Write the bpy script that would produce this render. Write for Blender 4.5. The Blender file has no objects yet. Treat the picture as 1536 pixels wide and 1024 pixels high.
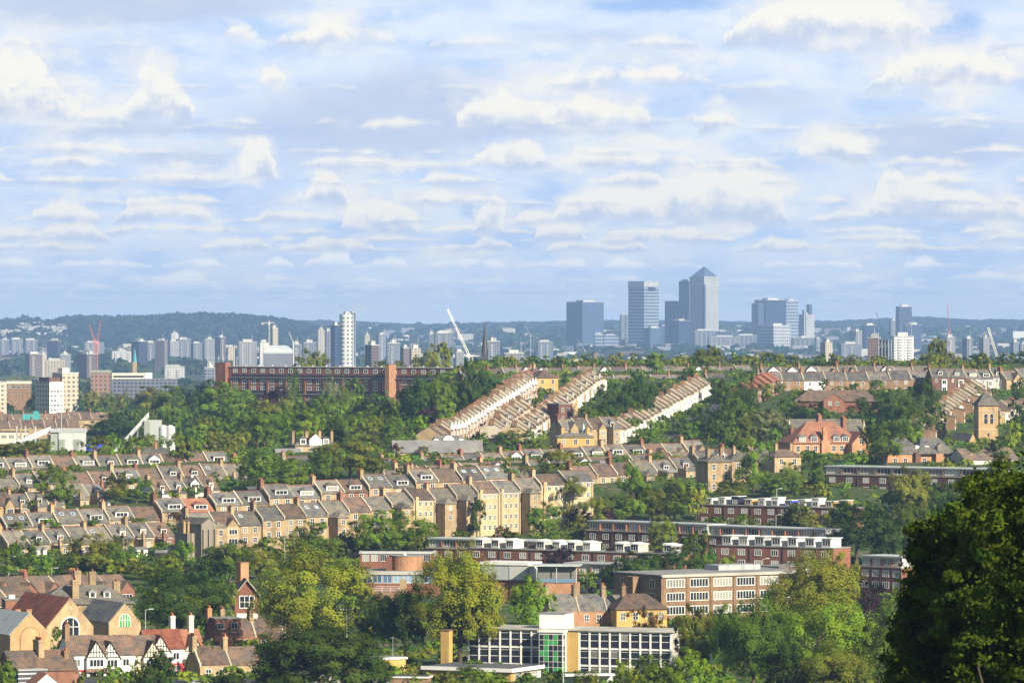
import bpy, math, random
import numpy as np
from mathutils import Vector, Matrix

# ------------------------------------------------------------------ basics
scene = bpy.context.scene
col = scene.collection
RND = random.Random(7)
F = 7700.0            # focal length, in pixels of a 1536 wide frame
HZ = 484.0            # row of the true horizon
HAZE = 5.0e-5          # density of the air
CAMZ = 100.0
R = math.radians

def lerp(a, b, t): return a + (b - a) * t
def sstep(a, b, x):
    t = min(1.0, max(0.0, (x - a) / (b - a)))
    return t * t * (3 - 2 * t)

# ------------------------------------------------------------------ terrain heights (metres relative to the viewer)
TD = [-400, 0, 100, 230, 500, 800, 1000, 1100, 1200, 1300, 1400, 1450, 1530, 1640, 1700, 1800, 1900, 2000, 2080, 2150, 2250, 2350, 2450, 2600, 3000, 3500, 4000, 5000, 7000, 10000, 13000, 14500, 16000, 18000, 26000, 45000]
TC = [-6, -5, -14, -27, -52, -68, -72, -71, -70, -68.5, -66.5, -65, -60.5, -51, -46]
FAR = [-85, -82, -75, -62, -42, -26, -30, -60]
TL = TC + [-47.5, -50, -53, -54.5, -56, -57.5, -58, -58, -58, -58, -60, -65, -76] + FAR
TM = TC + [-46, -46.5, -46.5, -46.5, -46, -45, -43.5, -42, -41, -52, -64, -71, -79] + FAR
TR = TC + [-45.3, -44, -35.5, -28.8, -25.8, -22.2, -19.6, -19.2, -23, -44, -66, -74, -81] + FAR

def zrel(px, d):
    k = 0
    while k < len(TD) - 2 and d > TD[k + 1]: k += 1
    t = min(1.0, max(0.0, (d - TD[k]) / (TD[k + 1] - TD[k])))
    l, m, r = lerp(TL[k], TL[k + 1], t), lerp(TM[k], TM[k + 1], t), lerp(TR[k], TR[k + 1], t)
    return lerp(lerp(l, m, sstep(240, 430, px)), r, sstep(560, 720, px))

def ground(x, y):
    return CAMZ + zrel(768 + F * x / max(y, 200.0), y)
def gp(px, d): return CAMZ + zrel(px, d)
def wx(px, d): return (px - 768.0) / F * d
def wz(py, d): return CAMZ - (py - HZ) / F * d
def d_at(px, py, d0=900.0, d1=14000.0):
    """distance at which the ground under image column px shows at row py (first crossing)"""
    d = d0
    while d < d1:
        if HZ - F * zrel(px, d) / d <= py: return d
        d *= 1.004
    return d1

# ------------------------------------------------------------------ object helpers
KIDS = {}
REG = []
def link(o, parent=None):
    col.objects.link(o)
    if parent is not None:
        o.parent = parent
        KIDS.setdefault(parent.name, []).append(o)
    return o
def empty(name, loc=(0, 0, 0), rz=0.0):
    o = bpy.data.objects.new(name, None); o.empty_display_size = 0.5
    o.location = loc; o.rotation_euler = (0, 0, rz)
    return link(o)
def copy_tree(o, parent=None):
    c = o.copy(); link(c, parent)
    for ch in KIDS.get(o.name, []): copy_tree(ch, c)
    return c
def tag(o, label, cat, group=None, px=None, key=None):
    """label may hold {o}: replaced at the end by the place of the thing among those of the same label"""
    o['category'] = cat
    if group: o['group'] = group
    o['label'] = label.replace('{o}', '')
    if '{o}' in label: REG.append((label, px if px is not None else 768 + F * o.location.x / max(o.location.y, 1), o))
    return o
ORD = 'first second third fourth fifth sixth seventh eighth ninth tenth eleventh twelfth thirteenth fourteenth fifteenth sixteenth seventeenth eighteenth nineteenth twentieth'.split()
ORD += ['twenty-' + x for x in ORD[:9]] + ['thirtieth'] + ['thirty-' + x for x in ORD[:9]] + ['fortieth'] + ['forty-' + x for x in ORD[:9]]
def finish_labels():
    by = {}
    for lab, px, o in REG: by.setdefault(lab, []).append((px, o))
    for lab, L in by.items():
        L.sort(key=lambda q: q[0])
        for i, (px, o) in enumerate(L):
            s = '' if len(L) == 1 else ', ' + ('leftmost' if i == 0 else 'rightmost' if i == len(L) - 1 else ORD[i] + ' from left')
            o['label'] = lab.replace('{o}', s)

class MB:
    """collects shapes and links them as ONE mesh object"""
    def __init__(s): s.v = []; s.f = []; s.m = []; s.mats = []
    def _m(s, mat):
        if mat not in s.mats: s.mats.append(mat)
        return s.mats.index(mat)
    def add(s, vs, fs, mat):
        b = len(s.v); k = s._m(mat)
        s.v += [tuple(v) for v in vs]
        for f in fs: s.f.append(tuple(b + i for i in f)); s.m.append(k)
        return s
    def box(s, x0, x1, y0, y1, z0, z1, mat):
        vs = [(x0, y0, z0), (x1, y0, z0), (x1, y1, z0), (x0, y1, z0), (x0, y0, z1), (x1, y0, z1), (x1, y1, z1), (x0, y1, z1)]
        return s.add(vs, [(0, 3, 2, 1), (4, 5, 6, 7), (0, 1, 5, 4), (1, 2, 6, 5), (2, 3, 7, 6), (3, 0, 4, 7)], mat)
    def px_(s, prof, x0, x1, mat):          # profile in (y, z), clockwise seen from -x, extruded along x
        n = len(prof)
        vs = [(x0, y, z) for y, z in prof] + [(x1, y, z) for y, z in prof]
        fs = [tuple(range(n)), tuple(range(2 * n - 1, n - 1, -1))] + [(i, n + i, n + (i + 1) % n, (i + 1) % n) for i in range(n)]
        return s.add(vs, fs, mat)
    def py_(s, prof, y0, y1, mat):          # profile in (x, z), extruded along y
        n = len(prof)
        vs = [(x, y0, z) for x, z in prof] + [(x, y1, z) for x, z in prof]
        fs = [tuple(range(n)), tuple(range(2 * n - 1, n - 1, -1))] + [(i, n + i, n + (i + 1) % n, (i + 1) % n) for i in range(n)]
        return s.add(vs, fs, mat)
    def pz_(s, prof, z0, z1, mat):          # profile in (x, y) extruded up
        n = len(prof)
        vs = [(x, y, z0) for x, y in prof] + [(x, y, z1) for x, y in prof]
        fs = [tuple(range(n - 1, -1, -1)), tuple(range(n, 2 * n))] + [(i, (i + 1) % n, n + (i + 1) % n, n + i) for i in range(n)]
        return s.add(vs, fs, mat)
    def hip(s, x0, x1, y0, y1, z0, z1, inset, mat, thick=0.15, axis='x'):
        if axis == 'x':
            ym = (y0 + y1) / 2; a, b = (x0 + inset, ym, z1), (x1 - inset, ym, z1)
        else:
            xm = (x0 + x1) / 2; a, b = (xm, y0 + inset, z1), (xm, y1 - inset, z1)
        vs = [(x0, y0, z0), (x1, y0, z0), (x1, y1, z0), (x0, y1, z0), a, b] + [(x0, y0, z0 - thick), (x1, y0, z0 - thick), (x1, y1, z0 - thick), (x0, y1, z0 - thick)]
        if axis == 'x': fs = [(0, 1, 5, 4), (1, 2, 5), (2, 3, 4, 5), (3, 0, 4)]
        else: fs = [(0, 1, 4), (1, 2, 5, 4), (2, 3, 5), (3, 0, 4, 5)]
        fs += [(6, 9, 8, 7), (0, 6, 7, 1), (1, 7, 8, 2), (2, 8, 9, 3), (3, 9, 6, 0)]
        return s.add(vs, fs, mat)
    def cyl(s, cx, cy, z0, z1, r0, r1, mat, n=12, cap=True):
        vs = []
        for r, z in ((r0, z0), (r1, z1)):
            vs += [(cx + r * math.cos(2 * math.pi * i / n), cy + r * math.sin(2 * math.pi * i / n), z) for i in range(n)]
        fs = [(i, (i + 1) % n, n + (i + 1) % n, n + i) for i in range(n)]
        if cap: fs += [tuple(range(n - 1, -1, -1)), tuple(range(n, 2 * n))]
        return s.add(vs, fs, mat)
    def tube(s, p0, p1, r0, r1, mat, n=6):
        p0, p1 = Vector(p0), Vector(p1); a = (p1 - p0).normalized()
        u = a.cross(Vector((0, 0, 1)) if abs(a.z) < .9 else Vector((1, 0, 0))).normalized(); w = a.cross(u)
        vs = []
        for p, r in ((p0, r0), (p1, r1)):
            vs += [p + u * (r * math.cos(2 * math.pi * i / n)) + w * (r * math.sin(2 * math.pi * i / n)) for i in range(n)]
        fs = [(i, n + i, n + (i + 1) % n, (i + 1) % n) for i in range(n)] + [tuple(range(n)), tuple(range(2 * n - 1, n - 1, -1))]
        return s.add(vs, fs, mat)
    def mesh(s, name):
        me = bpy.data.meshes.new(name); me.from_pydata(s.v, [], s.f)
        for m in s.mats: me.materials.append(m)
        me.polygons.foreach_set('material_index', s.m); me.update()
        return me
    def build(s, name, parent=None, loc=None, rz=None):
        o = bpy.data.objects.new(name, s.mesh(name))
        if loc is not None: o.location = loc
        if rz is not None: o.rotation_euler = (0, 0, rz)
        return link(o, parent)
def inst(name, me, parent, loc, rz=0.0, scale=None):
    o = bpy.data.objects.new(name, me); o.location = loc; o.rotation_euler = (0, 0, rz)
    if scale: o.scale = scale
    return link(o, parent)

# ------------------------------------------------------------------ materials
def N(nt, t, **kw):
    n = nt.nodes.new(t)
    for k, v in kw.items(): setattr(n, k, v)
    return n
def math_(nt, op, a, b=None, c=None, clamp=False):
    n = N(nt, 'ShaderNodeMath', operation=op); n.use_clamp = clamp
    for i, x in enumerate((a, b, c)):
        if x is None: continue
        if isinstance(x, (int, float)): n.inputs[i].default_value = x
        else: nt.links.new(x, n.inputs[i])
    return n.outputs[0]
def mixc(nt, f, a, b, mode='MIX'):
    n = N(nt, 'ShaderNodeMix', data_type='RGBA', blend_type=mode)
    for i, x in ((0, f), (6, a), (7, b)):
        if isinstance(x, (int, float)): n.inputs[i].default_value = x
        elif isinstance(x, tuple): n.inputs[i].default_value = (*x, 1.0)
        else: nt.links.new(x, n.inputs[i])
    return n.outputs[2]
def base_mat(name):
    m = bpy.data.materials.new(name); m.use_nodes = True
    nt = m.node_tree; b = nt.nodes['Principled BSDF']
    return m, nt, b
def rnd_coords(nt):
    tc = N(nt, 'ShaderNodeTexCoord'); oi = N(nt, 'ShaderNodeObjectInfo')
    o = math_(nt, 'MULTIPLY', oi.outputs['Random'], 173.0)
    va = N(nt, 'ShaderNodeVectorMath', operation='ADD'); nt.links.new(tc.outputs['Object'], va.inputs[0])
    cb = N(nt, 'ShaderNodeCombineXYZ'); nt.links.new(o, cb.inputs[0]); nt.links.new(o, cb.inputs[1])
    nt.links.new(cb.outputs[0], va.inputs[1])
    return va.outputs[0], oi, tc
def mat(name, c, rough=.85, var=.25, scale=1.2, objvar=.18, c2=None, stain=.3, spec=.3, rows=None):
    """weathered surface: two sizes of mottling, streaks that run down, a shade of its own per object; rows = spacing of courses"""
    m, nt, b = base_mat(name); L = nt.links
    co, oi, tc = rnd_coords(nt)
    n1 = N(nt, 'ShaderNodeTexNoise'); n1.inputs['Scale'].default_value = scale; n1.inputs['Detail'].default_value = 4; L.new(co, n1.inputs['Vector'])
    mp = N(nt, 'ShaderNodeMapping'); mp.inputs['Scale'].default_value = (.9, .9, .16); L.new(co, mp.inputs['Vector'])
    n2 = N(nt, 'ShaderNodeTexNoise'); n2.inputs['Scale'].default_value = scale * .7; n2.inputs['Detail'].default_value = 3; L.new(mp.outputs[0], n2.inputs['Vector'])
    s = math_(nt, 'MULTIPLY_ADD', n1.outputs[0], 2 * var, 1 - var)
    rv = math_(nt, 'MULTIPLY_ADD', oi.outputs['Random'], 2 * objvar, 1 - objvar)
    st = N(nt, 'ShaderNodeMapRange'); st.inputs[1].default_value = .52; st.inputs[2].default_value = .72; st.inputs[3].default_value = 1.0; st.inputs[4].default_value = 1 - stain
    L.new(n2.outputs[0], st.inputs[0])
    k = math_(nt, 'MULTIPLY', math_(nt, 'MULTIPLY', s, rv), st.outputs[0])
    if rows:
        sx = N(nt, 'ShaderNodeSeparateXYZ'); L.new(tc.outputs['Object'], sx.inputs[0])
        w = math_(nt, 'FRACT', math_(nt, 'DIVIDE', sx.outputs[2], rows))
        k = math_(nt, 'MULTIPLY', k, math_(nt, 'MULTIPLY_ADD', math_(nt, 'LESS_THAN', w, .22), -.22, 1.0))
    cc = c
    if c2 is not None:
        n3 = N(nt, 'ShaderNodeTexNoise'); n3.inputs['Scale'].default_value = scale * .35; n3.inputs['Detail'].default_value = 3; L.new(co, n3.inputs['Vector'])
        mr = N(nt, 'ShaderNodeMapRange'); mr.inputs[1].default_value = .4; mr.inputs[2].default_value = .62; L.new(n3.outputs[0], mr.inputs[0])
        cc = mixc(nt, mr.outputs[0], c, c2)
    cb = N(nt, 'ShaderNodeCombineColor'); [L.new(k, cb.inputs[i]) for i in range(3)]
    L.new(mixc(nt, 1.0, cc, cb.outputs[0], 'MULTIPLY'), b.inputs['Base Color'])
    b.inputs['Roughness'].default_value = rough; b.inputs['Specular IOR Level'].default_value = spec
    return m
def glass_mat(name, dark=(.02, .025, .035), pale=(.35, .34, .3), chance=.35):
    m, nt, b = base_mat(name); L = nt.links
    oi = N(nt, 'ShaderNodeObjectInfo')
    f = math_(nt, 'LESS_THAN', oi.outputs['Random'], chance)
    f2 = math_(nt, 'MULTIPLY', f, math_(nt, 'FRACT', math_(nt, 'MULTIPLY', oi.outputs['Random'], 37.0)))
    L.new(mixc(nt, f2, dark, pale), b.inputs['Base Color'])
    b.inputs['Roughness'].default_value = .12; b.inputs['Specular IOR Level'].default_value = .6
    return m
def facade(name, wall, glass, fh=3.6, bay=3.0, fz=.5, fx=.6, rough=.5):
    """far tower: storeys and bays set out in the building's own metres"""
    m, nt, b = base_mat(name); L = nt.links
    tc = N(nt, 'ShaderNodeTexCoord'); sx = N(nt, 'ShaderNodeSeparateXYZ'); L.new(tc.outputs['Object'], sx.inputs[0])
    u = math_(nt, 'ADD', sx.outputs[0], sx.outputs[1])
    a = math_(nt, 'LESS_THAN', math_(nt, 'FRACT', math_(nt, 'DIVIDE', sx.outputs[2], fh)), fz)
    c = math_(nt, 'LESS_THAN', math_(nt, 'FRACT', math_(nt, 'DIVIDE', u, bay)), fx)
    oi = N(nt, 'ShaderNodeObjectInfo')
    n1 = N(nt, 'ShaderNodeTexNoise'); n1.inputs['Scale'].default_value = .05; L.new(tc.outputs['Object'], n1.inputs['Vector'])
    k = math_(nt, 'MULTIPLY', math_(nt, 'MULTIPLY_ADD', oi.outputs['Random'], .3, .85), math_(nt, 'MULTIPLY_ADD', n1.outputs[0], .5, .75))
    cb = N(nt, 'ShaderNodeCombineColor'); [L.new(k, cb.inputs[i]) for i in range(3)]
    g = math_(nt, 'MULTIPLY', a, c)
    geo = N(nt, 'ShaderNodeNewGeometry'); sn = N(nt, 'ShaderNodeSeparateXYZ'); L.new(geo.outputs['Normal'], sn.inputs[0])
    g = math_(nt, 'MULTIPLY', g, math_(nt, 'LESS_THAN', math_(nt, 'ABSOLUTE', sn.outputs[2]), .5))
    L.new(mixc(nt, 1.0, mixc(nt, g, wall, glass), cb.outputs[0], 'MULTIPLY'), b.inputs['Base Color'])
    L.new(math_(nt, 'MULTIPLY_ADD', g, .15 - rough, rough), b.inputs['Roughness'])
    return m

M = {}
M['stock'] = mat('stock_brick', (.38, .28, .155), c2=(.29, .21, .125))
M['tan'] = mat('tan_brick', (.47, .365, .215), c2=(.41, .32, .19), stain=.2)
M['brown'] = mat('brown_brick', (.20, .125, .075), c2=(.25, .16, .09))
M['red'] = mat('red_brick', (.25, .115, .072), c2=(.21, .10, .065))
M['orange'] = mat('orange_brick', (.40, .215, .115), c2=(.35, .185, .10), stain=.2)
M['darkred'] = mat('dark_red_brick', (.22, .092, .058), c2=(.18, .078, .052), stain=.25)
M['bluered'] = mat('dark_brown_brick', (.135, .068, .052), stain=.2)
M['yellow'] = mat('yellow_brick', (.46, .30, .10), c2=(.42, .27, .09), stain=.15)
M['tower'] = mat('church_stone', (.36, .245, .125), c2=(.31, .21, .11))
M['slate'] = mat('slate_roof', (.105, .105, .108), rough=.6, var=.42, stain=.45, c2=(.165, .15, .12), rows=.5, objvar=.3)
M['slate2'] = mat('weathered_slate', (.165, .145, .11), rough=.8, var=.42, stain=.45, c2=(.12, .115, .105), rows=.5, objvar=.3)
M['browntile'] = mat('brown_tile', (.165, .105, .072), var=.42, stain=.45, c2=(.10, .082, .07), rows=.4, objvar=.28)
M['redtile'] = mat('red_tile', (.23, .075, .042), var=.42, stain=.45, c2=(.17, .06, .04), rows=.5, objvar=.25)
M['orangetile'] = mat('orange_tile', (.29, .13, .078), c2=(.24, .11, .07), rows=.5)
M['white'] = mat('white_paint', (.74, .73, .70), var=.08, objvar=.06, stain=.12, rough=.5)
M['cream'] = mat('cream_render', (.66, .60, .47), var=.1, objvar=.12, stain=.2)
M['render'] = mat('white_render', (.70, .68, .62), var=.1, objvar=.12, stain=.2)
M['grey'] = mat('grey_render', (.42, .42, .40), var=.12, stain=.25)
M['greybrick'] = mat('grey_brick', (.21, .185, .15), var=.2, stain=.3)
M['hallbrick'] = mat('hall_brick', (.43, .27, .13), c2=(.38, .235, .115), stain=.2)
M['tanrender'] = mat('stained_render', (.50, .44, .35), var=.15, objvar=.25, stain=.35)
M['pinkrender'] = mat('pinkish_render', (.48, .33, .26), var=.15, objvar=.25, stain=.3)
M['coping'] = mat('coping_stone', (.44, .38, .28), var=.2)
M['lead'] = mat('lead_flat_roof', (.20, .20, .20), c2=(.26, .25, .23), scale=.4, stain=.35)
M['felt'] = mat('dark_felt_roof', (.075, .078, .088), c2=(.095, .095, .10), scale=.4)
M['concrete'] = mat('pale_concrete', (.47, .45, .40), c2=(.40, .38, .33), scale=.3)
M['pot'] = mat('clay_pot', (.42, .16, .07), objvar=.3)
M['timber'] = mat('dark_timber', (.035, .028, .022), stain=0)
M['redpaint'] = mat('red_paint', (.38, .05, .04), stain=.15)
M['metal'] = mat('grey_metal', (.40, .42, .43), rough=.45, var=.1)
M['palemetal'] = mat('pale_cladding', (.43, .45, .44), rough=.5, var=.1, stain=.3)
M['whitecladding'] = mat('white_cladding', (.62, .63, .62), rough=.5, var=.1, stain=.25)
M['greencladding'] = mat('grey_green_cladding', (.30, .33, .28), rough=.5, var=.1, stain=.25)
M['bluepaint'] = mat('blue_paint', (.045, .09, .62), var=.12, stain=.2)
M['greenpanel'] = mat('green_panel', (.045, .27, .07), var=.1, stain=0, rough=.4)
M['navy'] = mat('dark_panel', (.022, .02, .04), var=.15, stain=0, rough=.35)
M['blackmetal'] = mat('dark_steel', (.05, .05, .055), rough=.5)
M['cranered'] = mat('red_crane_paint', (.55, .13, .10), var=.1)
M['cranewhite'] = mat('white_crane_paint', (.75, .73, .68), var=.1)
M['asphalt'] = mat('asphalt', (.055, .055, .06), scale=.3, stain=.2)
M['pave'] = mat('paving', (.28, .26, .23), scale=.5)
M['teal'] = mat('teal_sheeting', (.07, .34, .34), var=.15)
M['tank'] = mat('tank_brick', (.20, .15, .11))
M['glass'] = glass_mat('window_glass')
M['pglass'] = glass_mat('curtained_glass', pale=(.55, .54, .5), chance=.8)
M['dglass'] = glass_mat('dark_glass', chance=.12)
M['bglass'] = glass_mat('blue_glass', dark=(.05, .11, .2), pale=(.3, .42, .55), chance=.6)
M['bark'] = mat('bark', (.085, .065, .045), scale=3, var=.3)

def leaf_mat():
    m = bpy.data.materials.new('leaves'); m.use_nodes = True; nt = m.node_tree; L = nt.links
    nt.nodes.remove(nt.nodes['Principled BSDF']); out = nt.nodes['Material Output']
    oi = N(nt, 'ShaderNodeObjectInfo'); at = N(nt, 'ShaderNodeAttribute'); at.attribute_name = 'tint'
    c = mixc(nt, 1.0, oi.outputs['Color'], at.outputs['Color'], 'MULTIPLY')
    df = N(nt, 'ShaderNodeBsdfDiffuse'); tr = N(nt, 'ShaderNodeBsdfTranslucent'); L.new(c, df.inputs[0])
    L.new(mixc(nt, 1.0, c, (1.25, 1.3, .6), 'MULTIPLY'), tr.inputs[0])
    mx = N(nt, 'ShaderNodeMixShader'); mx.inputs[0].default_value = .27; L.new(df.outputs[0], mx.inputs[1]); L.new(tr.outputs[0], mx.inputs[2])
    L.new(mx.outputs[0], out.inputs['Surface'])
    return m
M['leaf'] = leaf_mat()

# ------------------------------------------------------------------ camera
cam_d = bpy.data.cameras.new('camera'); cam = bpy.data.objects.new('camera', cam_d); col.objects.link(cam)
cam_d.sensor_width = 36.0; cam_d.lens = F / 1536.0 * 36.0; cam_d.clip_start = 1.0; cam_d.clip_end = 90000.0
cam_d.dof.use_dof = True; cam_d.dof.focus_distance = 2200.0; cam_d.dof.aperture_fstop = 4.0
cam.location = (0, 0, CAMZ); cam.rotation_euler = (R(90) - math.atan((512 - HZ) / F), 0, 0)
scene.camera = cam
# ------------------------------------------------------------------ ground, hills, roads
def attr_mesh(name, verts, faces4, tint, mats, smooth=False):
    me = bpy.data.meshes.new(name)
    v = np.asarray(verts, np.float32); f = np.asarray(faces4, np.int32)
    k = f.shape[1]
    me.vertices.add(len(v)); me.vertices.foreach_set('co', v.ravel())
    me.loops.add(f.size); me.loops.foreach_set('vertex_index', f.ravel())
    me.polygons.add(len(f)); me.polygons.foreach_set('loop_start', np.arange(0, f.size, k, dtype=np.int32))
    if tint is not None:
        a = me.attributes.new('tint', 'FLOAT_COLOR', 'POINT')
        a.data.foreach_set('color', np.concatenate([np.asarray(tint, np.float32), np.ones((len(v), 1), np.float32)], 1).ravel())
    for m in mats: me.materials.append(m)
    me.update(calc_edges=True)
    if smooth: me.polygons.foreach_set('use_smooth', [True] * len(f))
    return me

def ground_mat():
    m, nt, b = base_mat('garden_ground'); L = nt.links
    geo = N(nt, 'ShaderNodeNewGeometry')
    def noise(s, d=5):
        n = N(nt, 'ShaderNodeTexNoise'); n.inputs['Scale'].default_value = s; n.inputs['Detail'].default_value = d
        L.new(geo.outputs['Position'], n.inputs['Vector']); return n.outputs[0]
    def ramp(x, a, b_):
        r = N(nt, 'ShaderNodeMapRange'); r.inputs[1].default_value = a; r.inputs[2].default_value = b_; L.new(x, r.inputs[0]); return r.outputs[0]
    c = mixc(nt, ramp(noise(.09), .42, .6), (.045, .085, .018), (.075, .095, .03))
    c = mixc(nt, ramp(noise(.16, 3), .58, .66), c, (.16, .125, .085))
    c = mixc(nt, ramp(noise(.012, 4), .4, .7), c, mixc(nt, .5, c, (.03, .055, .018)))
    L.new(c, b.inputs['Base Color']); b.inputs['Roughness'].default_value = .95; b.inputs['Specular IOR Level'].default_value = .1
    bp = N(nt, 'ShaderNodeBump'); bp.inputs['Distance'].default_value = 1.5; L.new(noise(.25), bp.inputs['Height']); L.new(bp.outputs[0], b.inputs['Normal'])
    return m
M['ground'] = ground_mat()

def make_ground():
    ds = [-400, -200, -60, 0, 50]
    d = 100.0
    while d < 45000: ds.append(d); d += 22 if d < 2700 else d * .03
    ds.append(45000.0)
    pxs = [-9000, -6000, -4000, -2600, -1700, -1100, -700, -400] + list(range(-200, 1760, 40)) + [1900, 2300, 2900, 4000, 6000, 9000]
    V = []
    for d in ds:
        for p in pxs: V.append(((p - 768) / F * max(d, 700), d, CAMZ + zrel(p, d)))
    n = len(pxs); Fc = [(i * n + j, i * n + j + 1, (i + 1) * n + j + 1, (i + 1) * n + j) for i in range(len(ds) - 1) for j in range(n - 1)]
    o = link(bpy.data.objects.new('ground', attr_mesh('ground', V, Fc, None, [M['ground']], True))); o['kind'] = 'structure'
make_ground()

def hill_mat(name, c1, c2, sc):
    m, nt, b = base_mat(name); L = nt.links
    geo = N(nt, 'ShaderNodeNewGeometry'); n = N(nt, 'ShaderNodeTexNoise'); n.inputs['Scale'].default_value = sc; n.inputs['Detail'].default_value = 6
    L.new(geo.outputs['Position'], n.inputs['Vector'])
    r = N(nt, 'ShaderNodeMapRange'); r.inputs[1].default_value = .42; r.inputs[2].default_value = .6; L.new(n.outputs[0], r.inputs[0])
    L.new(mixc(nt, r.outputs[0], c1, c2), b.inputs['Base Color']); b.inputs['Roughness'].default_value = 1; b.inputs['Specular IOR Level'].default_value = 0
    return m
def interp(tab, x):
    if x <= tab[0][0]: return tab[0][1]
    for (a, u), (b, v) in zip(tab, tab[1:]):
        if x <= b: return lerp(u, v, (x - a) / (b - a))
    return tab[-1][1]
def make_hill(name, d, tab, px0, px1, depth, foot, nx, ny, rough, m, seed):
    rng = np.random.default_rng(seed)
    pxs = np.linspace(px0, px1, nx); ts = np.linspace(-1, 1, ny)
    bump = rng.random((ny, nx)); bump = (bump + np.roll(bump, 1, 0) + np.roll(bump, 1, 1) + np.roll(bump, 2, 1)) / 4
    V = []
    for j, t in enumerate(ts):
        dd = d + depth * t
        for i, p in enumerate(pxs):
            top = -(interp(tab, p) - HZ) / F * d
            prof = math.cos(t * math.pi / 2) ** .8
            z = lerp(foot, top, prof) + (bump[j, i] - .5) * rough * 2
            V.append(((p - 768) / F * dd, dd, CAMZ + z))
    Fc = [(i * nx + j, i * nx + j + 1, (i + 1) * nx + j + 1, (i + 1) * nx + j) for i in range(ny - 1) for j in range(nx - 1)]
    o = link(bpy.data.objects.new(name, attr_mesh(name, V, Fc, None, [m], False))); o['kind'] = 'structure'
    return o
FARHILL = [(-400, 486), (0, 486), (300, 485), (400, 484), (430, 482), (480, 480), (520, 482), (580, 485), (650, 487), (720, 484), (850, 482), (930, 481), (1000, 480), (1060, 482), (1130, 483), (1230, 482), (1290, 480), (1330, 478), (1370, 475), (1410, 477), (1450, 479), (1536, 480), (1800, 478)]
make_hill('hills', 20500, FARHILL, -900, 2400, 3500, -60, 420, 26, 9, hill_mat('far_woodland_cover', (.02, .032, .026), (.045, .055, .045), .004), 3)
HD = 15500.0
LEFTHILL = [(-600, 492), (-100, 489), (0, 488), (40, 486), (90, 484), (130, 483), (170, 485), (230, 483), (270, 480), (310, 480), (350, 481), (390, 484), (420, 487), (450, 492), (490, 500), (540, 512), (600, 530)]
make_hill('hills', HD, LEFTHILL, -700, 610, 2600, -76, 330, 60, 8, hill_mat('near_woodland_cover', (.018, .032, .018), (.042, .058, .028), .012), 4)

def strip(name, pts, width, m, lift, seg=12):
    """road laid on the ground through (px, d) points"""
    P = []
    for (a, da), (b, db) in zip(pts, pts[1:]):
        for k in range(seg): t = k / seg; P.append((wx(lerp(a, b, t), lerp(da, db, t)), lerp(da, db, t)))
    P.append((wx(*pts[-1]), pts[-1][1]))
    V = []; n = len(P)
    for i, (x, y) in enumerate(P):
        x1, y1 = P[min(i + 1, n - 1)]; x0, y0 = P[max(i - 1, 0)]
        l = math.hypot(x1 - x0, y1 - y0); nx, ny = -(y1 - y0) / l, (x1 - x0) / l
        for s in (-1, 1):
            X, Y = x + nx * s * width / 2, y + ny * s * width / 2
            V.append((X, Y, ground(x, y) + lift))
    Fc = [(2 * i, 2 * i + 1, 2 * i + 3, 2 * i + 2) for i in range(n - 1)]
    me = attr_mesh(name, V, Fc, None, [m]); o = link(bpy.data.objects.new(name, me)); o['kind'] = 'structure'
    return o

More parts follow.
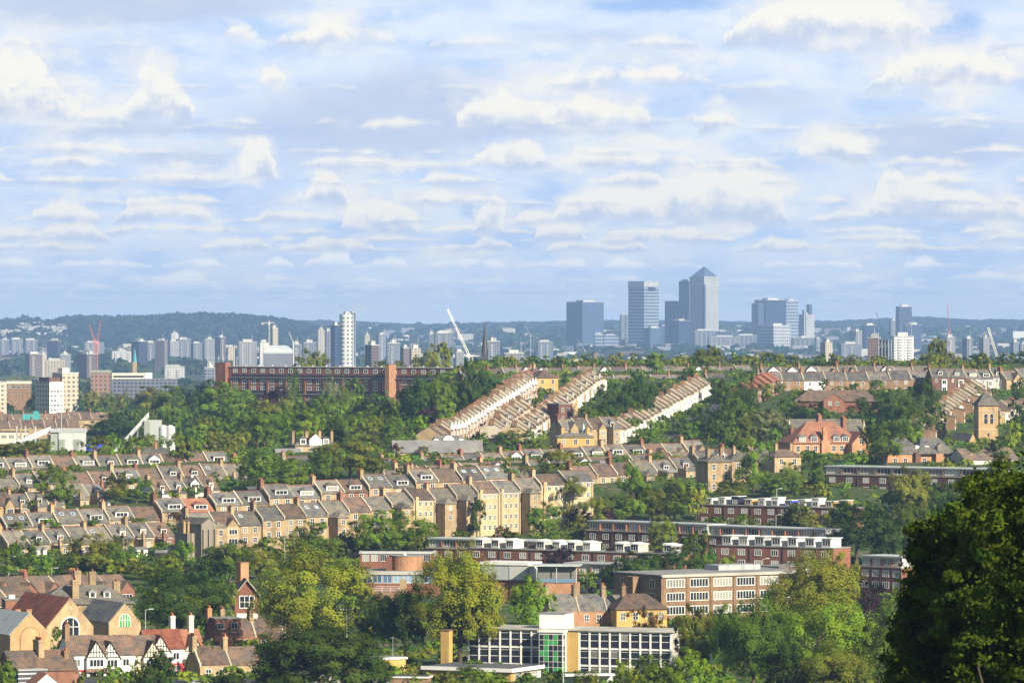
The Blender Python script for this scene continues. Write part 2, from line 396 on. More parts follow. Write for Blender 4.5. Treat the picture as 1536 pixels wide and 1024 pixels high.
# ------------------------------------------------------------------ trees
def crown_mesh(name, shape, n, leaf, seed, asp=1.0, per=130):
    """unit crown: width 1, height 1 (z 0..1); leaves sit on clumps, clumps on lobes"""
    g = np.random.default_rng(seed)
    def unit(k):
        v = g.normal(size=(k, 3)); return v / np.linalg.norm(v, axis=1, keepdims=True)
    C, Rr = [], []
    if shape == 'column':
        for i in range(26):
            t = (i + .5) / 26; w = .42 * (math.sin(min(1, t * 2.2 + .15) * math.pi / 2)) * (1 - max(0, t - .45) / .62) ** .8
            a = g.random() * 6.28; C.append((w * .55 * math.cos(a), w * .55 * math.sin(a), t * .93)); Rr.append((max(w * .7, .06), max(w * .7, .06), .075))
    elif shape == 'feather':
        for u in unit(17):
            k = .38 * g.random() ** .3; C.append((u[0] * k, u[1] * k, .52 + u[2] * .4)); q = .13 + .09 * g.random(); Rr.append((q, q, q * .62))
    elif shape == 'dome':
        for i in range(24):
            a = i * 2.4; rr = math.sqrt((i + .5) / 24) * .40
            C.append((rr * math.cos(a), rr * math.sin(a), .3 + .42 * math.sqrt(max(0, 1 - (rr / .47) ** 2)) + g.normal() * .03)); q = .13 + .06 * g.random(); Rr.append((q, q, q * 1.25))
        for i in range(12):
            a = i * .524; C.append((.36 * math.cos(a), .36 * math.sin(a), .2 + .1 * g.random())); Rr.append((.13, .13, .17))
    else:
        for u in unit(30):
            k = .35; zz = .52 + u[2] * .36
            C.append((u[0] * k, u[1] * k, zz)); q = .12 + .085 * g.random(); Rr.append((q, q, q * 1.05))
        for i in range(8):
            a = i * .785; C.append((.3 * math.cos(a), .3 * math.sin(a), .2 + .08 * g.random())); Rr.append((.15, .15, .16))
        C.append((0, 0, .5)); Rr.append((.32, .32, .38))
    C = np.array(C); Rr = np.array(Rr); nl = len(C)
    # clumps on lobes
    w = (Rr[:, 0] ** 2); w /= w.sum()
    nc = max(60, n // per); li = g.choice(nl, nc, p=w); u = unit(nc); u[:, 2] = np.where(u[:, 2] < -.5, -u[:, 2], u[:, 2])
    cc = C[li] + u * Rr[li] * (.75 + .3 * g.random((nc, 1))); cr = (.26 + .24 * g.random(nc)) * Rr[li, 0]
    ct = .72 + .5 * g.random(nc)
    ci = g.integers(0, nc, n); v = unit(n)
    p = cc[ci] + v * (cr[ci, None] * g.random((n, 1)) ** .4)
    tw = u[ci]
    k = n // 8                                # inner leaves close the crown
    p[:k] = C[g.integers(0, nl, k)] + unit(k) * .5 * Rr[g.integers(0, nl, k)]
    oc = p - np.array([0, 0, .42]); oc /= np.linalg.norm(oc, axis=1, keepdims=True) + 1e-6
    nrm = v * .4 + tw * .6 + oc * .75 + g.normal(size=(n, 3)) * .22 + np.array([0, 0, .15]); nrm /= np.linalg.norm(nrm, axis=1, keepdims=True)
    a = np.cross(nrm, g.normal(size=(n, 3))); a /= np.linalg.norm(a, axis=1, keepdims=True); b = np.cross(nrm, a)
    s = leaf * (.6 + .8 * g.random((n, 1))) * .5
    sq = np.array([1, 1, 1 / asp]); a = a * sq; b = b * sq      # leaves keep their size when the crown is stretched
    V = np.stack([p + a * s * 1.3, p + b * s * .8, p - a * s * 1.3, p - b * s * .8], 1).reshape(-1, 3)
    V[:, 2] = np.clip(V[:, 2], .0, 1.02)
    t = np.repeat(ct[ci] * (.9 + .2 * g.random(n)), 4)
    hue = np.repeat(g.normal(size=nc)[ci] * .07, 4)
    tint = np.stack([t * (1 + hue), t, t * (1 - hue)], 1)
    return attr_mesh(name, V, np.arange(4 * n).reshape(-1, 4), tint, [M['leaf']])
def trunk_mesh(name, seed, shape):
    g = random.Random(seed); b = MB()
    top = .8 if shape == 'column' else .5
    b.tube((0, 0, -.12), (.0, 0, .2), .03, .022, M['bark'], 8); b.tube((0, 0, .2), (.01, .01, top), .022, .012, M['bark'], 7)
    if shape != 'column':
        for i in range(6):
            a = i * 1.05 + g.random(); z = .16 + .05 * i
            b.tube((0, 0, z), (.27 * math.cos(a), .27 * math.sin(a), z + .26), .011, .005, M['bark'], 5)
    return b.mesh(name)
LOD = [(1500, .075), (5000, .042), (14000, .0245), (34000, .0155)]
CROWN, TRUNK = {}, {}
for si, sh in enumerate(('round', 'feather', 'column', 'dome')):
    for k in range(2): TRUNK[sh, k] = trunk_mesh('trunk', 50 + 7 * si + k, sh)
def get_crown(sh, lod, k):
    if (sh, lod, k) not in CROWN:
        n, lf = LOD[lod]
        if sh == 'column': n, lf = int(n * .7), lf * .6
        if sh == 'feather': n, lf = int(n * .75), lf * .9
        CROWN[sh, lod, k] = crown_mesh('crown', sh, n, lf, 100 * lod + 10 * k + len(sh))
    return CROWN[sh, lod, k]
COLS = {'yellow-green': (.215, .235, .022), 'olive': (.170, .190, .026), 'bright green': (.150, .235, .020), 'mid green': (.116, .180, .020),
        'dark green': (.055, .094, .015), 'grey-green': (.165, .195, .075), 'purple': (.052, .028, .036), 'golden': (.27, .265, .028), 'lime green': (.215, .275, .022), 'deep green': (.03, .05, .01), 'russet': (.14, .09, .035)}
SHN = {'round': 'rounded', 'feather': 'loose airy', 'column': 'tall columnar', 'dome': 'broad domed'}
SPEC = []
def tree(px, ytop, ybase, wpx, sh, cn, where, d=None, name='broadleaf_tree', word='tree', zc0=None, lod=None, group=None, full=None, jit=.27):
    d = d or d_at(px, ybase); g = RND
    zt = wz(ytop, d); z0 = gp(px, d); H = max(zt - z0, 2.0); W = wpx * d / F * (1.75 if sh == 'column' else 1)
    if lod is None: lod = 0 if wpx < 22 else 1 if wpx < 46 else 2 if wpx < 110 else 3
    r = COLS[cn]; v = 1 + (g.random() - .5) * 2 * jit; h = 1 + (g.random() - .5) * .16
    SPEC.append(dict(px=px, d=d, z0=z0, H=H, W=W, lod=lod, k=g.randrange(3), sh=sh, c=(r[0] * v * h, r[1] * v, r[2] * v, 1), rz=g.random() * 6.28, q=zc0 if zc0 is not None else (.05 if word == 'shrub' else .1),
                     name='poplar_tree' if sh == 'column' else name, word=word, label=full or f'{cn} {SHN[sh]} {word} {where}' + '{o}', group=group or (word + 's ' + where), area=min(wpx, 400) * H * F / d))
def grow_trees(most=290):
    """the trees that show largest stand alone; the smallest of the far valley and skyline join one mass"""
    S = [s for s in SPEC if s['word'] != 'shrub']; S.sort(key=lambda s: -s['area'])
    rest = S[most:]; VV, TT = [], []
    for s in rest:
        me = get_crown(s['sh'], 0, s['k']); n = len(me.vertices)
        co = np.empty(n * 3, np.float32); me.vertices.foreach_get('co', co); co = co.reshape(-1, 3)
        t = np.empty(n * 4, np.float32); me.attributes['tint'].data.foreach_get('color', t); t = t.reshape(-1, 4)[:, :3]
        c, w = math.cos(s['rz']), math.sin(s['rz']); x, y, z = co[:, 0] * s['W'], co[:, 1] * s['W'], co[:, 2] * s['H'] * .95 + s['H'] * .05
        VV.append(np.stack([x * c - y * w + wx(s['px'], s['d']), x * w + y * c + s['d'], z + s['z0']], 1)); TT.append(t * np.array(s['c'][:3]))
    if VV:
        V = np.concatenate(VV); o = link(bpy.data.objects.new('small_far_trees', attr_mesh('small_far_trees', V, np.arange(len(V)).reshape(-1, 4), np.concatenate(TT), [M['leaf']]))); o['kind'] = 'stuff'; o.color = (1, 1, 1, 1)
    drop = set(id(s) for s in rest)
    for s in SPEC:
        if id(s) in drop: continue
        t = empty(s['name'], (wx(s['px'], s['d']), s['d'], s['z0']), s['rz'])
        H, W, q = s['H'], s['W'], s['q']
        c = inst('crown', s.get('me') or get_crown(s['sh'], s['lod'], s['k']), t, (0, 0, H * q), 0, (W, W, H * (1 - q))); c.color = s['c']
        if s['word'] != 'shrub': inst('trunk', TRUNK[s['sh'], s['k'] % 2], t, (0, 0, 0), 0, (max(W, H * .3), max(W, H * .3), H))
        tag(t, s['label'], s['word'], s['group'], s['px'])
def fill(x0, x1, y0, y1, n, h0, h1, cols, where, shapes=('round', 'round', 'feather', 'dome'), word='tree', asp=(.7, 1.1), slope=0.0, name='broadleaf_tree', group=None, at=None):
    """n trees of h0..h1 metres whose feet stand between rows y0 and y1"""
    g = RND
    for i in range(n):
        px = lerp(x0, x1, (i + .1 + .8 * g.random()) / n); yb = lerp(y0, y1, g.random()) + slope * (px - x0)
        d = at or d_at(px, yb); h = lerp(h0, h1, g.random()); w = h * lerp(asp[0], asp[1], g.random())
        sh = g.choice(shapes)
        if sh == 'column': w = h * .33
        tree(px, HZ - F * (gp(px, d) + h - CAMZ) / d, yb, w * F / d, sh, g.choice(cols), where, d=d, word=word, name=name, group=group)
# ------------------------------------------------------------------ windows
WIN = {}
def win_mesh(w, h, nx=2, ny=2, fm='white', gm='glass', fw=.09, deep=.06):
    """white frame with bars, glass set back in it; stands on its sill, looks to -y"""
    key = (round(w, 2), round(h, 2), nx, ny, fm, gm, fw)
    if key in WIN: return WIN[key]
    b = MB(); f = M[fm]
    b.box(-w / 2, w / 2, -.012, .02, 0, h, M[gm])
    b.box(-w / 2 - fw, -w / 2, -deep, .02, -fw, h + fw, f); b.box(w / 2, w / 2 + fw, -deep, .02, -fw, h + fw, f)
    b.box(-w / 2, w / 2, -deep - .03, .02, -fw, 0, f); b.box(-w / 2, w / 2, -deep, .02, h, h + fw, f)
    for i in range(1, nx): x = -w / 2 + w * i / nx; b.box(x - fw * .4, x + fw * .4, -deep + .01, 0, 0, h, f)
    for i in range(1, ny): z = h * i / ny; b.box(-w / 2, w / 2, -deep + .015, 0, z - fw * .3, z + fw * .3, f)
    WIN[key] = b.mesh('window'); return WIN[key]
def window(parent, x, y, z, w, h, nx=2, ny=2, rz=0.0, **kw):
    return inst('window', win_mesh(w, h, nx, ny, **kw), parent, (x, y, z), rz)
def arch_pts(w, h, n=10):
    return [(-w / 2, 0), (w / 2, 0)] + [(w / 2 * math.cos(a), h - w / 2 + w / 2 * math.sin(a)) for a in [math.pi * i / n for i in range(n + 1)]]

def chimney(parent, x, y0, y1, z0, z1, m, w=.95, pots=4, sub=False, axis='y'):
    b = MB(); h = w / 2
    X0, X1, Y0, Y1 = (x - h, x + h, y0, y1) if axis == 'y' else (y0, y1, x - h, x + h)
    b.box(X0, X1, Y0, Y1, z0, z1 - .45, M[m]); b.box(X0 - .1, X1 + .1, Y0 - .1, Y1 + .1, z1 - .45, z1 - .2, M[m]); b.box(X0 + .02, X1 - .02, Y0 + .02, Y1 - .02, z1 - .2, z1, M[m])
    if not sub:
        for i in range(pots):
            t = (i + .5) / pots
            px, py = ((X0 + X1) / 2, lerp(Y0, Y1, t)) if axis == 'y' else (lerp(X0, X1, t), (Y0 + Y1) / 2)
            b.cyl(px, py, z1 - .02, z1 + .55, .17, .13, M['pot'], 6)
    c = b.build('chimney', parent)
    if sub:
        pm = MB().cyl(0, 0, 0, .62, .18, .13, M['pot'], 8).mesh('chimney_pot')
        for i in range(pots):
            t = (i + .5) / pots
            px, py = ((X0 + X1) / 2, lerp(Y0, Y1, t)) if axis == 'y' else (lerp(X0, X1, t), (Y0 + Y1) / 2)
            inst('chimney_pot', pm, c, (px, py, z1 - .02))
    return c

def house(label, cat='house', name='terraced_house', w=6.3, dep=9.0, eaves=6.6, rise=3.6, wall='stock', roof='slate', dorm=None, dside='white', dmat='slate', parapet='coping',
          chim='stock', cpots=4, chz=1.55, wins='two', ext=None, group=None, sub=False, gable=None, gmat='render', low=8.0, sky=0, fm='white'):
    """a terraced house in its own metres: x 0..w along the row, front at y = 0 looking to -y; walls go below ground on the slope"""
    t = empty(name); t['category'] = cat; t['label'] = label
    if group: t['group'] = group
    s = rise / (dep / 2); top = eaves + rise
    b = MB(); b.px_([(0, -low), (dep, -low), (dep, eaves), (dep / 2, top), (0, eaves)], .01, w - .01, M[wall])
    b.build('wall', t)
    b = MB(); o = .32
    b.px_([(-o, eaves - o * s + .02), (-o, eaves - o * s + .17), (dep / 2, top + .2), (dep + o, eaves - o * s + .17), (dep + o, eaves - o * s + .02), (dep / 2, top + .04)][::-1], .03, w - .03, M[roof])
    b.box(.03, w - .03, dep / 2 - .14, dep / 2 + .14, top + .12, top + .29, M['redtile'] if roof in ('slate', 'slate2') else M[roof])
    b.build('roof', t)
    if parapet:
        b = MB(); q = .34
        b.px_([(-.1, eaves - .5), (-.1, eaves + q), (dep / 2, top + q + .12), (dep + .1, eaves + q), (dep + .1, eaves - .5), (dep / 2, top - .5)][::-1], -.17, .17, M[parapet])
        b.build('parapet', t)
    if chim:
        chimney(t, 0, dep / 2 - .95, dep / 2 + .95, top - 1.3, top + chz, chim, w=.85, pots=cpots, sub=sub)
    if dorm:
        dw, dh = (w * .5, 1.55) if dorm != 'small' else (w * .27, 1.5)
        xc = w * .53; yd = .75; z0 = eaves + yd * s; z1 = z0 + dh
        b = MB(); yb = yd + dh / s
        b.px_([(yd, z0 - .15), (yb + .3, z1 - .05), (yd, z1)][::-1], xc - dw / 2, xc + dw / 2, M[dmat])
        b.box(xc - dw / 2 - .03, xc + dw / 2 + .03, yd - .07, yd + .05, z0 - .05, z1, M[dside])
        d = b.build('dormer', t)
        b = MB(); ov = .2
        if dorm == 'flat':
            b.box(xc - dw / 2 - ov, xc + dw / 2 + ov, yd - .3, yb + .2, z1, z1 + .16, M['lead'])
        elif dorm == 'gable':
            h2 = dw * .42
            b.py_([(xc - dw / 2 - ov, z1 - .1), (xc, z1 + h2), (xc + dw / 2 + ov, z1 - .1), (xc + dw / 2 + ov, z1 + .08), (xc, z1 + h2 + .2), (xc - dw / 2 - ov, z1 + .08)], yd - .25, yb + h2 / s, M[roof])
            b.py_([(xc - dw / 2, z1), (xc + dw / 2, z1), (xc, z1 + h2)], yd - .05, yd + .1, M[dside])
        else:
            h2 = .95; a, c, e, f = (xc - dw / 2 - ov, yd - .25, z1), (xc + dw / 2 + ov, yd - .25, z1), (xc + dw / 2 + ov, yb + .2, z1), (xc - dw / 2 - ov, yb + .2, z1)
            r0, r1 = (xc, yd + 1.0, z1 + h2), (xc, yb + h2 / s + .1, z1 + h2)
            b.add([a, c, e, f, r0, r1], [(0, 1, 4), (1, 2, 5, 4), (3, 0, 4, 5), (3, 2, 1, 0)], M[roof])
        b.build('dormer_roof', d)
        window(d, xc, yd - .08, z0 + .3, dw * .84, dh - .55, 3 if dorm != 'small' else 2, 1)
    for i in range(sky):
        y = dep * .28; inst('roof_light', win_mesh(.8, 1.0, 1, 1, 'white', 'bglass'), t, (w * (.3 + .45 * i), y, eaves + y * s + .2), 0).rotation_euler = (math.atan(s) - R(90), 0, 0)
    if gable == 'turret':                       # pale bay under a pointed cap
        xm = w * .6; b = MB(); b.box(xm - .62, xm + .62, -.5, .3, -low, eaves + .2, M[gmat]); y = b.build('bay', t)
        b = MB(); b.hip(xm - .72, xm + .72, -.6, .84, eaves + .2, eaves + 3.2, .74, M['white'], .15); b.build('pointed_cap', y)
        for z in (eaves - 2.0, eaves - 5.0): window(y, xm, -.5, z, .9, 1.5, 2, 1)
        window(t, w * .18, 0, eaves - 2.1, .9, 1.4, 2, 2); gable = None
    if gable:                                   # a gabled bay at the front
        gw = w * gable; x0 = w - gw - .3; x1 = w - .3; yb = -.9; gh = gw * .62
        b = MB(); b.box(x0, x1, yb, .3, -low, eaves - .3, M[wall if gmat != 'render' else gmat]); g = b.build('bay', t)
        b = MB(); b.py_([(x0, eaves - .3), (x1, eaves - .3), ((x0 + x1) / 2, eaves - .3 + gh)], yb + .02, dep * .3, M[gmat]); b.build('gable', g)
        b = MB(); xm = (x0 + x1) / 2; e = eaves - .3
        b.py_([(x0 - .35, e - .38), (xm, e + gh + .04), (x1 + .35, e - .38), (x1 + .35, e - .2), (xm, e + gh + .28), (x0 - .35, e - .2)], yb - .25, dep * .42, M[roof]); b.build('gable_roof', g)
        window(g, xm, yb, eaves - 2.4, gw * .62, 1.3, 3, 1, fm=fm); window(g, xm, yb, eaves - 5.3, gw * .68, 1.6, 3, 1, fm=fm)
    if ext:                                     # rear wing that comes towards the viewer
        ew = w * .5; eh = eaves - .9; el = 4.2
        b = MB(); b.box(w * .04, w * .04 + ew, -el, .2, -low, eh, M[wall])
        if ext == 'mono': b.px_([(-el, eh - .01), (-el, eh + .5), (.1, eh + 1.4), (.1, eh - .01)][::-1], w * .04, w * .04 + ew, M[wall])
        e = b.build('rear_wing', t)
        b = MB()
        if ext == 'hip': b.hip(w * .04 - .25, w * .04 + ew + .25, -el - .25, 1.5, eh, eh + 1.5, 1.6, M[roof], axis='y')
        elif ext == 'mono': b.px_([(-el - .2, eh + .44), (-el - .2, eh + .6), (.15, eh + 1.55), (.15, eh + 1.4)][::-1], w * .04 - .12, w * .04 + ew + .12, M[roof])
        else: b.box(w * .04 - .15, w * .04 + ew + .15, -el - .15, .1, eh, eh + .18, M['lead'])
        b.build('wing_roof', e)
        window(e, w * .04 + ew * .5, -el, eh - 1.9, .9, 1.3, 2, 2); window(e, w * .04 + ew * .5, -el, eh - 4.6, .9, 1.3, 2, 2)
        if RND.random() < .5: chimney(e, w * .04 + .4, -el + .3, -el + 1.2, eh - .2, eh + 2.0, wall, w=.6, pots=2)
        window(t, w * .78, 0, eaves - 2.0, 1.0, 1.4, 2, 2); window(t, w * .78, 0, eaves - 4.9, 1.0, 1.4, 2, 2)
    elif wins == 'two' and not gable:
        for z in (eaves - 2.1, eaves - 5.0):
            for x in (w * .28, w * .72): window(t, x, 0, z, 1.0, 1.45, 2, 2)
    elif wins == 'tall':                       # four storeys of rear windows
        bx_ = MB(); bx_.box(w * .06, w * .06 + .9, -.45, .1, -low, eaves + 1.0, M[wall]); bx_.build('chimney_breast', t); bx_ = MB(); bx_.box(w * .93, w * .93 + .13, -.14, .03, -low, eaves, M['blackmetal']); bx_.build('drainpipe', t); bx_ = MB(); bx_.box(.05, w - .05, -.3, -.02, eaves - .32, eaves - .18, M['white']); bx_.build('gutter', t)
        for z in (eaves - 1.55, eaves - 4.6, eaves - 7.6, eaves - 10.4):
            for x in (w * .3, w * .56, w * .8):
                window(t, x, 0, z, .82, 1.25 if z < eaves - 2 else 1.0, 2, 2)
    elif wins == 'bay':
        window(t, w * .25, 0, eaves - 2.1, .9, 1.45, 2, 2)
        b = MB(); b.pz_([(w * .5, 0.1), (w * .56, -.75), (w * .86, -.75), (w * .92, .1)], -low, eaves - 1.0, M['render']); y = b.build('bay', t)
        for z in (eaves - 2.9, eaves - 5.8): window(y, w * .71, -.75, z, w * .22, 1.6, 2, 1)
    return t, w, top

LIB = {}
def proto(key, **kw):
    if key not in LIB:
        before = None
        LIB[key] = [house('x', **kw), 0]
    return LIB[key]
def put(key, loc, rz, sx=1.0, sz=1.0, **kw):
    p = proto(key, **kw); (root, w, top), used = p
    o = root if not used else copy_tree(root)
    p[1] = 1
    o.location = loc; o.rotation_euler = (0, 0, rz); o.scale = (sx, 1.0, sz)
    return o
def row(a, b, n, kinds, where, pair=False, flip=False, zoff=0.0, ridge=True, depth_add=0.0, cat='house', word='terraced house', group=None, skip=(), alt=True, mix=None, rate=.4):
    """n houses in line from a = (px, ridge row, d) to b; with ridge=False the middle number is ignored and they stand on the ground"""
    X0, Y0, X1, Y1 = wx(a[0], a[2]), a[2], wx(b[0], b[2]), b[2]
    L = math.hypot(X1 - X0, Y1 - Y0); rz = math.atan2(Y1 - Y0, X1 - X0) + (math.pi if flip else 0)
    for i in range(n):
        if i in skip: continue
        t = i / n; ti = (i + 1) / n if flip else t; tm = (i + .5) / n
        if pair: tm = (i // 2 * 2 + 1) / n
        x, y = lerp(X0, X1, ti), lerp(Y0, Y1, ti)
        key, kw = kinds[i % len(kinds)] if not callable(kinds) else kinds(i)
        if mix and RND.random() < rate: key = RND.choice(mix); kw = K[key]
        if alt and i % 2: kw = dict(kw, chim=None); key = key + '|'       # stacks stand on every second party wall
        p = proto(key, **kw); w, top = p[0][1], p[0][2]
        if ridge: z = wz(lerp(a[1], b[1], tm), lerp(Y0, Y1, tm)) - top
        else: z = ground(lerp(X0, X1, tm), lerp(Y0, Y1, tm)) + zoff
        o = put(key, (x, y, z + RND.uniform(-.18, .18)), rz, sx=L / n / w, sz=RND.uniform(.975, 1.03), **kw)
        tag(o, KD[key.rstrip('|')] + ' ' + where + '{o}', cat, group or ('houses ' + where), 768 + F * lerp(X0, X1, tm) / lerp(Y0, Y1, tm))

# what each kind of house looks like, for its label
KD = {
 'd_slate': 'slate house with hipped white dormer', 'd_brown': 'brown tiled house with hipped white dormer', 'd_old': 'mossy slate house with hipped white dormer',
 'p_slate': 'plain slate roofed house', 'p_brown': 'plain brown tiled house', 'p_old': 'plain mossy slate house', 'p_sky': 'slate house with skylights',
 'r_small': 'yellow brick house with small dormer', 'r_wing': 'yellow brick house with hipped rear wing', 'r_mono': 'yellow brick house with lean-to rear wing', 'r_white': 'white rendered house with rear wing', 'r_flat': 'house with flat white dormer',
 'tall_a': 'tall tan brick house in slate', 'tall_b': 'tall tan brick house in brown tile',
 'g_timber': 'gabled house with pale bargeboards', 'g_red': 'red gabled house', 'gbay_w': 'house with white pointed bay', 'gbay_r': 'house with red bay under white point',
 's_brown': 'brown roofed house', 's_white': 'white fronted house', 's_flat': 'brown roofed house with flat dormer', 's_pink': 'reddish roofed house', 's_small': 'small slate house',
 'c_white': 'white house under slate', 'c_stock': 'brown brick house under slate', 'c_dorm': 'house with white gabled dormer', 'c_gab': 'house with brick gable', 'c_grey': 'pale grey house with slate roof', 'c_dark': 'dark brick house with white bay',
 'far': 'far brown roofed house',
}
KD.update({'d_gab': 'slate house with white gabled dormer', 'd_wide': 'house with wide grey flat dormer', 'd_red': 'orange tiled house with hipped dormer', 'p_red': 'plain reddish tiled house', 'p_lite': 'slate house with one skylight', 'r_red': 'red brick house with flat rear wing', 'r_pale': 'pale rendered house with lean-to rear wing', 'r_gab': 'yellow brick house with brick gabled front'})
KD['tall_c'] = 'tall stock brick house with hipped rear wing'
K = {
 'tall_c': dict(w=7.2, eaves=11.8, rise=3.2, wall='stock', roof='slate2', ext='hip', chim='stock', chz=1.5), 'd_gab': dict(dorm='gable', roof='slate2', wall='stock', chim='stock'), 'd_wide': dict(dorm='flat', roof='slate', dside='grey', wall='stock', chim='red'), 'd_red': dict(dorm='hip', roof='orangetile', wall='red', chim='red'), 'p_red': dict(roof='orangetile', wall='stock', chim='red'), 'p_lite': dict(roof='slate2', sky=1, wall='stock'),
 'r_red': dict(wall='red', roof='browntile', ext='flat', chim='red', dorm='small'), 'r_pale': dict(wall='cream', roof='slate', ext='mono', dorm='gable'), 'r_gab': dict(wall='stock', roof='browntile', gable=.55, gmat='stock', chim='stock'),
 'd_slate': dict(dorm='hip', roof='slate', wall='stock', chim='red'), 'd_brown': dict(dorm='hip', roof='browntile', wall='red', chim='red'), 'd_old': dict(dorm='hip', roof='slate2', wall='stock', chim='stock'),
 'p_slate': dict(roof='slate'), 'p_brown': dict(roof='browntile', chim='red'), 'p_old': dict(roof='slate2'), 'p_sky': dict(roof='slate', sky=2),
 'r_small': dict(dorm='small', roof='slate', ext='flat'), 'r_wing': dict(roof='slate2', ext='hip'), 'r_mono': dict(roof='slate', dorm='small', ext='mono'), 'r_white': dict(wall='render', roof='browntile', dorm='small', ext='mono'), 'r_flat': dict(dorm='flat', roof='slate', wall='red', chim='red'),
 'tall_a': dict(w=7.2, eaves=12.5, rise=3.0, wall='tan', roof='slate', wins='tall', chim='tan', chz=1.4), 'tall_b': dict(w=7.2, eaves=12.5, rise=3.0, wall='tan', roof='browntile', wins='tall', chim='tan', chz=1.6),
 'g_timber': dict(roof='slate2', gable=.6, gmat='stock', dorm=None, chim='stock', wall='stock'), 'g_red': dict(roof='browntile', wall='red', gable=.62, gmat='red', chim='red'),
 'gbay_w': dict(w=6.0, roof='slate2', wall='red', chz=.9, cpots=2, gable='turret', gmat='tanrender', chim='brown', eaves=5.4, rise=2.9), 'gbay_r': dict(w=6.0, roof='slate2', wall='red', chz=.9, cpots=2, gable='turret', gmat='pinkrender', chim='brown', eaves=5.4, rise=2.9),
 's_brown': dict(w=5.6, eaves=5.2, rise=2.7, chz=.9, cpots=3, roof='browntile', wall='stock', wins='bay', chim='brown'), 's_white': dict(w=5.6, eaves=5.2, rise=2.7, chz=.9, cpots=3, roof='browntile', wall='tanrender', wins='bay', chim='brown'),
 's_flat': dict(w=5.6, eaves=5.2, rise=2.7, chz=.9, cpots=3, roof='browntile', wall='tan', dorm='flat', chim='brown'), 's_pink': dict(w=5.8, eaves=5.6, rise=3.0, roof='orangetile', wall='red', chim=None, parapet='redtile'),
 's_small': dict(w=5.0, eaves=5.0, rise=2.6, roof='slate2', wall='brown', ext='mono', chim='brown'),
 'c_white': dict(w=8.6, eaves=6.8, rise=3.2, roof='slate', wall='render', chim='brown', cpots=6), 'c_stock': dict(w=8.6, eaves=6.8, rise=3.2, roof='slate', wall='brown', chim='brown', cpots=6),
 'c_dorm': dict(w=8, roof='slate', wall='brown', dorm='gable', chim='brown'), 'c_gab': dict(w=8, roof='slate2', wall='stock', gable=.6, gmat='stock', chim='red'),
 'c_grey': dict(w=7, eaves=9, roof='slate', wall='grey', wins='bay', chim='stock', dorm='flat'), 'c_dark': dict(w=8.6, eaves=9, rise=3.4, roof='slate', wall='bluered', wins='bay', chim='brown', dorm='small'),
 'far': dict(w=6, roof='browntile', wall='stock', chim='red', wins=None),
}
def kk(*names): return [(n, K[n]) for n in names]
# ------------------------------------------------------------------ streets of houses
g = RND
# lowest dormered rear row behind the yellow hedge
row((12, 798, 1440), (262, 783, 1478), 8, kk('r_small', 'r_mono', 'r_small', 'r_wing', 'r_small', 'r_mono', 'r_small', 'r_small'), 'above the yellow hedge', mix=['r_small', 'r_mono', 'r_wing', 'r_red', 'r_pale', 'p_brown', 'p_lite', 'r_flat', 'r_gab'])
# the long stepped row of dormers
row((10, 774, 1492), (240, 758, 1520), 6, kk('d_slate', 'd_slate', 'd_old', 'd_slate', 'd_old', 'd_slate'), 'in the long stepped row', pair=True, mix=['d_gab', 'd_brown', 'd_old', 'p_sky', 'd_wide', 'd_red', 'p_brown', 'd_slate'], rate=.45)
row((243, 750, 1522), (322, 748, 1534), 2, kk('d_slate', 'd_old'), 'in the long stepped row', pair=True, mix=['d_gab', 'd_brown', 'd_old', 'p_sky', 'd_wide', 'd_red', 'p_brown', 'd_slate'], rate=.45)
row((324, 740, 1536), (402, 737, 1548), 2, kk('d_slate', 'd_slate'), 'in the long stepped row', pair=True, mix=['d_gab', 'd_brown', 'd_old', 'p_sky', 'd_wide', 'd_red', 'p_brown', 'd_slate'], rate=.45)
row((404, 730, 1550), (480, 727, 1562), 2, kk('d_brown', 'd_slate'), 'in the long stepped row', pair=True, mix=['d_gab', 'd_brown', 'd_old', 'p_sky', 'd_wide', 'd_red', 'p_brown', 'd_slate'], rate=.45)
row((482, 721, 1564), (552, 719, 1576), 2, kk('d_old', 'd_slate'), 'in the long stepped row', pair=True, mix=['d_gab', 'd_brown', 'd_old', 'p_sky', 'd_wide', 'd_red', 'p_brown', 'd_slate'], rate=.45)
row((554, 714, 1578), (622, 712, 1590), 2, kk('d_brown', 'd_slate'), 'in the long stepped row', pair=True, mix=['d_gab', 'd_brown', 'd_old', 'p_sky', 'd_wide', 'd_red', 'p_brown', 'd_slate'], rate=.45)
row((624, 707, 1592), (692, 705, 1604), 2, kk('d_old', 'd_slate'), 'in the long stepped row', pair=True, mix=['d_gab', 'd_brown', 'd_old', 'p_sky', 'd_wide', 'd_red', 'p_brown', 'd_slate'], rate=.45)
row((694, 701, 1606), (762, 699, 1618), 2, kk('d_slate', 'p_slate'), 'in the long stepped row', pair=True, mix=['d_gab', 'd_brown', 'd_old', 'p_sky', 'd_wide', 'd_red', 'p_brown', 'd_slate'], rate=.45)
row((-60, 782, 1482), (8, 779, 1491), 2, kk('d_slate', 'd_old'), 'in the long stepped row', pair=True, mix=['d_gab', 'd_brown', 'd_old', 'p_sky', 'd_wide', 'd_red', 'p_brown', 'd_slate'], rate=.45)
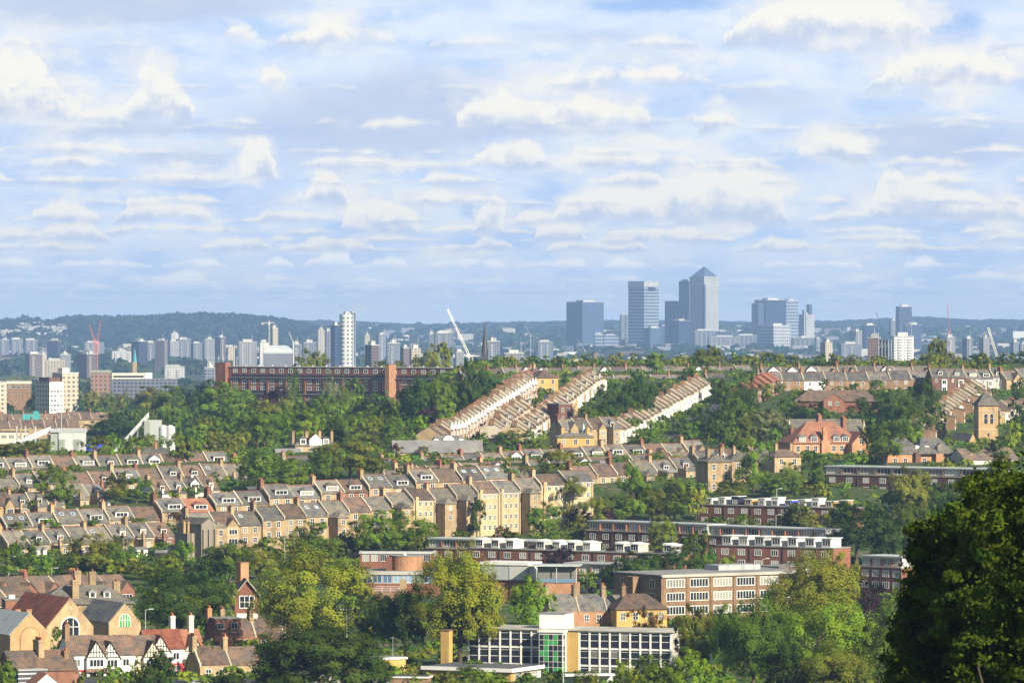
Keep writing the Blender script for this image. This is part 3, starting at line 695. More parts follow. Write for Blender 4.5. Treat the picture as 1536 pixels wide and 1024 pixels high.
# rear row below it, with the tall tan houses at its upper end
row((290, 772, 1432), (392, 765, 1444), 3, kk('r_wing', 'r_mono', 'r_wing'), 'beside the bare gable', mix=['r_small', 'r_mono', 'r_wing', 'r_red', 'r_pale', 'p_brown', 'p_lite', 'r_flat', 'r_gab'])
row((394, 760, 1446), (588, 744, 1476), 6, kk('p_slate', 'p_brown', 'p_sky', 'r_wing', 'p_brown', 'p_old'), 'below the long stepped row')
row((588, 740, 1478), (812, 718, 1512), 7, kk('tall_a', 'tall_b', 'tall_a', 'tall_a', 'tall_b', 'tall_a', 'tall_b'), 'in the tall tan terrace', mix=['tall_c'], rate=.35)
row((812, 713, 1514), (890, 705, 1526), 2, kk('tall_b', 'tall_a'), 'in the tall tan terrace')
# back rows on the left
row((-30, 716, 1590), (118, 706, 1612), 5, kk('r_small', 'r_wing', 'r_mono', 'p_slate', 'r_wing'), 'behind the big garden tree', mix=['r_small', 'r_mono', 'r_wing', 'r_red', 'r_pale', 'p_brown', 'p_lite', 'r_flat', 'r_gab'])
row((105, 712, 1615), (212, 703, 1630), 3, kk('r_wing', 'd_slate', 'r_mono'), 'above the garden trees', mix=['r_small', 'r_mono', 'r_wing', 'r_red', 'r_pale', 'p_brown', 'p_lite', 'r_flat', 'r_gab'])
row((212, 704, 1632), (372, 694, 1652), 5, kk('r_white', 'r_small', 'r_white', 'p_slate', 'r_white'), 'above the garden trees', mix=['r_small', 'r_mono', 'r_wing', 'r_red', 'r_pale', 'p_brown', 'p_lite', 'r_flat', 'r_gab'])
row((-20, 688, 1668), (150, 683, 1690), 5, kk('r_flat', 'd_slate', 'r_flat', 'p_brown', 'r_flat'), 'below the grey silo shed')
row((150, 686, 1688), (345, 678, 1712), 6, kk('r_flat', 'd_old', 'p_brown', 'p_brown', 'p_brown', 'r_flat'), 'below the red hipped houses', mix=['r_small', 'r_mono', 'r_wing', 'r_red', 'r_pale', 'p_brown', 'p_lite', 'r_flat', 'r_gab'])
# middle rows
row((583, 690, 1700), (790, 677, 1736), 7, kk('p_slate', 'p_brown', 'd_slate', 'p_slate', 'd_slate', 'g_timber', 'p_slate'), 'in the middle chimney row', mix=['d_gab', 'p_brown', 'd_red', 'p_lite', 'd_wide', 'g_timber', 'p_red'])
row((790, 677, 1738), (1062, 662, 1784), 9, kk('d_slate', 'p_old', 'd_slate', 'd_slate', 'd_old', 'd_slate', 'g_red', 'g_red', 'g_timber'), 'in the middle chimney row', mix=['d_gab', 'p_brown', 'd_red', 'p_lite', 'd_wide', 'g_timber', 'p_red'])
row((688, 712, 1640), (800, 700, 1656), 4, kk('r_wing', 'r_mono', 'r_wing', 'r_small'), 'behind the tall tan terrace', mix=['r_small', 'r_mono', 'r_wing', 'r_red', 'r_pale', 'p_brown', 'p_lite', 'r_flat', 'r_gab'])
row((866, 700, 1632), (1045, 686, 1662), 6, kk('p_brown', 'r_wing', 'p_slate', 'r_wing', 'p_old', 'r_mono'), 'behind the airy trees', mix=['r_small', 'r_mono', 'r_wing', 'r_red', 'r_pale', 'p_brown', 'p_lite', 'r_flat', 'r_gab'])
# the three streets that climb to the ridge
row((676, 0, 1868), (806, 0, 2068), 28, kk('gbay_w', 'gbay_r'), 'on the climbing street', ridge=False)
row((790, 0, 1880), (908, 0, 2110), 28, kk('s_brown', 's_flat', 's_brown', 's_white', 's_flat'), 'backing the central trees', ridge=False)
row((756, 0, 1890), (776, 0, 1915), 4, kk('s_white', 's_flat'), 'at the foot of the climbing streets', ridge=False)
row((928, 0, 1880), (1066, 0, 2075), 25, kk('s_white', 's_brown', 's_white'), 'in the white climbing terrace', ridge=False)
row((1128, 0, 2030), (1172, 0, 2085), 6, kk('s_pink'), 'in the short reddish terrace', ridge=False)
row((1386, 0, 1890), (1478, 0, 2060), 20, kk('s_small', 's_brown', 's_white'), 'beside the church tower', ridge=False)
row((1500, 0, 1960), (1580, 0, 1990), 5, kk('s_brown', 's_white'), 'behind the church tower', ridge=False)
row((624, 0, 1850), (776, 0, 2105), 34, kk('s_brown', 's_flat', 's_brown'), 'behind the climbing street', ridge=False, flip=True, mix=['s_pink'], rate=.1)
row((583, 706, 1650), (690, 699, 1662), 5, kk('r_wing', 'r_small', 'r_gab', 'r_mono', 'r_red'), 'above the tall tan terrace', mix=['r_pale', 'p_brown'], rate=.2)
row((-30, 742, 1552), (98, 738, 1566), 5, kk('r_wing', 'r_gab', 'r_small', 'r_mono', 'r_wing'), 'between the garden trees')
row((108, 728, 1580), (160, 725, 1588), 2, kk('r_wing', 'r_mono'), 'between the garden trees')
row((232, 722, 1592), (330, 716, 1606), 4, kk('r_white', 'r_mono', 'r_pale', 'r_white'), 'with white lean-to wings in gardens')
row((1050, 676, 1700), (1160, 672, 1718), 5, kk('p_slate', 'd_gab', 'p_brown', 'r_gab'), 'behind the tan villas')
row((604, 701, 1668), (795, 690, 1700), 6, kk('r_wing', 'r_gab', 'r_mono', 'r_small', 'r_pale', 'r_red'), 'backing the middle chimney row', mix=['r_wing', 'r_mono', 'p_brown'], rate=.3)
row((800, 692, 1688), (1046, 678, 1728), 8, kk('r_gab', 'r_wing', 'd_gab', 'r_mono', 'r_red', 'r_small'), 'backing the middle chimney row', mix=['r_wing', 'r_mono', 'p_brown'], rate=.3)
row((764, 0, 1925), (800, 0, 1985), 7, kk('s_flat', 's_white', 's_brown'), 'at the foot of the climbing streets', ridge=False)
row((360, 690, 1708), (470, 684, 1722), 3, kk('r_flat', 'p_brown', 'r_small'), 'among trees below the dormered villa', mix=['r_wing'], rate=.3)
row((846, 0, 1842), (930, 0, 1856), 4, kk('c_gab', 'r_wing', 'r_gab', 'r_mono'), 'beside the villa with a cupola', ridge=False)
# the ridge
row((694, 556, 2240), (800, 551, 2252), 5, kk('c_stock', 'c_white', 'c_gab', 'c_white', 'c_dorm'), 'on the ridge beside the brown spire')
row((800, 552, 2262), (1130, 549, 2292), 14, kk('c_dorm', 'c_white', 'c_stock', 'c_gab', 'c_dorm', 'c_white', 'c_gab', 'c_stock', 'c_white', 'c_gab', 'c_dorm', 'c_white', 'c_gab', 'c_white'), 'on the ridge below the far towers')
row((840, 566, 2190), (1090, 560, 2210), 9, kk('c_stock', 'c_gab', 'c_white', 'c_gab', 'c_white', 'c_gab', 'c_stock', 'c_gab', 'c_white'), 'just below the ridge', skip=(1, 4, 7))
row((1141, 559, 2100), (1400, 557, 2116), 8, kk('c_white', 'c_stock', 'c_white', 'c_stock', 'c_stock', 'c_stock', 'c_stock', 'c_stock'), 'in the long ridge terrace')
row((1146, 551, 2190), (1400, 549, 2210), 9, kk('c_dorm', 'c_dorm', 'c_dorm', 'c_gab', 'c_gab', 'c_stock', 'c_dorm', 'c_stock', 'c_gab'), 'behind the long ridge terrace')
row((1398, 553, 2105), (1448, 553, 2108), 2, kk('c_dark'), 'with white bays on the ridge')
row((1450, 555, 2110), (1510, 553, 2116), 3, kk('c_grey'), 'at the end of the ridge')
row((1510, 556, 2112), (1600, 552, 2130), 4, kk('c_gab', 'c_stock'), 'at the end of the ridge')
# far left valley
row((-30, 622, 2690), (172, 618, 2720), 12, kk('far'), 'in the valley before the white flats')
row((-20, 632, 2560), (120, 629, 2575), 8, kk('far'), 'behind the grey silo shed')
row((330, 668, 1900), (345, 662, 1915), 1, kk('r_flat'), 'above the wood edge')
# roads
strip('road', [(1340, 1830), (1372, 1890), (1462, 2066), (1470, 2090)], 8, M['asphalt'], .06)
strip('road', [(722, 1880), (832, 2075), (840, 2120)], 8, M['asphalt'], .06)
strip('road', [(1004, 1890), (1100, 2075)], 8, M['asphalt'], .06)
strip('road', [(560, 1790), (760, 1790), (1060, 1830)], 8, M['asphalt'], .06)
strip('road', [(-60, 1130), (150, 1010), (300, 1006), (420, 1040)], 8, M['asphalt'], .06)
# ------------------------------------------------------------------ single buildings
def site(name, label, cat, px, d, deg=0.0, group=None):
    t = empty(name, (wx(px, d), d, gp(px, d)), R(deg)); return tag(t, label, cat, group)
def top_of(t, px, ytop, d=None):
    return wz(ytop, d or t.location.y) - t.location.z
def part(name, t, f, loc=None):
    b = MB(); f(b); return b.build(name, t, loc)
def bx(name, t, x0, x1, y0, y1, z0, z1, m): return part(name, t, lambda b: b.box(x0, x1, y0, y1, z0, z1, M[m]))
def roof_gable(t, x0, x1, y0, y1, z0, z1, m, axis='x', ov=.3, th=.18, name='roof', wall=None):
    """pitched roof with thickness; ridge along axis"""
    b = MB()
    if axis == 'x':
        ym = (y0 + y1) / 2; s = (z1 - z0) / (ym - y0); e = z0 - ov * s
        b.px_([(y0 - ov, e + .02), (y0 - ov, e + th), (ym, z1 + th), (y1 + ov, e + th), (y1 + ov, e + .02), (ym, z1 + .02)][::-1], x0 - ov * .6, x1 + ov * .6, M[m])
    else:
        xm = (x0 + x1) / 2; s = (z1 - z0) / (xm - x0); e = z0 - ov * s
        b.py_([(x0 - ov, e + .02), (xm, z1 + .02), (x1 + ov, e + .02), (x1 + ov, e + th), (xm, z1 + th), (x0 - ov, e + th)], y0 - ov * .6, y1 + ov * .6, M[m])
    return b.build(name, t)
def wall_gable(t, x0, x1, y0, y1, z0, z1, m, axis='x', low=6.0, name='wall'):
    b = MB()
    if axis == 'x': b.px_([(y0, -low), (y1, -low), (y1, z0), ((y0 + y1) / 2, z1), (y0, z0)], x0, x1, M[m])
    else: b.py_([(x0, -low), (x1, -low), (x1, z0), ((x0 + x1) / 2, z1), (x0, z0)], y0, y1, M[m])
    return b.build(name, t)
def slope_win(t, x, y, z, w, h, deg, gm='bglass'):
    o = inst('roof_light', win_mesh(w, h, 1, 1, 'white', gm), t, (x, y, z)); o.rotation_euler = (R(deg - 90), 0, 0); return o
def poly_pane(name, t, pts, y, m, th=.06):
    return part(name, t, lambda b: b.py_(pts, y - th, y + .05, M[m]))
def arch_window(t, xc, y, z, w, h, fm='white', gm='glass', bars=3, fw=.16):
    b = MB(); o = [(xc + x, z + q) for x, q in arch_pts(w + 2 * fw, h + fw)]; i_ = [(xc + x, z + .0 + q) for x, q in arch_pts(w, h)]
    b.py_(o, y - .06, y + .05, M[fm]); b.py_(i_, y - .09, y, M[gm])
    for k in range(1, bars): x = xc - w / 2 + w * k / bars; b.box(x - .07, x + .07, y - .13, y, z, z + h - w * .1 - (.28 * w if abs(x - xc) > w * .3 else 0), M[fm])
    b.box(xc - w / 2, xc + w / 2, y - .125, y, z + h * .52, z + h * .52 + .13, M[fm])
    return b.build('window', t)

# ---- long brick flats on the rise
t = site('apartment_building', 'long dark brick flats with rows of paired white windows and an orange stair tower', 'apartments', 332, 2545, -37)
Lf = 154.0; H = top_of(t, 332, 550); dd = 11.0
bx('wall', t, 0, Lf, 0, dd, -8, H, 'darkred'); bx('roof', t, -.3, Lf + .3, -.35, dd + .3, H, H + .35, 'concrete')
for z in (H - 5.1, H - 13.0): bx('access_deck', t, 6, Lf - 3, -.9, .1, z - .15, z + .1, 'concrete'); bx('deck_opening', t, 6.5, Lf - 4, -.02, .1, z + .12, z + 1.35, 'navy')
for zz in (H - 2.5, H - 8.0, H - 11.0, H - 16.6):
    for i in range(25): window(t, 9 + i * 5.9, 0, zz, 2.3, 1.5, 2, 1, fw=.26)
for i in range(13): bx('pilaster', t, 6 + i * 11.8, 6.9 + i * 11.8, -.55, .05, -6, H - 5.2, 'darkred')
k = bx('stair_tower', t, 108, 110.4, -5.6, 0, -9, H + 1.6, 'orange'); part('tower_cap', k, lambda b: b.box(107.9, 110.5, -5.7, .1, H + 1.6, H + 1.85, M['darkred']))
k = bx('stair_tower', t, -2, 4.5, -2.2, 2, -9, H + 2.2, 'darkred')
for i in range(7): part('antenna', k, lambda b: (b.tube((-1.8 + i * 1.0, -3.5 + (i % 3) * 2.4, H + 2.2), (-1.8 + i * 1.0, -3.5 + (i % 3) * 2.4, H + 5.4 + (i % 2)), .07, .05, M['metal']), b.box(-2.0 + i * 1.0, -1.6 + i * 1.0, -3.7 + (i % 3) * 2.4, -3.4 + (i % 3) * 2.4, H + 3.6, H + 5.2, M['palemetal'])))
for i in range(16): bx('roof_vent', t, 12 + i * 8.6, 12.8 + i * 8.6, 3, 4, H + .35, H + 1.0, 'metal')

# ---- church tower and nave
t = site('church_tower', 'square stone church tower with pyramid roof and paired belfry arches', 'church tower', 1468, 1895, 9)
w = 7.4; H = top_of(t, 1468, 607)
bx('shaft', t, 0, w, 0, w, -10, H, 'tower')
for z in (H - 9.2, H - 13.0, H - 2.4): bx('string_course', t, -.12, w + .12, -.12, w + .12, z, z + .3, 'coping')
def pyr(b): b.hip(-.55, w + .55, -.55, w + .55, H, H + 4.9, w / 2 + .2, M['slate2'], .3)
k = part('roof', t, pyr); part('roof_turret', k, lambda b: b.cyl(w / 2, w / 2, H + 4.4, H + 6.0, .35, .05, M['coping'], 8))
for x in (w * .37, w * .67): arch_window(t, x, 0, H - 6.9, 1.25, 3.6, 'coping', 'navy', 1, .3)
for x in (w * .3, w * .7): o = arch_window(t, 0, 0, 0, 1.1, 3.4, 'coping', 'navy', 1, .25); o.location = (0, x, H - 6.9); o.rotation_euler = (0, 0, R(-90))
bx('slit_window', t, w * .46, w * .54, -.03, .1, H - 11.8, H - 10.4, 'navy')
t = site('church_nave', 'low church nave with steep dark roof against the square tower', 'church', 1450, 1884, 30)
H = top_of(t, 1450, 668); wall_gable(t, 0, 5.6, 0, 12, H - .5, H + 4.2, 'tower', 'y'); roof_gable(t, 0, 5.6, .3, 12, H - .5, H + 4.3, 'slate', 'y')

# ---- red brick mansion with tall chimneys
t = site('mansion', 'large red roofed brick mansion with tall chimneys and white dormers', 'house', 1190, 1770, 22)
Lm = 26.0; H = top_of(t, 1190, 664)
bx('wall', t, 0, Lm, 0, 12, -10, H, 'orange')
part('roof', t, lambda b: (b.hip(-.5, Lm + .4, -.5, 12.5, H, H + 7.2, 8.5, M['orangetile'], .3)))
for x, y, h in ((3.5, 8, 4.8), (14.5, 9, 9.3), (23.5, 8, 8.4)): chimney(t, x, y, y + 2.2, H + 1, H + h, 'red', w=1.3, pots=4)
k = bx('chimney', t, 11.0, 12.6, -.9, .1, -8, H + 5.4, 'orange')
bx('chimney_breast', k, 10.4, 13.4, -1.0, .05, -8, H + .8, 'orange')
for x in (2.2, 6.6, 15.3, 18.6):
    d = part('dormer', t, lambda b: (b.box(x, x + 2.5, -.2, 4, H + .1, H + 2.1, M['white']), b.hip(x - .2, x + 2.7, -.4, 4.5, H + 2.1, H + 3.0, 1.2, M['slate'], .1, 'y')))
    window(d, x + 1.25, -.2, H + .5, 2.1, 1.3, 3, 2)
for x in (1.8, 5.5, 8.5, 15.5, 18.5): window(t, x, 0, H - 3.0, 1.3, 1.9, 2, 2); window(t, x, 0, H - 6.6, 1.3, 1.9, 2, 2)
k = part('wing', t, lambda b: b.py_([(20.5, -10), (28, -10), (28, H - .5), (24.2, H + 3.6), (20.5, H - .5)], -4, 2, M['orange']))
roof_gable(k, 20.5, 28, -4, 5, H - .5, H + 3.6, 'orangetile', 'y', name='wing_roof'); window(k, 24.2, -4, H - .3, 1.6, 1.5, 2, 2); window(k, 24.2, -4, H - 4.4, 1.8, 1.8, 3, 2)

# ---- grey roofed brick hall, its white gabled neighbour
t = site('brick_hall', 'brick building under steep grey hipped roofs with tiny white vents', 'building', 1330, 1700, 14)
H = top_of(t, 1330, 680); bx('wall', t, 0, 23, 0, 13, -8, H, 'orange')
part('roof', t, lambda b: (b.hip(-.4, 13, -.4, 13.4, H, H + 5.2, 4.6, M['slate'], .2), b.hip(10.5, 23.5, -1.6, 13.4, H, H + 5.0, 3.4, M['slate'], .2)))
k = bx('bay', t, 9.6, 11.4, -1.4, 1, -8, H + .4, 'bluered'); bx('bay', t, 16.6, 19.2, -1.9, 1, -8, H - .1, 'orange')
for x in (3.2, 10.6, 14.0): part('roof_vent', t, lambda b: b.px_([(1.6, H + 1.2), (3.6, H + 2.6), (1.6, H + 2.4)][::-1], x, x + 1.3, M['white']))
part('dormer', t, lambda b: b.hip(17.5, 20.5, -.5, 4.5, H + 2.2, H + 3.4, 1.2, M['slate2'], 1.4, 'y'))
for x in (3, 6.5, 13.2, 21): window(t, x, 0 if x < 12 else -.01, H - 3.2, 1.2, 1.6, 2, 2)
t = site('gabled_house', 'pale blue-grey gable ended house under a brown roof beside the dark flats', 'house', 1447, 1690, 32)
H = top_of(t, 1447, 688); wall_gable(t, 0, 22, 0, 9, H - .3, H + 3.2, 'grey'); roof_gable(t, 0, 22, 0, 9, H - .3, H + 3.2, 'browntile'); chimney(t, 15, 3, 5.5, H, H + 5, 'red')
for x in (4, 8): slope_win(t, x, 1.8, H + 1.2, 1.0, 1.3, 36)

# ---- long low building with a red gable
t = site('low_building', 'long low brown hipped building with a red brick gable among trees', 'building', 1193, 2010, -4)
H = top_of(t, 1193, 601); Ll = 32.0
bx('wall', t, 0, Ll, 0, 11, -8, H, 'red'); part('roof', t, lambda b: b.hip(-.6, Ll + .6, -.6, 11.6, H, H + 4.2, 5.5, M['browntile'], .25))
k = part('gable', t, lambda b: b.py_([(11, -8), (19, -8), (19, H + .3), (15, H + 2.8), (11, H + .3)], -2.2, 3, M['red'])); roof_gable(k, 11, 19, -2.2, 5, H + .3, H + 2.8, 'browntile', 'y', name='gable_roof')
window(k, 13.6, -2.2, H - 1.6, 1.3, 1.3, 2, 1); window(k, 16.4, -2.2, H - 1.6, 1.3, 1.3, 2, 1)

# ---- church with pale roof behind the mansion
t = site('chapel', 'pale slate chapel roof with stone pinnacles behind the red mansion', 'church', 1183, 1860, 8)
H = top_of(t, 1183, 650); wall_gable(t, 0, 28, 0, 12, H, H + 5.0, 'tower'); roof_gable(t, .5, 27.5, 0, 12, H, H + 5.0, 'slate2')
for x in (0.2, 27.8): part('pinnacle', t, lambda b: (b.box(x - .6, x + .6, -.6, .6, -8, H + 2, M['tower']), b.cyl(x, 0, H + 2, H + 5.2, .7, .05, M['coping'], 6)))

# ---- tan villas near the right
def villa(px, d, ytop, w, dep, deg, wallm, roofm, label, rise=2.6, nwin=(2, 3), chim=((.25, .5), (.8, .5)), name='villa'):
    t = site(name, label, 'house', px, d, deg); H = top_of(t, px, ytop)
    bx('wall', t, 0, w, 0, dep, -9, H, wallm); part('roof', t, lambda b: b.hip(-.45, w + .45, -.45, dep + .45, H, H + rise, min(w, dep) * .42, M[roofm], .22, 'x' if w >= dep else 'y'))
    for cx, cy in chim: chimney(t, w * cx, dep * cy - .8, dep * cy + .8, H + .2, H + rise + 1.7, wallm, w=.9, pots=3)
    for r in range(nwin[1]):
        for c in range(nwin[0]): window(t, w * (c + .5) / nwin[0], 0, H - 2.6 - 3.1 * r, 1.1, 1.7, 2, 2)
    return t, H
villa(1062, 1612, 692, 8.4, 9, 24, 'stock', 'slate2', 'tall yellow brick villa with low hipped roof and dark flank', 2.2)
villa(1098, 1640, 690, 9, 8, 20, 'stock', 'slate2', 'brown brick villa half hidden by the big garden ash', 2.5)
villa(1162, 1668, 684, 9.5, 8.5, 22, 'stock', 'browntile', 'small brick villa with white sash windows below the mansion', 2.2, (2, 2))
t, H = villa(443, 1838, 668, 15, 9, 18, 'stock', 'slate', 'brick villa with white gabled dormers and four chimneys at the wood edge', 3.2, (4, 1), ((.02, .5), (.35, .5), (.68, .5), (.98, .5)))
for x in (3.0, 11.5):
    d = part('dormer', t, lambda b: (b.box(x - 1.1, x + 1.1, .2, 4, H + .3, H + 2.5, M['white']), b.hip(x - 1.3, x + 1.3, 0, 4.4, H + 2.5, H + 3.3, 1.1, M['slate'], .1, 'y'))); window(d, x, .2, H + .7, 1.5, 1.4, 2, 1)
d = part('gable', t, lambda b: b.py_([(5.2, H - .5), (9.8, H - .5), (9.8, H + 2.2), (7.5, H + 4.2), (5.2, H + 2.2)], -.3, 4, M['render'])); roof_gable(d, 5.2, 9.8, -.3, 4.5, H + 2.2, H + 4.2, 'redtile', 'y', name='gable_roof')
t = site('shed', 'low grey striped shed roof beside the white dormered villa', 'shed', 415, 1830, 12); H = top_of(t, 415, 676); wall_gable(t, 0, 9, 0, 9, H - 1.6, H + .6, 'grey'); roof_gable(t, 0, 9, 0, 9, H - 1.6, H + .6, 'lead')
villa(207, 1722, 685, 13.5, 9, 14, 'orange', 'slate', 'wide red brick house under a grey hipped roof with lead ridges', 3.0, (4, 2), ((.5, .5),))
villa(268, 1728, 687, 9.5, 9, 14, 'orange', 'slate', 'smaller red brick house under a grey pyramid roof', 2.6, (3, 2), ((.3, .5),))
villa(806, 2092, 566, 9.5, 11, 26, 'yellow', 'browntile', 'three storey ochre brick block with hipped roof on the climbing street', 3.0, (2, 3), ())
villa(793, 2150, 562, 8, 9, 20, 'stock', 'browntile', 'hipped brown house at the top of the climbing street', 2.6, (2, 2), ((.5, .5),))
t, H = villa(836, 1800, 655, 13, 9, 10, 'yellow', 'slate2', 'yellow brick villa with flat parapet and leaded cupola', 1.4, (3, 2), ((.2, .5), (.9, .5)))
part('cupola', t, lambda b: (b.cyl(10.5, 6, H + .8, H + 2.4, .7, .7, M['palemetal'], 8), b.cyl(10.5, 6, H + 2.4, H + 4.6, .75, .05, M['palemetal'], 8)))
t = site('brick_block', 'tall dark brick block end rising over the central trees', 'building', 838, 1938, 38); H = top_of(t, 838, 606); bx('wall', t, 0, 9, 0, 7, -9, H, 'bluered'); bx('roof', t, -.2, 9.2, -.2, 7.2, H, H + .3, 'lead'); bx('parapet', t, 6.4, 9.1, -.3, .1, -9, H + .6, 'stock')
for x in (2, 4.6): window(t, x, 0, H - 3, 1, 1.5, 2, 2); window(t, x, 0, H - 6.2, 1, 1.5, 2, 2)
t = site('hall', 'long plain grey roofed hall at the foot of the climbing streets', 'hall', 590, 1768, 6); H = top_of(t, 590, 676); wall_gable(t, 0, 31, 0, 9, H - .5, H + 3.4, 'stock'); roof_gable(t, 0, 31, 0, 9, H - .5, H + 3.4, 'lead')
t = site('shop', 'white fronted shop with three curved gables before the slate terrace', 'shop', 648, 1842, 8); H = top_of(t, 648, 660); bx('wall', t, 0, 13, 0, 7, -6, H - .6, 'render')
for x, w_ in ((1.6, 2.2), (6.0, 4.2), (10.6, 2.2)): part('gable', t, lambda b: b.py_([(x + q, H - .65 + z) for q, z in arch_pts(w_, w_ * .55, 8)], -.1, 3, M['white']))
part('roof', t, lambda b: b.hip(-.2, 13.2, .4, 7.2, H - .6, H + 1.6, 2, M['slate'], .1))
t = site('gabled_house', 'bare grey brown gable with tall rear wings beside the rear row', 'house', 302, 1424, 40)
H = top_of(t, 302, 786)
wall_gable(t, 0, 5.2, 0, 9, H, H + 1.6, 'greybrick', 'y'); roof_gable(t, 0, 5.2, 0, 9, H, H + 1.6, 'slate2', 'y')
k = bx('rear_wing', t, 5.25, 9.5, 1, 9, -6, H - 1.0, 'stock'); part('wing_roof', k, lambda b: b.hip(5.1, 9.8, .7, 9.3, H - 1.0, H + .4, 2.0, M['slate2'], .1, 'y')); window(k, 7.5, 1, H - 3.4, 1.2, 1.6, 2, 2); window(k, 7.5, 1, H - 6.4, 1.2, 1.6, 2, 2)
for x in (.3, 2.2, 4.2): bx('buttress', t, x, x + .6, -.6, .1, -6, H - 1.5, 'greybrick')
for x in (-2.6, -1.2): k = bx('rear_wing', t, x, x + 1.1, 3, 9, -6, H - 2.6, 'greybrick'); chimney(k, x + .55, 5, 6.5, H - 2.8, H + .6, 'stock', w=.8, pots=2)

# ---- dark brick flats with white windows, right of centre
def flats(label, a, b, ytop, dep, wallm, rows, ncol, attic=None, roofm='lead', ww=1.9, wh=1.35, nx=3, name='brick_flats', ofs=0.0):
    X0, X1 = wx(*a), wx(*b); rz = math.atan2(b[1] - a[1], X1 - X0); Ls = math.hypot(b[1] - a[1], X1 - X0)
    t = site(name, label, 'flats', a[0], a[1], math.degrees(rz)); H = top_of(t, a[0], ytop)
    hb = H - (2.9 if attic else 0)
    bx('wall', t, 0, Ls, 0, dep, -9, hb, wallm); bx('terrace_roof' if attic else 'roof', t, -.15, Ls + .15, -.2, dep + .15, hb, hb + .28, 'coping' if attic else roofm)
    for r in range(rows):
        for c in range(ncol): window(t, Ls * (c + .5) / ncol + ofs, 0, hb - 2.2 - 2.85 * r, ww, wh, nx, 1, fw=.17, gm='pglass')
    for c in range(0, ncol + 1, 2): bx('drainpipe', t, Ls * c / ncol - .06, Ls * c / ncol + .06, -.16, .02, -5, hb, 'blackmetal')
    if attic:
        k = bx('attic_storey', t, .3, Ls - .3, attic, dep - .3, hb + .28, H - .35, 'grey')
        bx('roof', t, -.1, Ls + .1, attic - .7, dep, H - .3, H, 'palemetal')
        for c in range(ncol): window(k, Ls * (c + .5) / ncol, attic, hb + .7, Ls / ncol * .78, 1.6, 4, 1, fw=.17, gm='pglass')
        for c in range(1, ncol): bx('party_wall', t, Ls * c / ncol - .12, Ls * c / ncol + .12, .1, attic + .4, hb + .28, H - .8, wallm)
    return t, Ls, H
flats('dark three storey brick flats with glazed attic below the mansion', (1236, 1636), (1492, 1598), 698, 10, 'bluered', 2, 10, .7)
t, Ls, H = flats('dark red brick flats with white sheds and clutter on the roof', (1047, 1542), (1268, 1510), 757, 10, 'darkred', 2, 11, None)
for i in range(11):
    x = Ls * (i + .5) / 11
    k = bx('roof_shed', t, x - 1.4, x + 1.2, 2.2, 6, H + .28, H + 1.9 + .4 * (i % 3), ('render', 'bluepaint', 'white', 'stock', 'yellow', 'navy')[(i * 5 + 1) % 6] if i % 4 else 'render'); bx('shed_roof', k, x - 1.6, x + 1.4, 2.0, 6.2, H + 1.9 + .4 * (i % 3), H + 2.05 + .4 * (i % 3), 'white')
    window(k, x - .1, 2.2, H + .6, 1.6, 1.1, 2, 1)
flats('red brick flats with long white clerestory behind the lime yellow tree', (879, 1462), (1058, 1432), 780, 9, 'darkred', 2, 9, 1.2)
flats('red brick flats with long white clerestory ending in a curved corner', (1021, 1440), (1236, 1404), 786, 9, 'darkred', 2, 11, 1.2)
t, Ls, H = flats('low brick terrace with stepped white roof terraces before the clerestory flats', (703, 1400), (1010, 1362), 822, 9, 'darkred', 1, 13, None)
for i in range(13):
    if i in (3, 8, 11): bx('roof_hut', t, Ls * (i + .4) / 13, Ls * (i + .4) / 13 + 1.2, 3, 5, H + .28, H + 1.3, 'brown'); continue
    x = Ls * (i + .5) / 13 + RND.uniform(-.4, .4); z = H + .28
    k = bx('roof_room', t, x - 1.5, x + .9, 1.6, 6.5, z, z + 2.0, RND.choice(['render', 'cream', 'grey', 'tanrender'])); part('room_roof', k, lambda b: b.py_([(x - 1.7, z + 2.0), (x + 1.2, z + 2.0), (x + 1.2, z + 2.15), (x - 1.7, z + 2.6)], 1.3, 6.8, M['white'])); window(k, x - .3, 1.6, z + .5, 2.2, 1.4, 3, 1)
t, Ls, H = flats('low brick terrace with white roof rooms beside the small lime tree', (1075, 1372), (1250, 1352), 818, 9, 'darkred', 2, 7, None)
for i in range(7):
    x = Ls * (i + .5) / 7 + RND.uniform(-.3, .3); z = H + .28
    k = bx('roof_room', t, x - 1.7, x + 1.2, 1.2, 6.5, z, z + 2.3, RND.choice(['render', 'cream', 'grey', 'white'])); bx('room_roof', k, x - 1.9, x + 1.6, .9, 6.8, z + 2.3, z + 2.5, 'white'); window(k, x - .2, 1.2, z + .5, 2.3, 1.4, 3, 1)
flats('small brick flats with white attic seen past the red drum building', (640, 1420), (835, 1396), 806, 9, 'darkred', 2, 9, .8)
flats('low brick house row with white upper windows left of the big brick block', (846, 1310), (925, 1302), 843, 8, 'darkred', 2, 4, .6)
flats('plain brown brick block with white framed corner windows above the golden tree', (1168, 1292), (1250, 1306), 851, 9, 'brown', 2, 3)
flats('small dark flats with tilted white rooflights above the purple tree', (1290, 1300), (1352, 1290), 832, 9, 'darkred', 2, 4, .7)
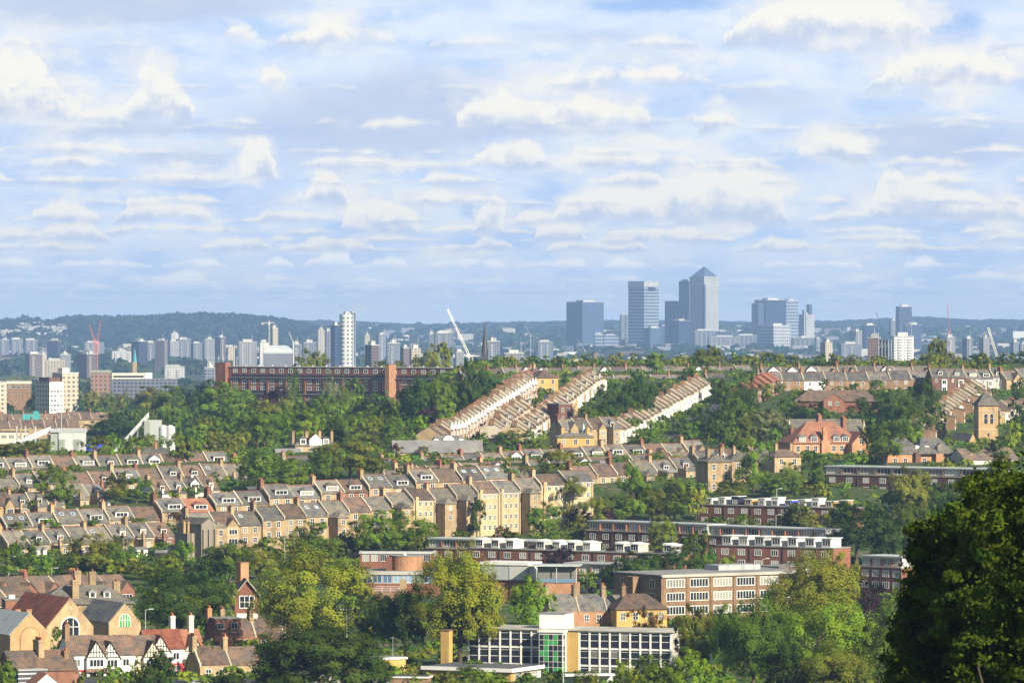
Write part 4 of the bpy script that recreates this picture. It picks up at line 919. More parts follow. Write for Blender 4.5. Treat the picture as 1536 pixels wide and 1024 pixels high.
# big three storey block
t = site('office_building', 'big brown brick block with bands of white windows facing the sun', 'building', 992, 1206, 31)
H = top_of(t, 992, 864); Lb = 42.0; Db = 21
bx('wall', t, 0, Lb, 0, Db, -9, H, 'brown'); bx('roof', t, -.3, Lb + .2, -.3, Db + .2, H, H + .3, 'lead'); bx('roof_edge', t, 0, Lb, -.42, -.31, H - .32, H + .36, 'concrete')
for c in range(6):
    for r in range(3): window(t, 4 + 6.6 * c, 0, H - 2.6 - 3.2 * r, 4.9, 1.75, 6, 1, fw=.14)
    bx('pier', t, 7.1 + 6.6 * c, 7.5 + 6.6 * c, -.16, .04, -6, H - .1, 'brown')
o = bx('stair_bay', t, -2.2, 0, 9, 12.5, -8, H - .4, 'brown')
for y in (4, 16.5):
    for r in range(2): w_ = window(t, 0, y, H - 3 - 3.2 * r, 2.2, 2.0, 2, 1, R(-90))
bx('roof_hut', t, 24, 36, 12, 18, H + .3, H + 1.5, 'palemetal')

# ---- the white framed school
t = site('school', 'white framed glass school with green panelled stair bay and white roof block', 'school', 703, 1060, -19)
H = top_of(t, 703, 942); L1 = 16.2
def curtain(parent, x0, x1, y, zt, n, storeys, panel='navy', sp=True):
    """glass wall: white posts and rails, panes, solid panels below each pane"""
    w = (x1 - x0) / n
    for i in range(n):
        for s in range(storeys):
            z1 = zt - 3.5 * s
            b = MB(); xa, xb = x0 + i * w + .12, x0 + (i + 1) * w - .12
            b.box(xa, xb, y - .02, y + .05, z1 - 1.95, z1 - .35, M['dglass'])
            b.box(xa, xb, y - .03, y + .05, z1 - 3.35, z1 - 2.05, M[panel]); b.box(xa, xb, y - .06, y + .04, z1 - 2.05, z1 - 1.95, M['white']); b.box(xa, xb, y - .06, y + .04, z1 - .75, z1 - .68, M['white'])
            b.build('window', parent)
    b = MB()
    for i in range(n + 1): x = x0 + i * w; b.box(x - .17, x + .17, y - .22, y + .06, zt - 3.5 * storeys, zt - .3, M['white'])
    for s in range(storeys + 1): b.box(x0 - .1, x1 + .1, y - .14, y + .055, zt - 3.5 * s - .3, zt - 3.5 * s, M['white'])
    b.build('window_frame', parent)
wl = bx('wall', t, 0, 44, .1, 9, -6, H, 'concrete')
bx('roof', t, -.4, 44.4, -.5, 9.4, H, H + .35, 'concrete')
curtain(wl, 0, L1 - .2, .08, H, 7, 3)
k = bx('stair_bay', t, L1, L1 + 5.2, -2.6, .05, -6, H - .3, 'white')
bw = 5.0 / 5
for i in range(5):
    for r in range(9):
        x = L1 + .1 + i * bw; z = H - 1.75 - r * 1.12
        part('window', k, lambda b: b.box(x + .08, x + bw - .08, -2.66, -2.5, z, z + 1.0, M['greenpanel' if (i in (1, 3) and r % 3 != 2) or (i + r) % 7 == 3 else 'dglass']))
for r in range(9):
    part('window', k, lambda b: b.box(L1 + 5.1, L1 + 5.26, -2.4, -1.4, H - 1.75 - r * 1.12, H - .75 - r * 1.12, M['greenpanel' if r > 4 else 'dglass']))
bx('stair_roof', k, L1 - .25, L1 + 5.5, -2.9, .1, H - .3, H + .02, 'white')
k = bx('roof_block', t, L1 - .6, L1 + 4.8, -.6, 5.4, H + .36, H + 3.3, 'white'); bx('block_roof', k, L1 - .7, L1 + 4.9, -.7, 5.5, H + 3.3, H + 3.5, 'lead')
bx('brick_panel', t, L1 + 5.3, L1 + 7.7, -.35, .4, -6, H - .32, 'yellow')
curtain(wl, L1 + 7.9, L1 + 7.9 + 19.6, .08, H, 9, 3)
# yellow brick single storey wing before it
t = site('school_hall', 'flat roofed yellow brick hall with white fascia before the glass school', 'school', 637, 1036, -27)
H = top_of(t, 637, 1000); La = 19.5
bx('wall', t, 0, La, 0, 13.5, -6, H, 'yellow'); bx('roof', t, -.5, La + .5, -.5, 14, H + .02, H + .2, 'felt')
part('fascia', t, lambda b: (b.box(-.6, La + .6, -.62, -.5, H - .45, H + .3, M['white']), b.box(La + .5, La + .62, -.5, 14, H - .45, H + .3, M['white'])))
for i in range(3): window(t, La, 3.2 + 3.6 * i, H - 3.0, 2.6, 2.3, 4, 3, R(90), fw=.12)
bx('door_frame', t, La, La + .08, 12, 13.2, -1, H - .9, 'white')
t = site('chimney_stack', 'tall square yellow brick chimney stack before the glass school', 'chimney', 661, 1052, -27); H = top_of(t, 661, 946); bx('stack', t, 0, 1.9, 0, 1.6, -4, H, 'yellow'); bx('cap', t, -.08, 1.98, -.08, 1.68, H, H + .3, 'brown')
t = site('flat_roofed_hut', 'small flat roofed yellow brick hut with aerial beside the school hall', 'hut', 575, 1046, 30); H = top_of(t, 575, 989); bx('wall', t, 0, 5.2, 0, 5, -6, H, 'yellow'); bx('roof', t, -.3, 5.5, -.3, 5.3, H, H + .4, 'white'); bx('roof_felt', t, -.1, 5.3, -.1, 5.1, H + .4, H + .46, 'lead'); window(t, 1.2, 0, H - 2.2, 1.2, 1.1, 1, 1); part('aerial', t, lambda b: (b.tube((4.4, 4, H + .4), (4.4, 4, H + 4.4), .05, .04, M['metal']), b.tube((3.8, 4, H + 4.1), (5.0, 4, H + 4.1), .03, .03, M['metal'])))
t = site('flat_roofed_hut', 'low dark roof with white kerb between hut and school hall', 'hut', 585, 1020, -10); H = top_of(t, 585, 1016); bx('wall', t, 0, 7.5, 0, 4.5, -5, H, 'brown'); bx('roof', t, -.3, 7.8, -.3, 4.8, H, H + .3, 'white'); bx('roof_felt', t, -.1, 7.6, -.1, 4.6, H + .3, H + .36, 'felt')
t = site('hall', 'wide dark grey flat topped roof with a square vent at the bottom', 'hall', 473, 992, 4); H = top_of(t, 473, 1024); bx('wall', t, 0, 14, 0, 9, -5, H, 'brown'); part('roof', t, lambda b: b.add([(-.4, -.4, H), (14.4, -.4, H), (14.4, 9.4, H), (-.4, 9.4, H), (1.4, 1.4, H + 1.1), (12.6, 1.4, H + 1.1), (12.6, 7.6, H + 1.1), (1.4, 7.6, H + 1.1)], [(0, 1, 5, 4), (1, 2, 6, 5), (2, 3, 7, 6), (3, 0, 4, 7), (4, 5, 6, 7), (3, 2, 1, 0)], M['lead'])); bx('roof_vent', t, 5.2, 7.6, 3.5, 5.2, H + 1.1, H + 1.6, 'metal')
# curved low roofs at the right foot of the school
t = site('covered_walk', 'low white edged covered walk at the foot of the glass school', 'walkway', 842, 1022, 12); H = top_of(t, 842, 1014); bx('roof', t, 0, 11, 0, 3, H, H + .35, 'white'); [bx('post', t, x, x + .15, .3, .45, -3, H, 'white') for x in (.4, 4, 7.5, 10.5)]; bx('wall', t, 0, 11, 2.7, 2.95, -3, H, 'render')

# ---- red drum building, white modern block
t = site('library', 'low white banded building with blue windows carrying a round red brick drum', 'building', 541, 1292, -6)
H = top_of(t, 541, 856); bx('wall', t, 0, 19, 0, 14, -8, H, 'darkred'); bx('roof', t, -.3, 19.3, -.4, 14.3, H - .9, H, 'concrete'); bx('roof_felt', t, .1, 18.9, .1, 13.9, H, H + .05, 'lead')
k = part('drum', t, lambda b: b.cyl(11, 5.5, H + .05, H + 3.6, 4.1, 4.1, M['orange'], 28)); part('drum_cap', k, lambda b: b.cyl(11, 5.5, H + 3.6, H + 3.8, 4.2, 4.2, M['lead'], 28)); bx('drum_door', k, 6.2, 7.6, 1.2, 6, H + .05, H + 3.4, 'darkred')
part('roof_dome', k, lambda b: b.cyl(10.5, 5.5, H + 3.8, H + 4.5, .5, .2, M['white'], 10))
for i in range(7): window(t, 1.6 + 2.6 * i, 0, H - 2.9, 2.2, 1.8, 2, 1, gm='bglass', fw=.1)
t = site('school_annexe', 'narrow white fascia row behind the round red brick drum', 'building', 540, 1342, -5); H = top_of(t, 540, 826); bx('wall', t, 0, 19, 0, 6, -8, H, 'darkred'); bx('roof', t, -.2, 19.2, -.3, 6.2, H - .7, H, 'palemetal'); [window(t, 1.5 + 2.3 * i, 0, H - 2.6, 1.6, 1.7, 3, 1) for i in range(8)]
t = site('railing_terrace', 'white railed terrace on brown brick below the blue windows', 'terrace', 560, 1262, -4); H = top_of(t, 560, 888); bx('wall', t, 0, 6.5, 0, 4, -6, H, 'brown'); [bx('rail', t, 0, 6.4, .05, .11, H + z, H + z + .08, 'white') for z in (.4, .9, 1.4)]; [bx('post', t, x, x + .08, .05, .13, H, H + 1.45, 'white') for x in (0, 2.1, 4.2, 6.3)]; bx('pier', t, 6.5, 8.0, .5, 2, -6, H + 3.2, 'stock')
t = site('modern_house', 'white and silver flat roofed block with ribbed panel on red brick', 'building', 722, 1272, -24); H = top_of(t, 722, 842)
bx('upper_wall', t, 0, 12.5, 0, 8, H - 4.4, H - .7, 'palemetal'); bx('roof', t, -.3, 12.8, -.3, 8.3, H - .7, H, 'white'); bx('base', t, .5, 12.2, .6, 7.8, -8, H - 4.4, 'red'); bx('white_panel', t, 12.3, 12.56, 1.2, 7.6, H - 4.4, H - .72, 'white'); bx('ribbed_panel', t, 7.6, 12, -.12, .02, H - 4.2, H - 1.0, 'grey'); window(t, 12.56, 6.2, H - 4.0, 1.6, 2.8, 3, 1, R(90))
t = site('glass_pavilion', 'open glass pavilion with thin floating roof on red brick', 'pavilion', 804, 1262, -6); H = top_of(t, 804, 847); bx('base', t, 0, 10.2, 0, 7, -8, H - 4.4, 'orange'); bx('roof', t, -1.4, 10.8, -.8, 7.6, H - .3, H, 'palemetal'); [bx('post', t, x, x + .18, -.3, -.12, H - 4.4, H - .3, 'palemetal') for x in (0.1, 5.0, 9.9)]; bx('glass_wall', t, .3, 10, 1.2, 1.3, H - 4.4, H - .3, 'dglass'); bx('glass_rail', t, .2, 9.8, -.2, -.15, H - 4.3, H - 3.3, 'bglass')

# ---- bottom left: halls
t = site('school_hall', 'orange brick gabled hall with a blind arch and pale metal roof', 'hall', 15, 1078, 27)
H = top_of(t, 15, 952); w = 9.0; wall_gable(t, 0, w, 0, 18, H, H + 4.4, 'hallbrick', 'y'); roof_gable(t, 0, w, .35, 18, H, H + 4.4, 'palemetal', 'y', ov=.15)
o = [(w / 2 + x, z - 1) for x, z in arch_pts(4.6, H + 2.6)]; i_ = [(w / 2 + x, z - 1) for x, z in arch_pts(4.2, H + 2.4)]
poly_pane('blind_arch', t, o, 0, 'brown', .05); poly_pane('arch_infill', t, i_, -.02, 'hallbrick', .07)
for i, px in enumerate((7, 23, 40)):
    t2 = site('brick_chimney', 'short square orange chimney stub behind the gabled hall{o}', 'chimney', px, 1096, 27); H2 = top_of(t2, px, 913); bx('stack', t2, 0, 1.15, 0, .9, 0, H2, 'hallbrick'); bx('cap', t2, -.06, 1.21, -.06, .96, H2 - .3, H2, 'red')
t = site('church_hall', 'brown tiled hall with large white arched window in its gable', 'hall', 70, 1100, 27)
H = top_of(t, 70, 941); w = 10.8; wall_gable(t, 0, w, 0, 26, H, H + 6.2, 'stock', 'y'); roof_gable(t, 0, w, .4, 26, H, H + 6.2, 'redtile', 'y', ov=.1)
arch_window(t, w / 2, 0, H - 2.2, 3.9, 4.2, 'white', 'glass', 3, .28); bx('plaque', t, w / 2 - .3, w / 2 + .3, -.06, .05, H + 3.6, H + 4.4, 'coping')
t = site('church_hall', 'black slate hall with green arched window in its gable', 'hall', 163, 1128, 27)
H = top_of(t, 163, 934); w = 7.6; wall_gable(t, 0, w, 0, 18, H, H + 4.2, 'stock', 'y'); roof_gable(t, 0, w, .35, 18, H, H + 4.2, 'slate', 'y', ov=.12); arch_window(t, w / 2, 0, H - .9, 2.5, 2.7, 'white', 'greenpanel', 4, .16)
t = site('hipped_house', 'broad slate hipped house with three very tall chimneys and two dormers', 'house', 62, 1196, 12)
H = top_of(t, 62, 905); Lh = 21.5; bx('wall', t, 0, Lh, 0, 13, -8, H, 'stock'); part('roof', t, lambda b: b.hip(-.5, Lh + .5, -.5, 13.5, H, H + 4.0, 6, M['slate2'], .25))
for x, y, h in ((8.2, 1.2, 5.4), (13.0, 7.5, 7.0), (18.8, 8, 4.6), (9.6, 8.5, 7.2)): chimney(t, x, y, y + 2.4, H - .5, H + h, 'stock', w=1.5, pots=5)
for x in (12.2, 15.6):
    d = part('dormer', t, lambda b: (b.box(x - .8, x + .8, 1.6, 5, H + 1.0, H + 2.6, M['white']), b.hip(x - 1, x + 1, 1.4, 5.4, H + 2.6, H + 3.2, .8, M['lead'], .1, 'y'))); window(d, x, 1.6, H + 1.35, 1.0, 1.0, 1, 1)
for x in (4, 12, 16, 20): window(t, x, 0, H - 2.6, 1.1, 1.7, 2, 2)
row((-20, 866, 1248), (200, 862, 1290), 6, kk('g_red'), 'behind the slate hipped house', word='house')
row((-30, 884, 1210), (60, 882, 1225), 2, kk('p_brown'), 'behind the brown tiled hall')

# ---- half timbered houses
def tudor(px, ytop, d, deg, roofm, gx, label, base='redpaint', cm='render'):
    t = site('timbered_house', label, 'house', px, d, deg); w = 7.8; H = top_of(t, px, ytop) - 3.6
    wall_gable(t, 0, w, 0, 9, H, H + 3.5, cm); roof_gable(t, 0, w, 0, 9, H, H + 3.5, roofm)
    bx('lower_wall', t, -.02, w + .02, -.06, .05, -4, H - 3.1, base)
    x0, x1 = gx, gx + 4.0; xm = (x0 + x1) / 2
    g_ = bx('bay', t, x0, x1, -1.1, .1, -5, H - .6, cm)
    part('gable', g_, lambda b: b.py_([(x0, H - .6), (x1, H - .6), (xm, H + 2.5)], -1.08, 3, M[cm]))
    def tm(b):
        for q in (-1.2, -.6, 0, .6, 1.2):
            h = 3.1 * (1 - abs(q) / 2) - .15; b.box(xm + q - .06, xm + q + .06, -1.14, -1.05, H - .6, H - .6 + h, M['timber'])
        b.box(x0 + .1, x1 - .1, -1.15, -1.05, H - .62, H - .45, M['timber']); b.box(x0 + .8, x1 - .8, -1.15, -1.05, H + .45, H + .6, M['timber'])
    part('timber_frame', g_, tm)
    roof_gable(g_, x0, x1, -1.2, 4.4, H - .55, H + 2.6, roofm, 'y', ov=.35, name='gable_roof')
    window(g_, xm, -1.1, H - 2.4, 2.8, 1.35, 4, 1, fw=.12); window(g_, xm, -1.1, H - 5.6, 3.0, 1.9, 4, 2, fw=.12)
    part('bay_canopy', g_, lambda b: b.px_([(-1.9, H - 3.5), (-1.05, H - 2.75), (-1.05, H - 3.5)][::-1], x0 - .3, x1 + .3, M[roofm]))
    xo = gx - 1.8 if gx > 2.5 else gx + 5.6
    window(t, min(max(xo, .9), w - .9), 0, H - 2.3, 1.2, 1.3, 2, 1, fw=.12); window(t, min(max(xo, .9), w - .9), -.06, H - 5.7, 1.4, 2.0, 2, 1, fw=.12)
    return t, H
DG = 21
t, H = tudor(104, 955, 1040, DG, 'browntile', 3.4, 'white half timbered house under brown tiles with dark chimney'); chimney(t, .5, 3.2, 5.4, H + 2, H + 6, 'brown', pots=4, sub=True)
tudor(147, 955, 1044, DG, 'browntile', .3, 'white half timbered house joined beneath the brown tiled ridge', 'render')
tudor(190, 955, 1048, DG, 'browntile', 3.3, 'cream half timbered house with yellow green gable', cm='cream')
tudor(222, 946, 1052, DG, 'redtile', .4, 'white half timbered house between cream gable and red roof')
t, H = tudor(252, 946, 1056, DG, 'orangetile', 3.3, 'half timbered house with bright orange tiles and cream chimneys', cm='cream')
for x in (2.2, 6.2): chimney(t, x, 3.6, 5.2, H + 2, H + 6.5, 'cream', pots=3, sub=True)
slope_win(t, 1.5, 2.0, H + 2.0, 1.0, 1.5, 38)
# ---- roofs in the bottom corner
t = site('terraced_house', 'brown roofed house with a long stack of red pots and slatted rear', 'house', 18, 1000, 24)
H = top_of(t, 18, 1002); w = 13; wall_gable(t, 0, w, 0, 9, H - .5, H + 3.0, 'red', 'x', 4); roof_gable(t, 0, w, 0, 9, H - .5, H + 3.0, 'browntile')
b_ = bx('rear_extension', t, .3, 6, -3, .4, -4, H - .3, 'felt'); [bx('slat', b_, .2, 6.1, -3.12, -3, z, z + .22, 'white') for z in (H - 2.8, H - 1.9, H - 1.0)]; bx('extension_roof', b_, .1, 6.2, -3.2, .5, H - .3, H - .1, 'palemetal')
chimney(t, 6.9, 2.6, 6.2, H + 1, H + 5.2, 'stock', w=1.1, pots=7, sub=True)
t = site('terraced_house', 'brown tiled house with plain chimney below the timbered houses', 'house', 66, 1004, 24); H = top_of(t, 66, 1004); wall_gable(t, 0, 7, 0, 9, H - .5, H + 3.2, 'red', 'x', 4); roof_gable(t, 0, 7, 0, 9, H - .5, H + 3.2, 'browntile'); chimney(t, 5, 1.0, 2.2, H, H + 3.6, 'brown', pots=2, sub=True); window(t, 3.5, 0, H - 2.4, 1.4, 1.4, 2, 1)
t = site('porch', 'small orange tiled gabled porch at the bottom edge', 'porch', 54, 986, 24); H = top_of(t, 54, 1020); wall_gable(t, 0, 4.5, 0, 5, H - .6, H + 1.2, 'render', 'y', 4); roof_gable(t, 0, 4.5, 0, 5, H - .6, H + 1.2, 'orangetile', 'y')
t = site('low_roofs', 'flat grey rear roofs before the slate hipped house', 'building', 8, 1160, 12); H = top_of(t, 8, 900); bx('wall', t, 0, 9, 0, 8, -5, H, 'red'); bx('roof', t, -.2, 9.2, -.2, 8.2, H, H + .25, 'lead'); [bx('roof_box', t, x, x + 1.4, 2, 4, H + .25, H + 1.1, 'render') for x in (1, 4.5, 7)]
# ---- terraces in the bottom middle
def low_terrace(px, ytop, d, deg, n, roofm, wallm, lab, pots=5, cm='stock'):
    for i in range(n):
        c, s_ = math.cos(R(deg)), math.sin(R(deg)); x, y = wx(px, d) + i * 6.6 * c, d + i * 6.6 * s_
        t = empty('terraced_house', (x, y, ground(x, y)), R(deg)); q = 768 + F * x / y; H = wz(ytop + i * .6, y) - t.location.z - 3.6
        wall_gable(t, 0, 6.6, 0, 9, H, H + 3.6, wallm); roof_gable(t, .02, 6.58, 0, 9, H, H + 3.6, roofm, ov=.02)
        part('parapet', t, lambda b: b.px_([(-.2, H - .2), (-.2, H + .4), (4.5, H + 4.1), (9.2, H + .4), (9.2, H - .2), (4.5, H + 3)][::-1], -.16, .16, M['coping'])); chimney(t, 0, 3.4, 5.8, H + 2.6, H + 5.9, cm, pots=pots, sub=True)
        window(t, 1.8, 0, H - 2.2, 1.0, 1.5, 2, 2); window(t, 4.7, 0, H - 2.2, 1.0, 1.5, 2, 2); window(t, 3.3, 0, H - 5.2, 1.2, 1.6, 2, 2)
        tag(t, lab + '{o}', 'house', 'houses ' + lab.split(' house ')[-1], q)
low_terrace(340, 930, 1130, 18, 3, 'browntile', 'red', 'brown tiled house with pale party walls behind dark bushes', cm='stock')
low_terrace(300, 972, 1040, 22, 2, 'browntile', 'stock', 'brown roofed house with long rows of orange pots', 7)
low_terrace(826, 893, 1168, 12, 3, 'slate', 'orange', 'slate roofed orange brick house behind the glass school', 3)
t = site('hipped_house', 'brown hipped house with yellow wall behind the russet tree', 'house', 925, 1166, 16); H = top_of(t, 925, 913); bx('wall', t, 0, 12, 0, 9, -6, H, 'yellow'); part('roof', t, lambda b: b.hip(-.4, 12.4, -.4, 9.4, H, H + 3.2, 4, M['browntile'], .2)); chimney(t, 3, 4, 5.6, H + 1, H + 5, 'brown'); [window(t, x, 0, H - 2.5, 1.1, 1.6, 2, 2) for x in (1.5, 4.5, 8, 10.6)]
t = site('flat_dormer_house', 'house with flat roofed dark red attic and two white windows', 'house', 322, 1124, 18); H = top_of(t, 322, 949); wall_gable(t, 0, 6.4, 0, 9, H, H + 2.6, 'red'); roof_gable(t, 0, 6.4, 0, 9, H, H + 2.6, 'browntile'); k = bx('attic', t, .3, 6.1, .4, 7, H + .2, H + 3.0, 'darkred'); bx('attic_roof', k, .1, 6.3, .1, 7.2, H + 3.0, H + 3.2, 'lead'); [window(k, x, .4, H + .9, 1.3, 1.2, 2, 1) for x in (1.5, 4.6)]; chimney(t, .2, 5, 7.2, H + 2, H + 5.2, 'orange', pots=5, sub=True)
t = site('gabled_house', 'red tile hung gable with wide white window below the brick stack', 'house', 352, 1172, 8); H = top_of(t, 352, 892); wall_gable(t, 0, 5.6, 0, 8, H, H + 3.4, 'darkred', 'y'); roof_gable(t, 0, 5.6, -.5, 8, H, H + 3.4, 'slate2', 'y', ov=.4); part('bargeboard', t, lambda b: b.py_([(-.4, H - .6), (2.8, H + 3.3), (6, H - .6), (6, H - .25), (2.8, H + 3.66), (-.4, H - .25)], -.75, -.6, M['coping'])); window(t, 2.8, 0, H - 2.9, 3.2, 2.6, 3, 2, fw=.16); bx('lower_bay', t, .4, 5.2, -.5, .1, -5, H - 4.2, 'render')
t = site('brick_stack', 'massive plain red brick stack rising behind the tile hung gable', 'tower', 361, 1190, 30); H = top_of(t, 361, 844); bx('stack', t, 0, 2.1, 0, 2.6, -6, H, 'orange'); bx('cap', t, -.06, 2.16, -.06, 2.66, H, H + .18, 'red')
# ---- silos in the valley
t = site('silo_shed', 'pale clad aggregate shed with a long rising conveyor', 'industrial shed', 88, 2285, 4); H = top_of(t, 88, 648); w = 12
bx('wall', t, 0, w, 0, 12, -6, H - 3.2, 'palemetal'); bx('upper_wall', t, -.05, w + .05, -.05, 12, H - 3.2, H, 'palemetal'); roof_gable(t, -3.6, w + .3, 0, 12, H, H + 1.4, 'palemetal')
for x in (0.1, 6.6): bx('green_panel', t, x, x + 2.6, -.1, .02, -5, H - 3.2, 'greencladding')
bx('side_wall', t, -3.6, -.06, .6, 11, -6, H, 'greencladding'); bx('door', t, -4.8, -3.65, 2, 4, H - 3.4, H - 1.2, 'orange')
pts = [(-22.0, H - 7.6), (-16, H - 5.6), (-10, H - 2.6), (-6, H - 1.0), (-3.6, H - .2)]
k = part('conveyor', t, lambda b: [b.add([(x0, 4, z0), (x1, 4, z1), (x1, 7.5, z1), (x0, 7.5, z0), (x0, 4, z0 + 2.6), (x1, 4, z1 + 2.6), (x1, 7.5, z1 + 2.6), (x0, 7.5, z0 + 2.6)], [(0, 3, 2, 1), (4, 5, 6, 7), (0, 1, 5, 4), (1, 2, 6, 5), (2, 3, 7, 6), (3, 0, 4, 7)], M['whitecladding']) for (x0, z0), (x1, z1) in zip(pts, pts[1:])])
part('trestle', t, lambda b: [b.tube((x, 5, -5), (x + dx, 5, z), .16, .16, M['metal'], 5) for x, dx, z in ((-12, 0, H - 3.4), (-8.6, 0, H - 2), (-12, 3.4, H - 3.2), (-8.6, -3.4, H - 6), (-5, 0, H - 1), (-8.6, 3.6, H - 5))]); bx('bin', t, -10.5, -5.2, 6, 9, -5, H - 4.6, 'stock')
t = site('silo_tower', 'pale twin silo with a steep straight conveyor in the wood', 'silo', 216, 2260, -8); H = top_of(t, 216, 640)
bx('tower', t, 0, 6.6, 0, 7, -5, H + 3, 'palemetal'); [part('silo', t, lambda b: (b.cyl(x, 1.2, -5, H, 2.1, 2.1, M['whitecladding'], 14), b.cyl(x, 1.2, H, H + .9, 2.15, .4, M['whitecladding'], 14))) for x in (8.6, 11.6)]
part('conveyor', t, lambda b: b.add([(-14.5, 1, -1.6), (1.5, 1, H + 4), (1.5, 3.4, H + 4), (-14.5, 3.4, -1.6), (-14.5, 1, .6), (1.5, 1, H + 6.2), (1.5, 3.4, H + 6.2), (-14.5, 3.4, .6)], [(0, 3, 2, 1), (4, 5, 6, 7), (0, 1, 5, 4), (1, 2, 6, 5), (2, 3, 7, 6), (3, 0, 4, 7)], M['whitecladding']))
part('trestle', t, lambda b: [b.tube((x, 2, -4), (x + dx, 2, z), .14, .14, M['metal'], 5) for x, dx, z in ((-6, 0, H - 4.0), (-3.2, 0, H - 1), (-6, 2.8, H - 2), (-3.2, -2.8, H - 6))]); bx('side_panel', t, .2, 2.6, -.08, .02, -4, H + 2.6, 'greencladding')
t = site('container_stack', 'bright blue ribbed container stack beside the pale shed', 'container', 129, 2270, -3); H = top_of(t, 129, 666); bx('body', t, 0, 7, 0, 3, -3, H, 'bluepaint'); [bx('rib', t, x * .85 + .3, x * .85 + .45, -.08, .02, -3, H, 'bluepaint') for x in range(8)]
t = site('mast', 'thin tall grey lighting mast before the white flats', 'mast', 92, 2340); H = top_of(t, 92, 586); part('pole', t, lambda b: b.tube((0, 0, -2), (0, 0, H), .22, .12, M['metal'], 7)); bx('lamp_head', t, -.6, .6, -.2, .2, H, H + .5, 'palemetal')
for i, px in enumerate((24, 30, 37, 44, 52)): t = site('column_post', 'rusty concrete post standing in the aggregate yard{o}', 'post', px, 2420 + 6 * i); H = top_of(t, px, 640 + 2 * (i % 2)); bx('shaft', t, 0, .7, 0, .7, -3, H, 'stock' if i % 2 else 'concrete'); bx('cap', t, -.1, .8, -.1, .8, H, H + .3, 'concrete')
t = site('low_building', 'pale low yard building with glazed front at the aggregate yard', 'building', -12, 2450, 3); H = top_of(t, -12, 648); bx('wall', t, 0, 17, 0, 9, -5, H, 'cream'); bx('roof', t, -.3, 17.3, -.3, 9.3, H, H + .5, 'browntile'); [window(t, 2 + 3.6 * i, 0, H - 3, 2.4, 1.7, 3, 1) for i in range(5)]
t = site('scaffold', 'turquoise sheeted scaffold over a roof in the valley', 'scaffold', 34, 2660, 3); H = top_of(t, 34, 621); bx('sheeting', t, 0, 9, 0, 5, -3, H, 'teal'); bx('hoist', t, 5.6, 8.2, -.2, 1, H, H + 1.6, 'teal')

def garden_shed(px, py, m, rm, lab, glass=False):
    d = d_at(px, py); t = site('conservatory' if glass else 'garden_shed', lab + '{o}', 'conservatory' if glass else 'shed', px, d, RND.uniform(-20, 40), 'garden sheds')
    wall_gable(t, 0, 3.4, 0, 2.6, 2.0, 2.7, m, 'x', 2); roof_gable(t, 0, 3.4, 0, 2.6, 2.0, 2.7, rm, ov=.15, th=.08)
    if glass: [window(t, .9 + 1.6 * i, 0, .5, 1.3, 1.3, 2, 1) for i in range(2)]
    else: bx('door', t, 1.2, 2.1, -.05, .05, 0, 1.9, 'timber')
for i, px in enumerate((20, 118, 150, 212, 238, 300, 372)): garden_shed(px, 746 + 7 * (i % 3), ('timber', 'stock', 'render')[i % 3], ('felt', 'lead')[i % 2], 'small garden shed among the trees behind the stepped row')
for i, px in enumerate((55, 118, 205, 232, 256)): garden_shed(px, 836 + 5 * (i % 2), ('render', 'timber')[i % 2], 'lead', 'small garden shed below the low rear row')
for i, px in enumerate((410, 455, 505, 655, 700, 735, 770)): garden_shed(px, 826 + 4 * (i % 3), 'render' if i % 2 else 'timber', 'lead', 'pale garden building behind the terrace foot', i % 2 == 1)
for i, px in enumerate((900, 940, 1000, 1052, 1120)): garden_shed(px, 706 + 6 * (i % 3), 'render' if i % 2 else 'timber', 'lead', 'garden building below the middle chimney row', i % 2 == 1)
# ------------------------------------------------------------------ the far city
FA = {
 'bluegrey': facade('slab_bluegrey', (.135, .15, .19), (.045, .06, .09), 2.9, 3.2, .5, .62),
 'pale': facade('slab_pale', (.215, .215, .23), (.07, .085, .11), 2.9, 3.4, .45, .6),
 'cream': facade('slab_cream', (.40, .36, .28), (.13, .12, .11), 2.9, 3.6, .45, .5),
 'brown': facade('slab_brown', (.12, .09, .088), (.045, .045, .06), 2.9, 3.4, .4, .5),
 'dark': facade('slab_dark', (.06, .07, .11), (.02, .03, .05), 3.2, 2.4, .6, .7, .3),
 'white': facade('slab_white', (.50, .49, .48), (.2, .21, .23), 3.0, 3.6, .42, .6),
 'steel': facade('tower_steel', (.36, .36, .36), (.15, .17, .21), 4.1, 3.0, .45, .6, .35),
 'glassb': facade('tower_blue_glass', (.085, .125, .20), (.03, .05, .10), 4.1, 5.0, .6, .88, .3),
 'glassd': facade('tower_dark_glass', (.045, .07, .13), (.02, .03, .07), 4.1, 6.0, .65, .9, .3),
 'glassl': facade('tower_pale_glass', (.27, .30, .34), (.07, .105, .17), 8.2, 9.0, .55, .97, .3),
 'grid': facade('block_white_grid', (.42, .43, .44), (.10, .12, .17), 7.8, 6.4, .55, .62, .4),
 'dots': facade('tower_dotted', (.55, .55, .53), (.15, .17, .21), 6.0, 6.0, .5, .5, .4),
 'brick': facade('block_brick', (.22, .13, .10), (.08, .07, .07), 3.2, 3.4, .45, .5),
}
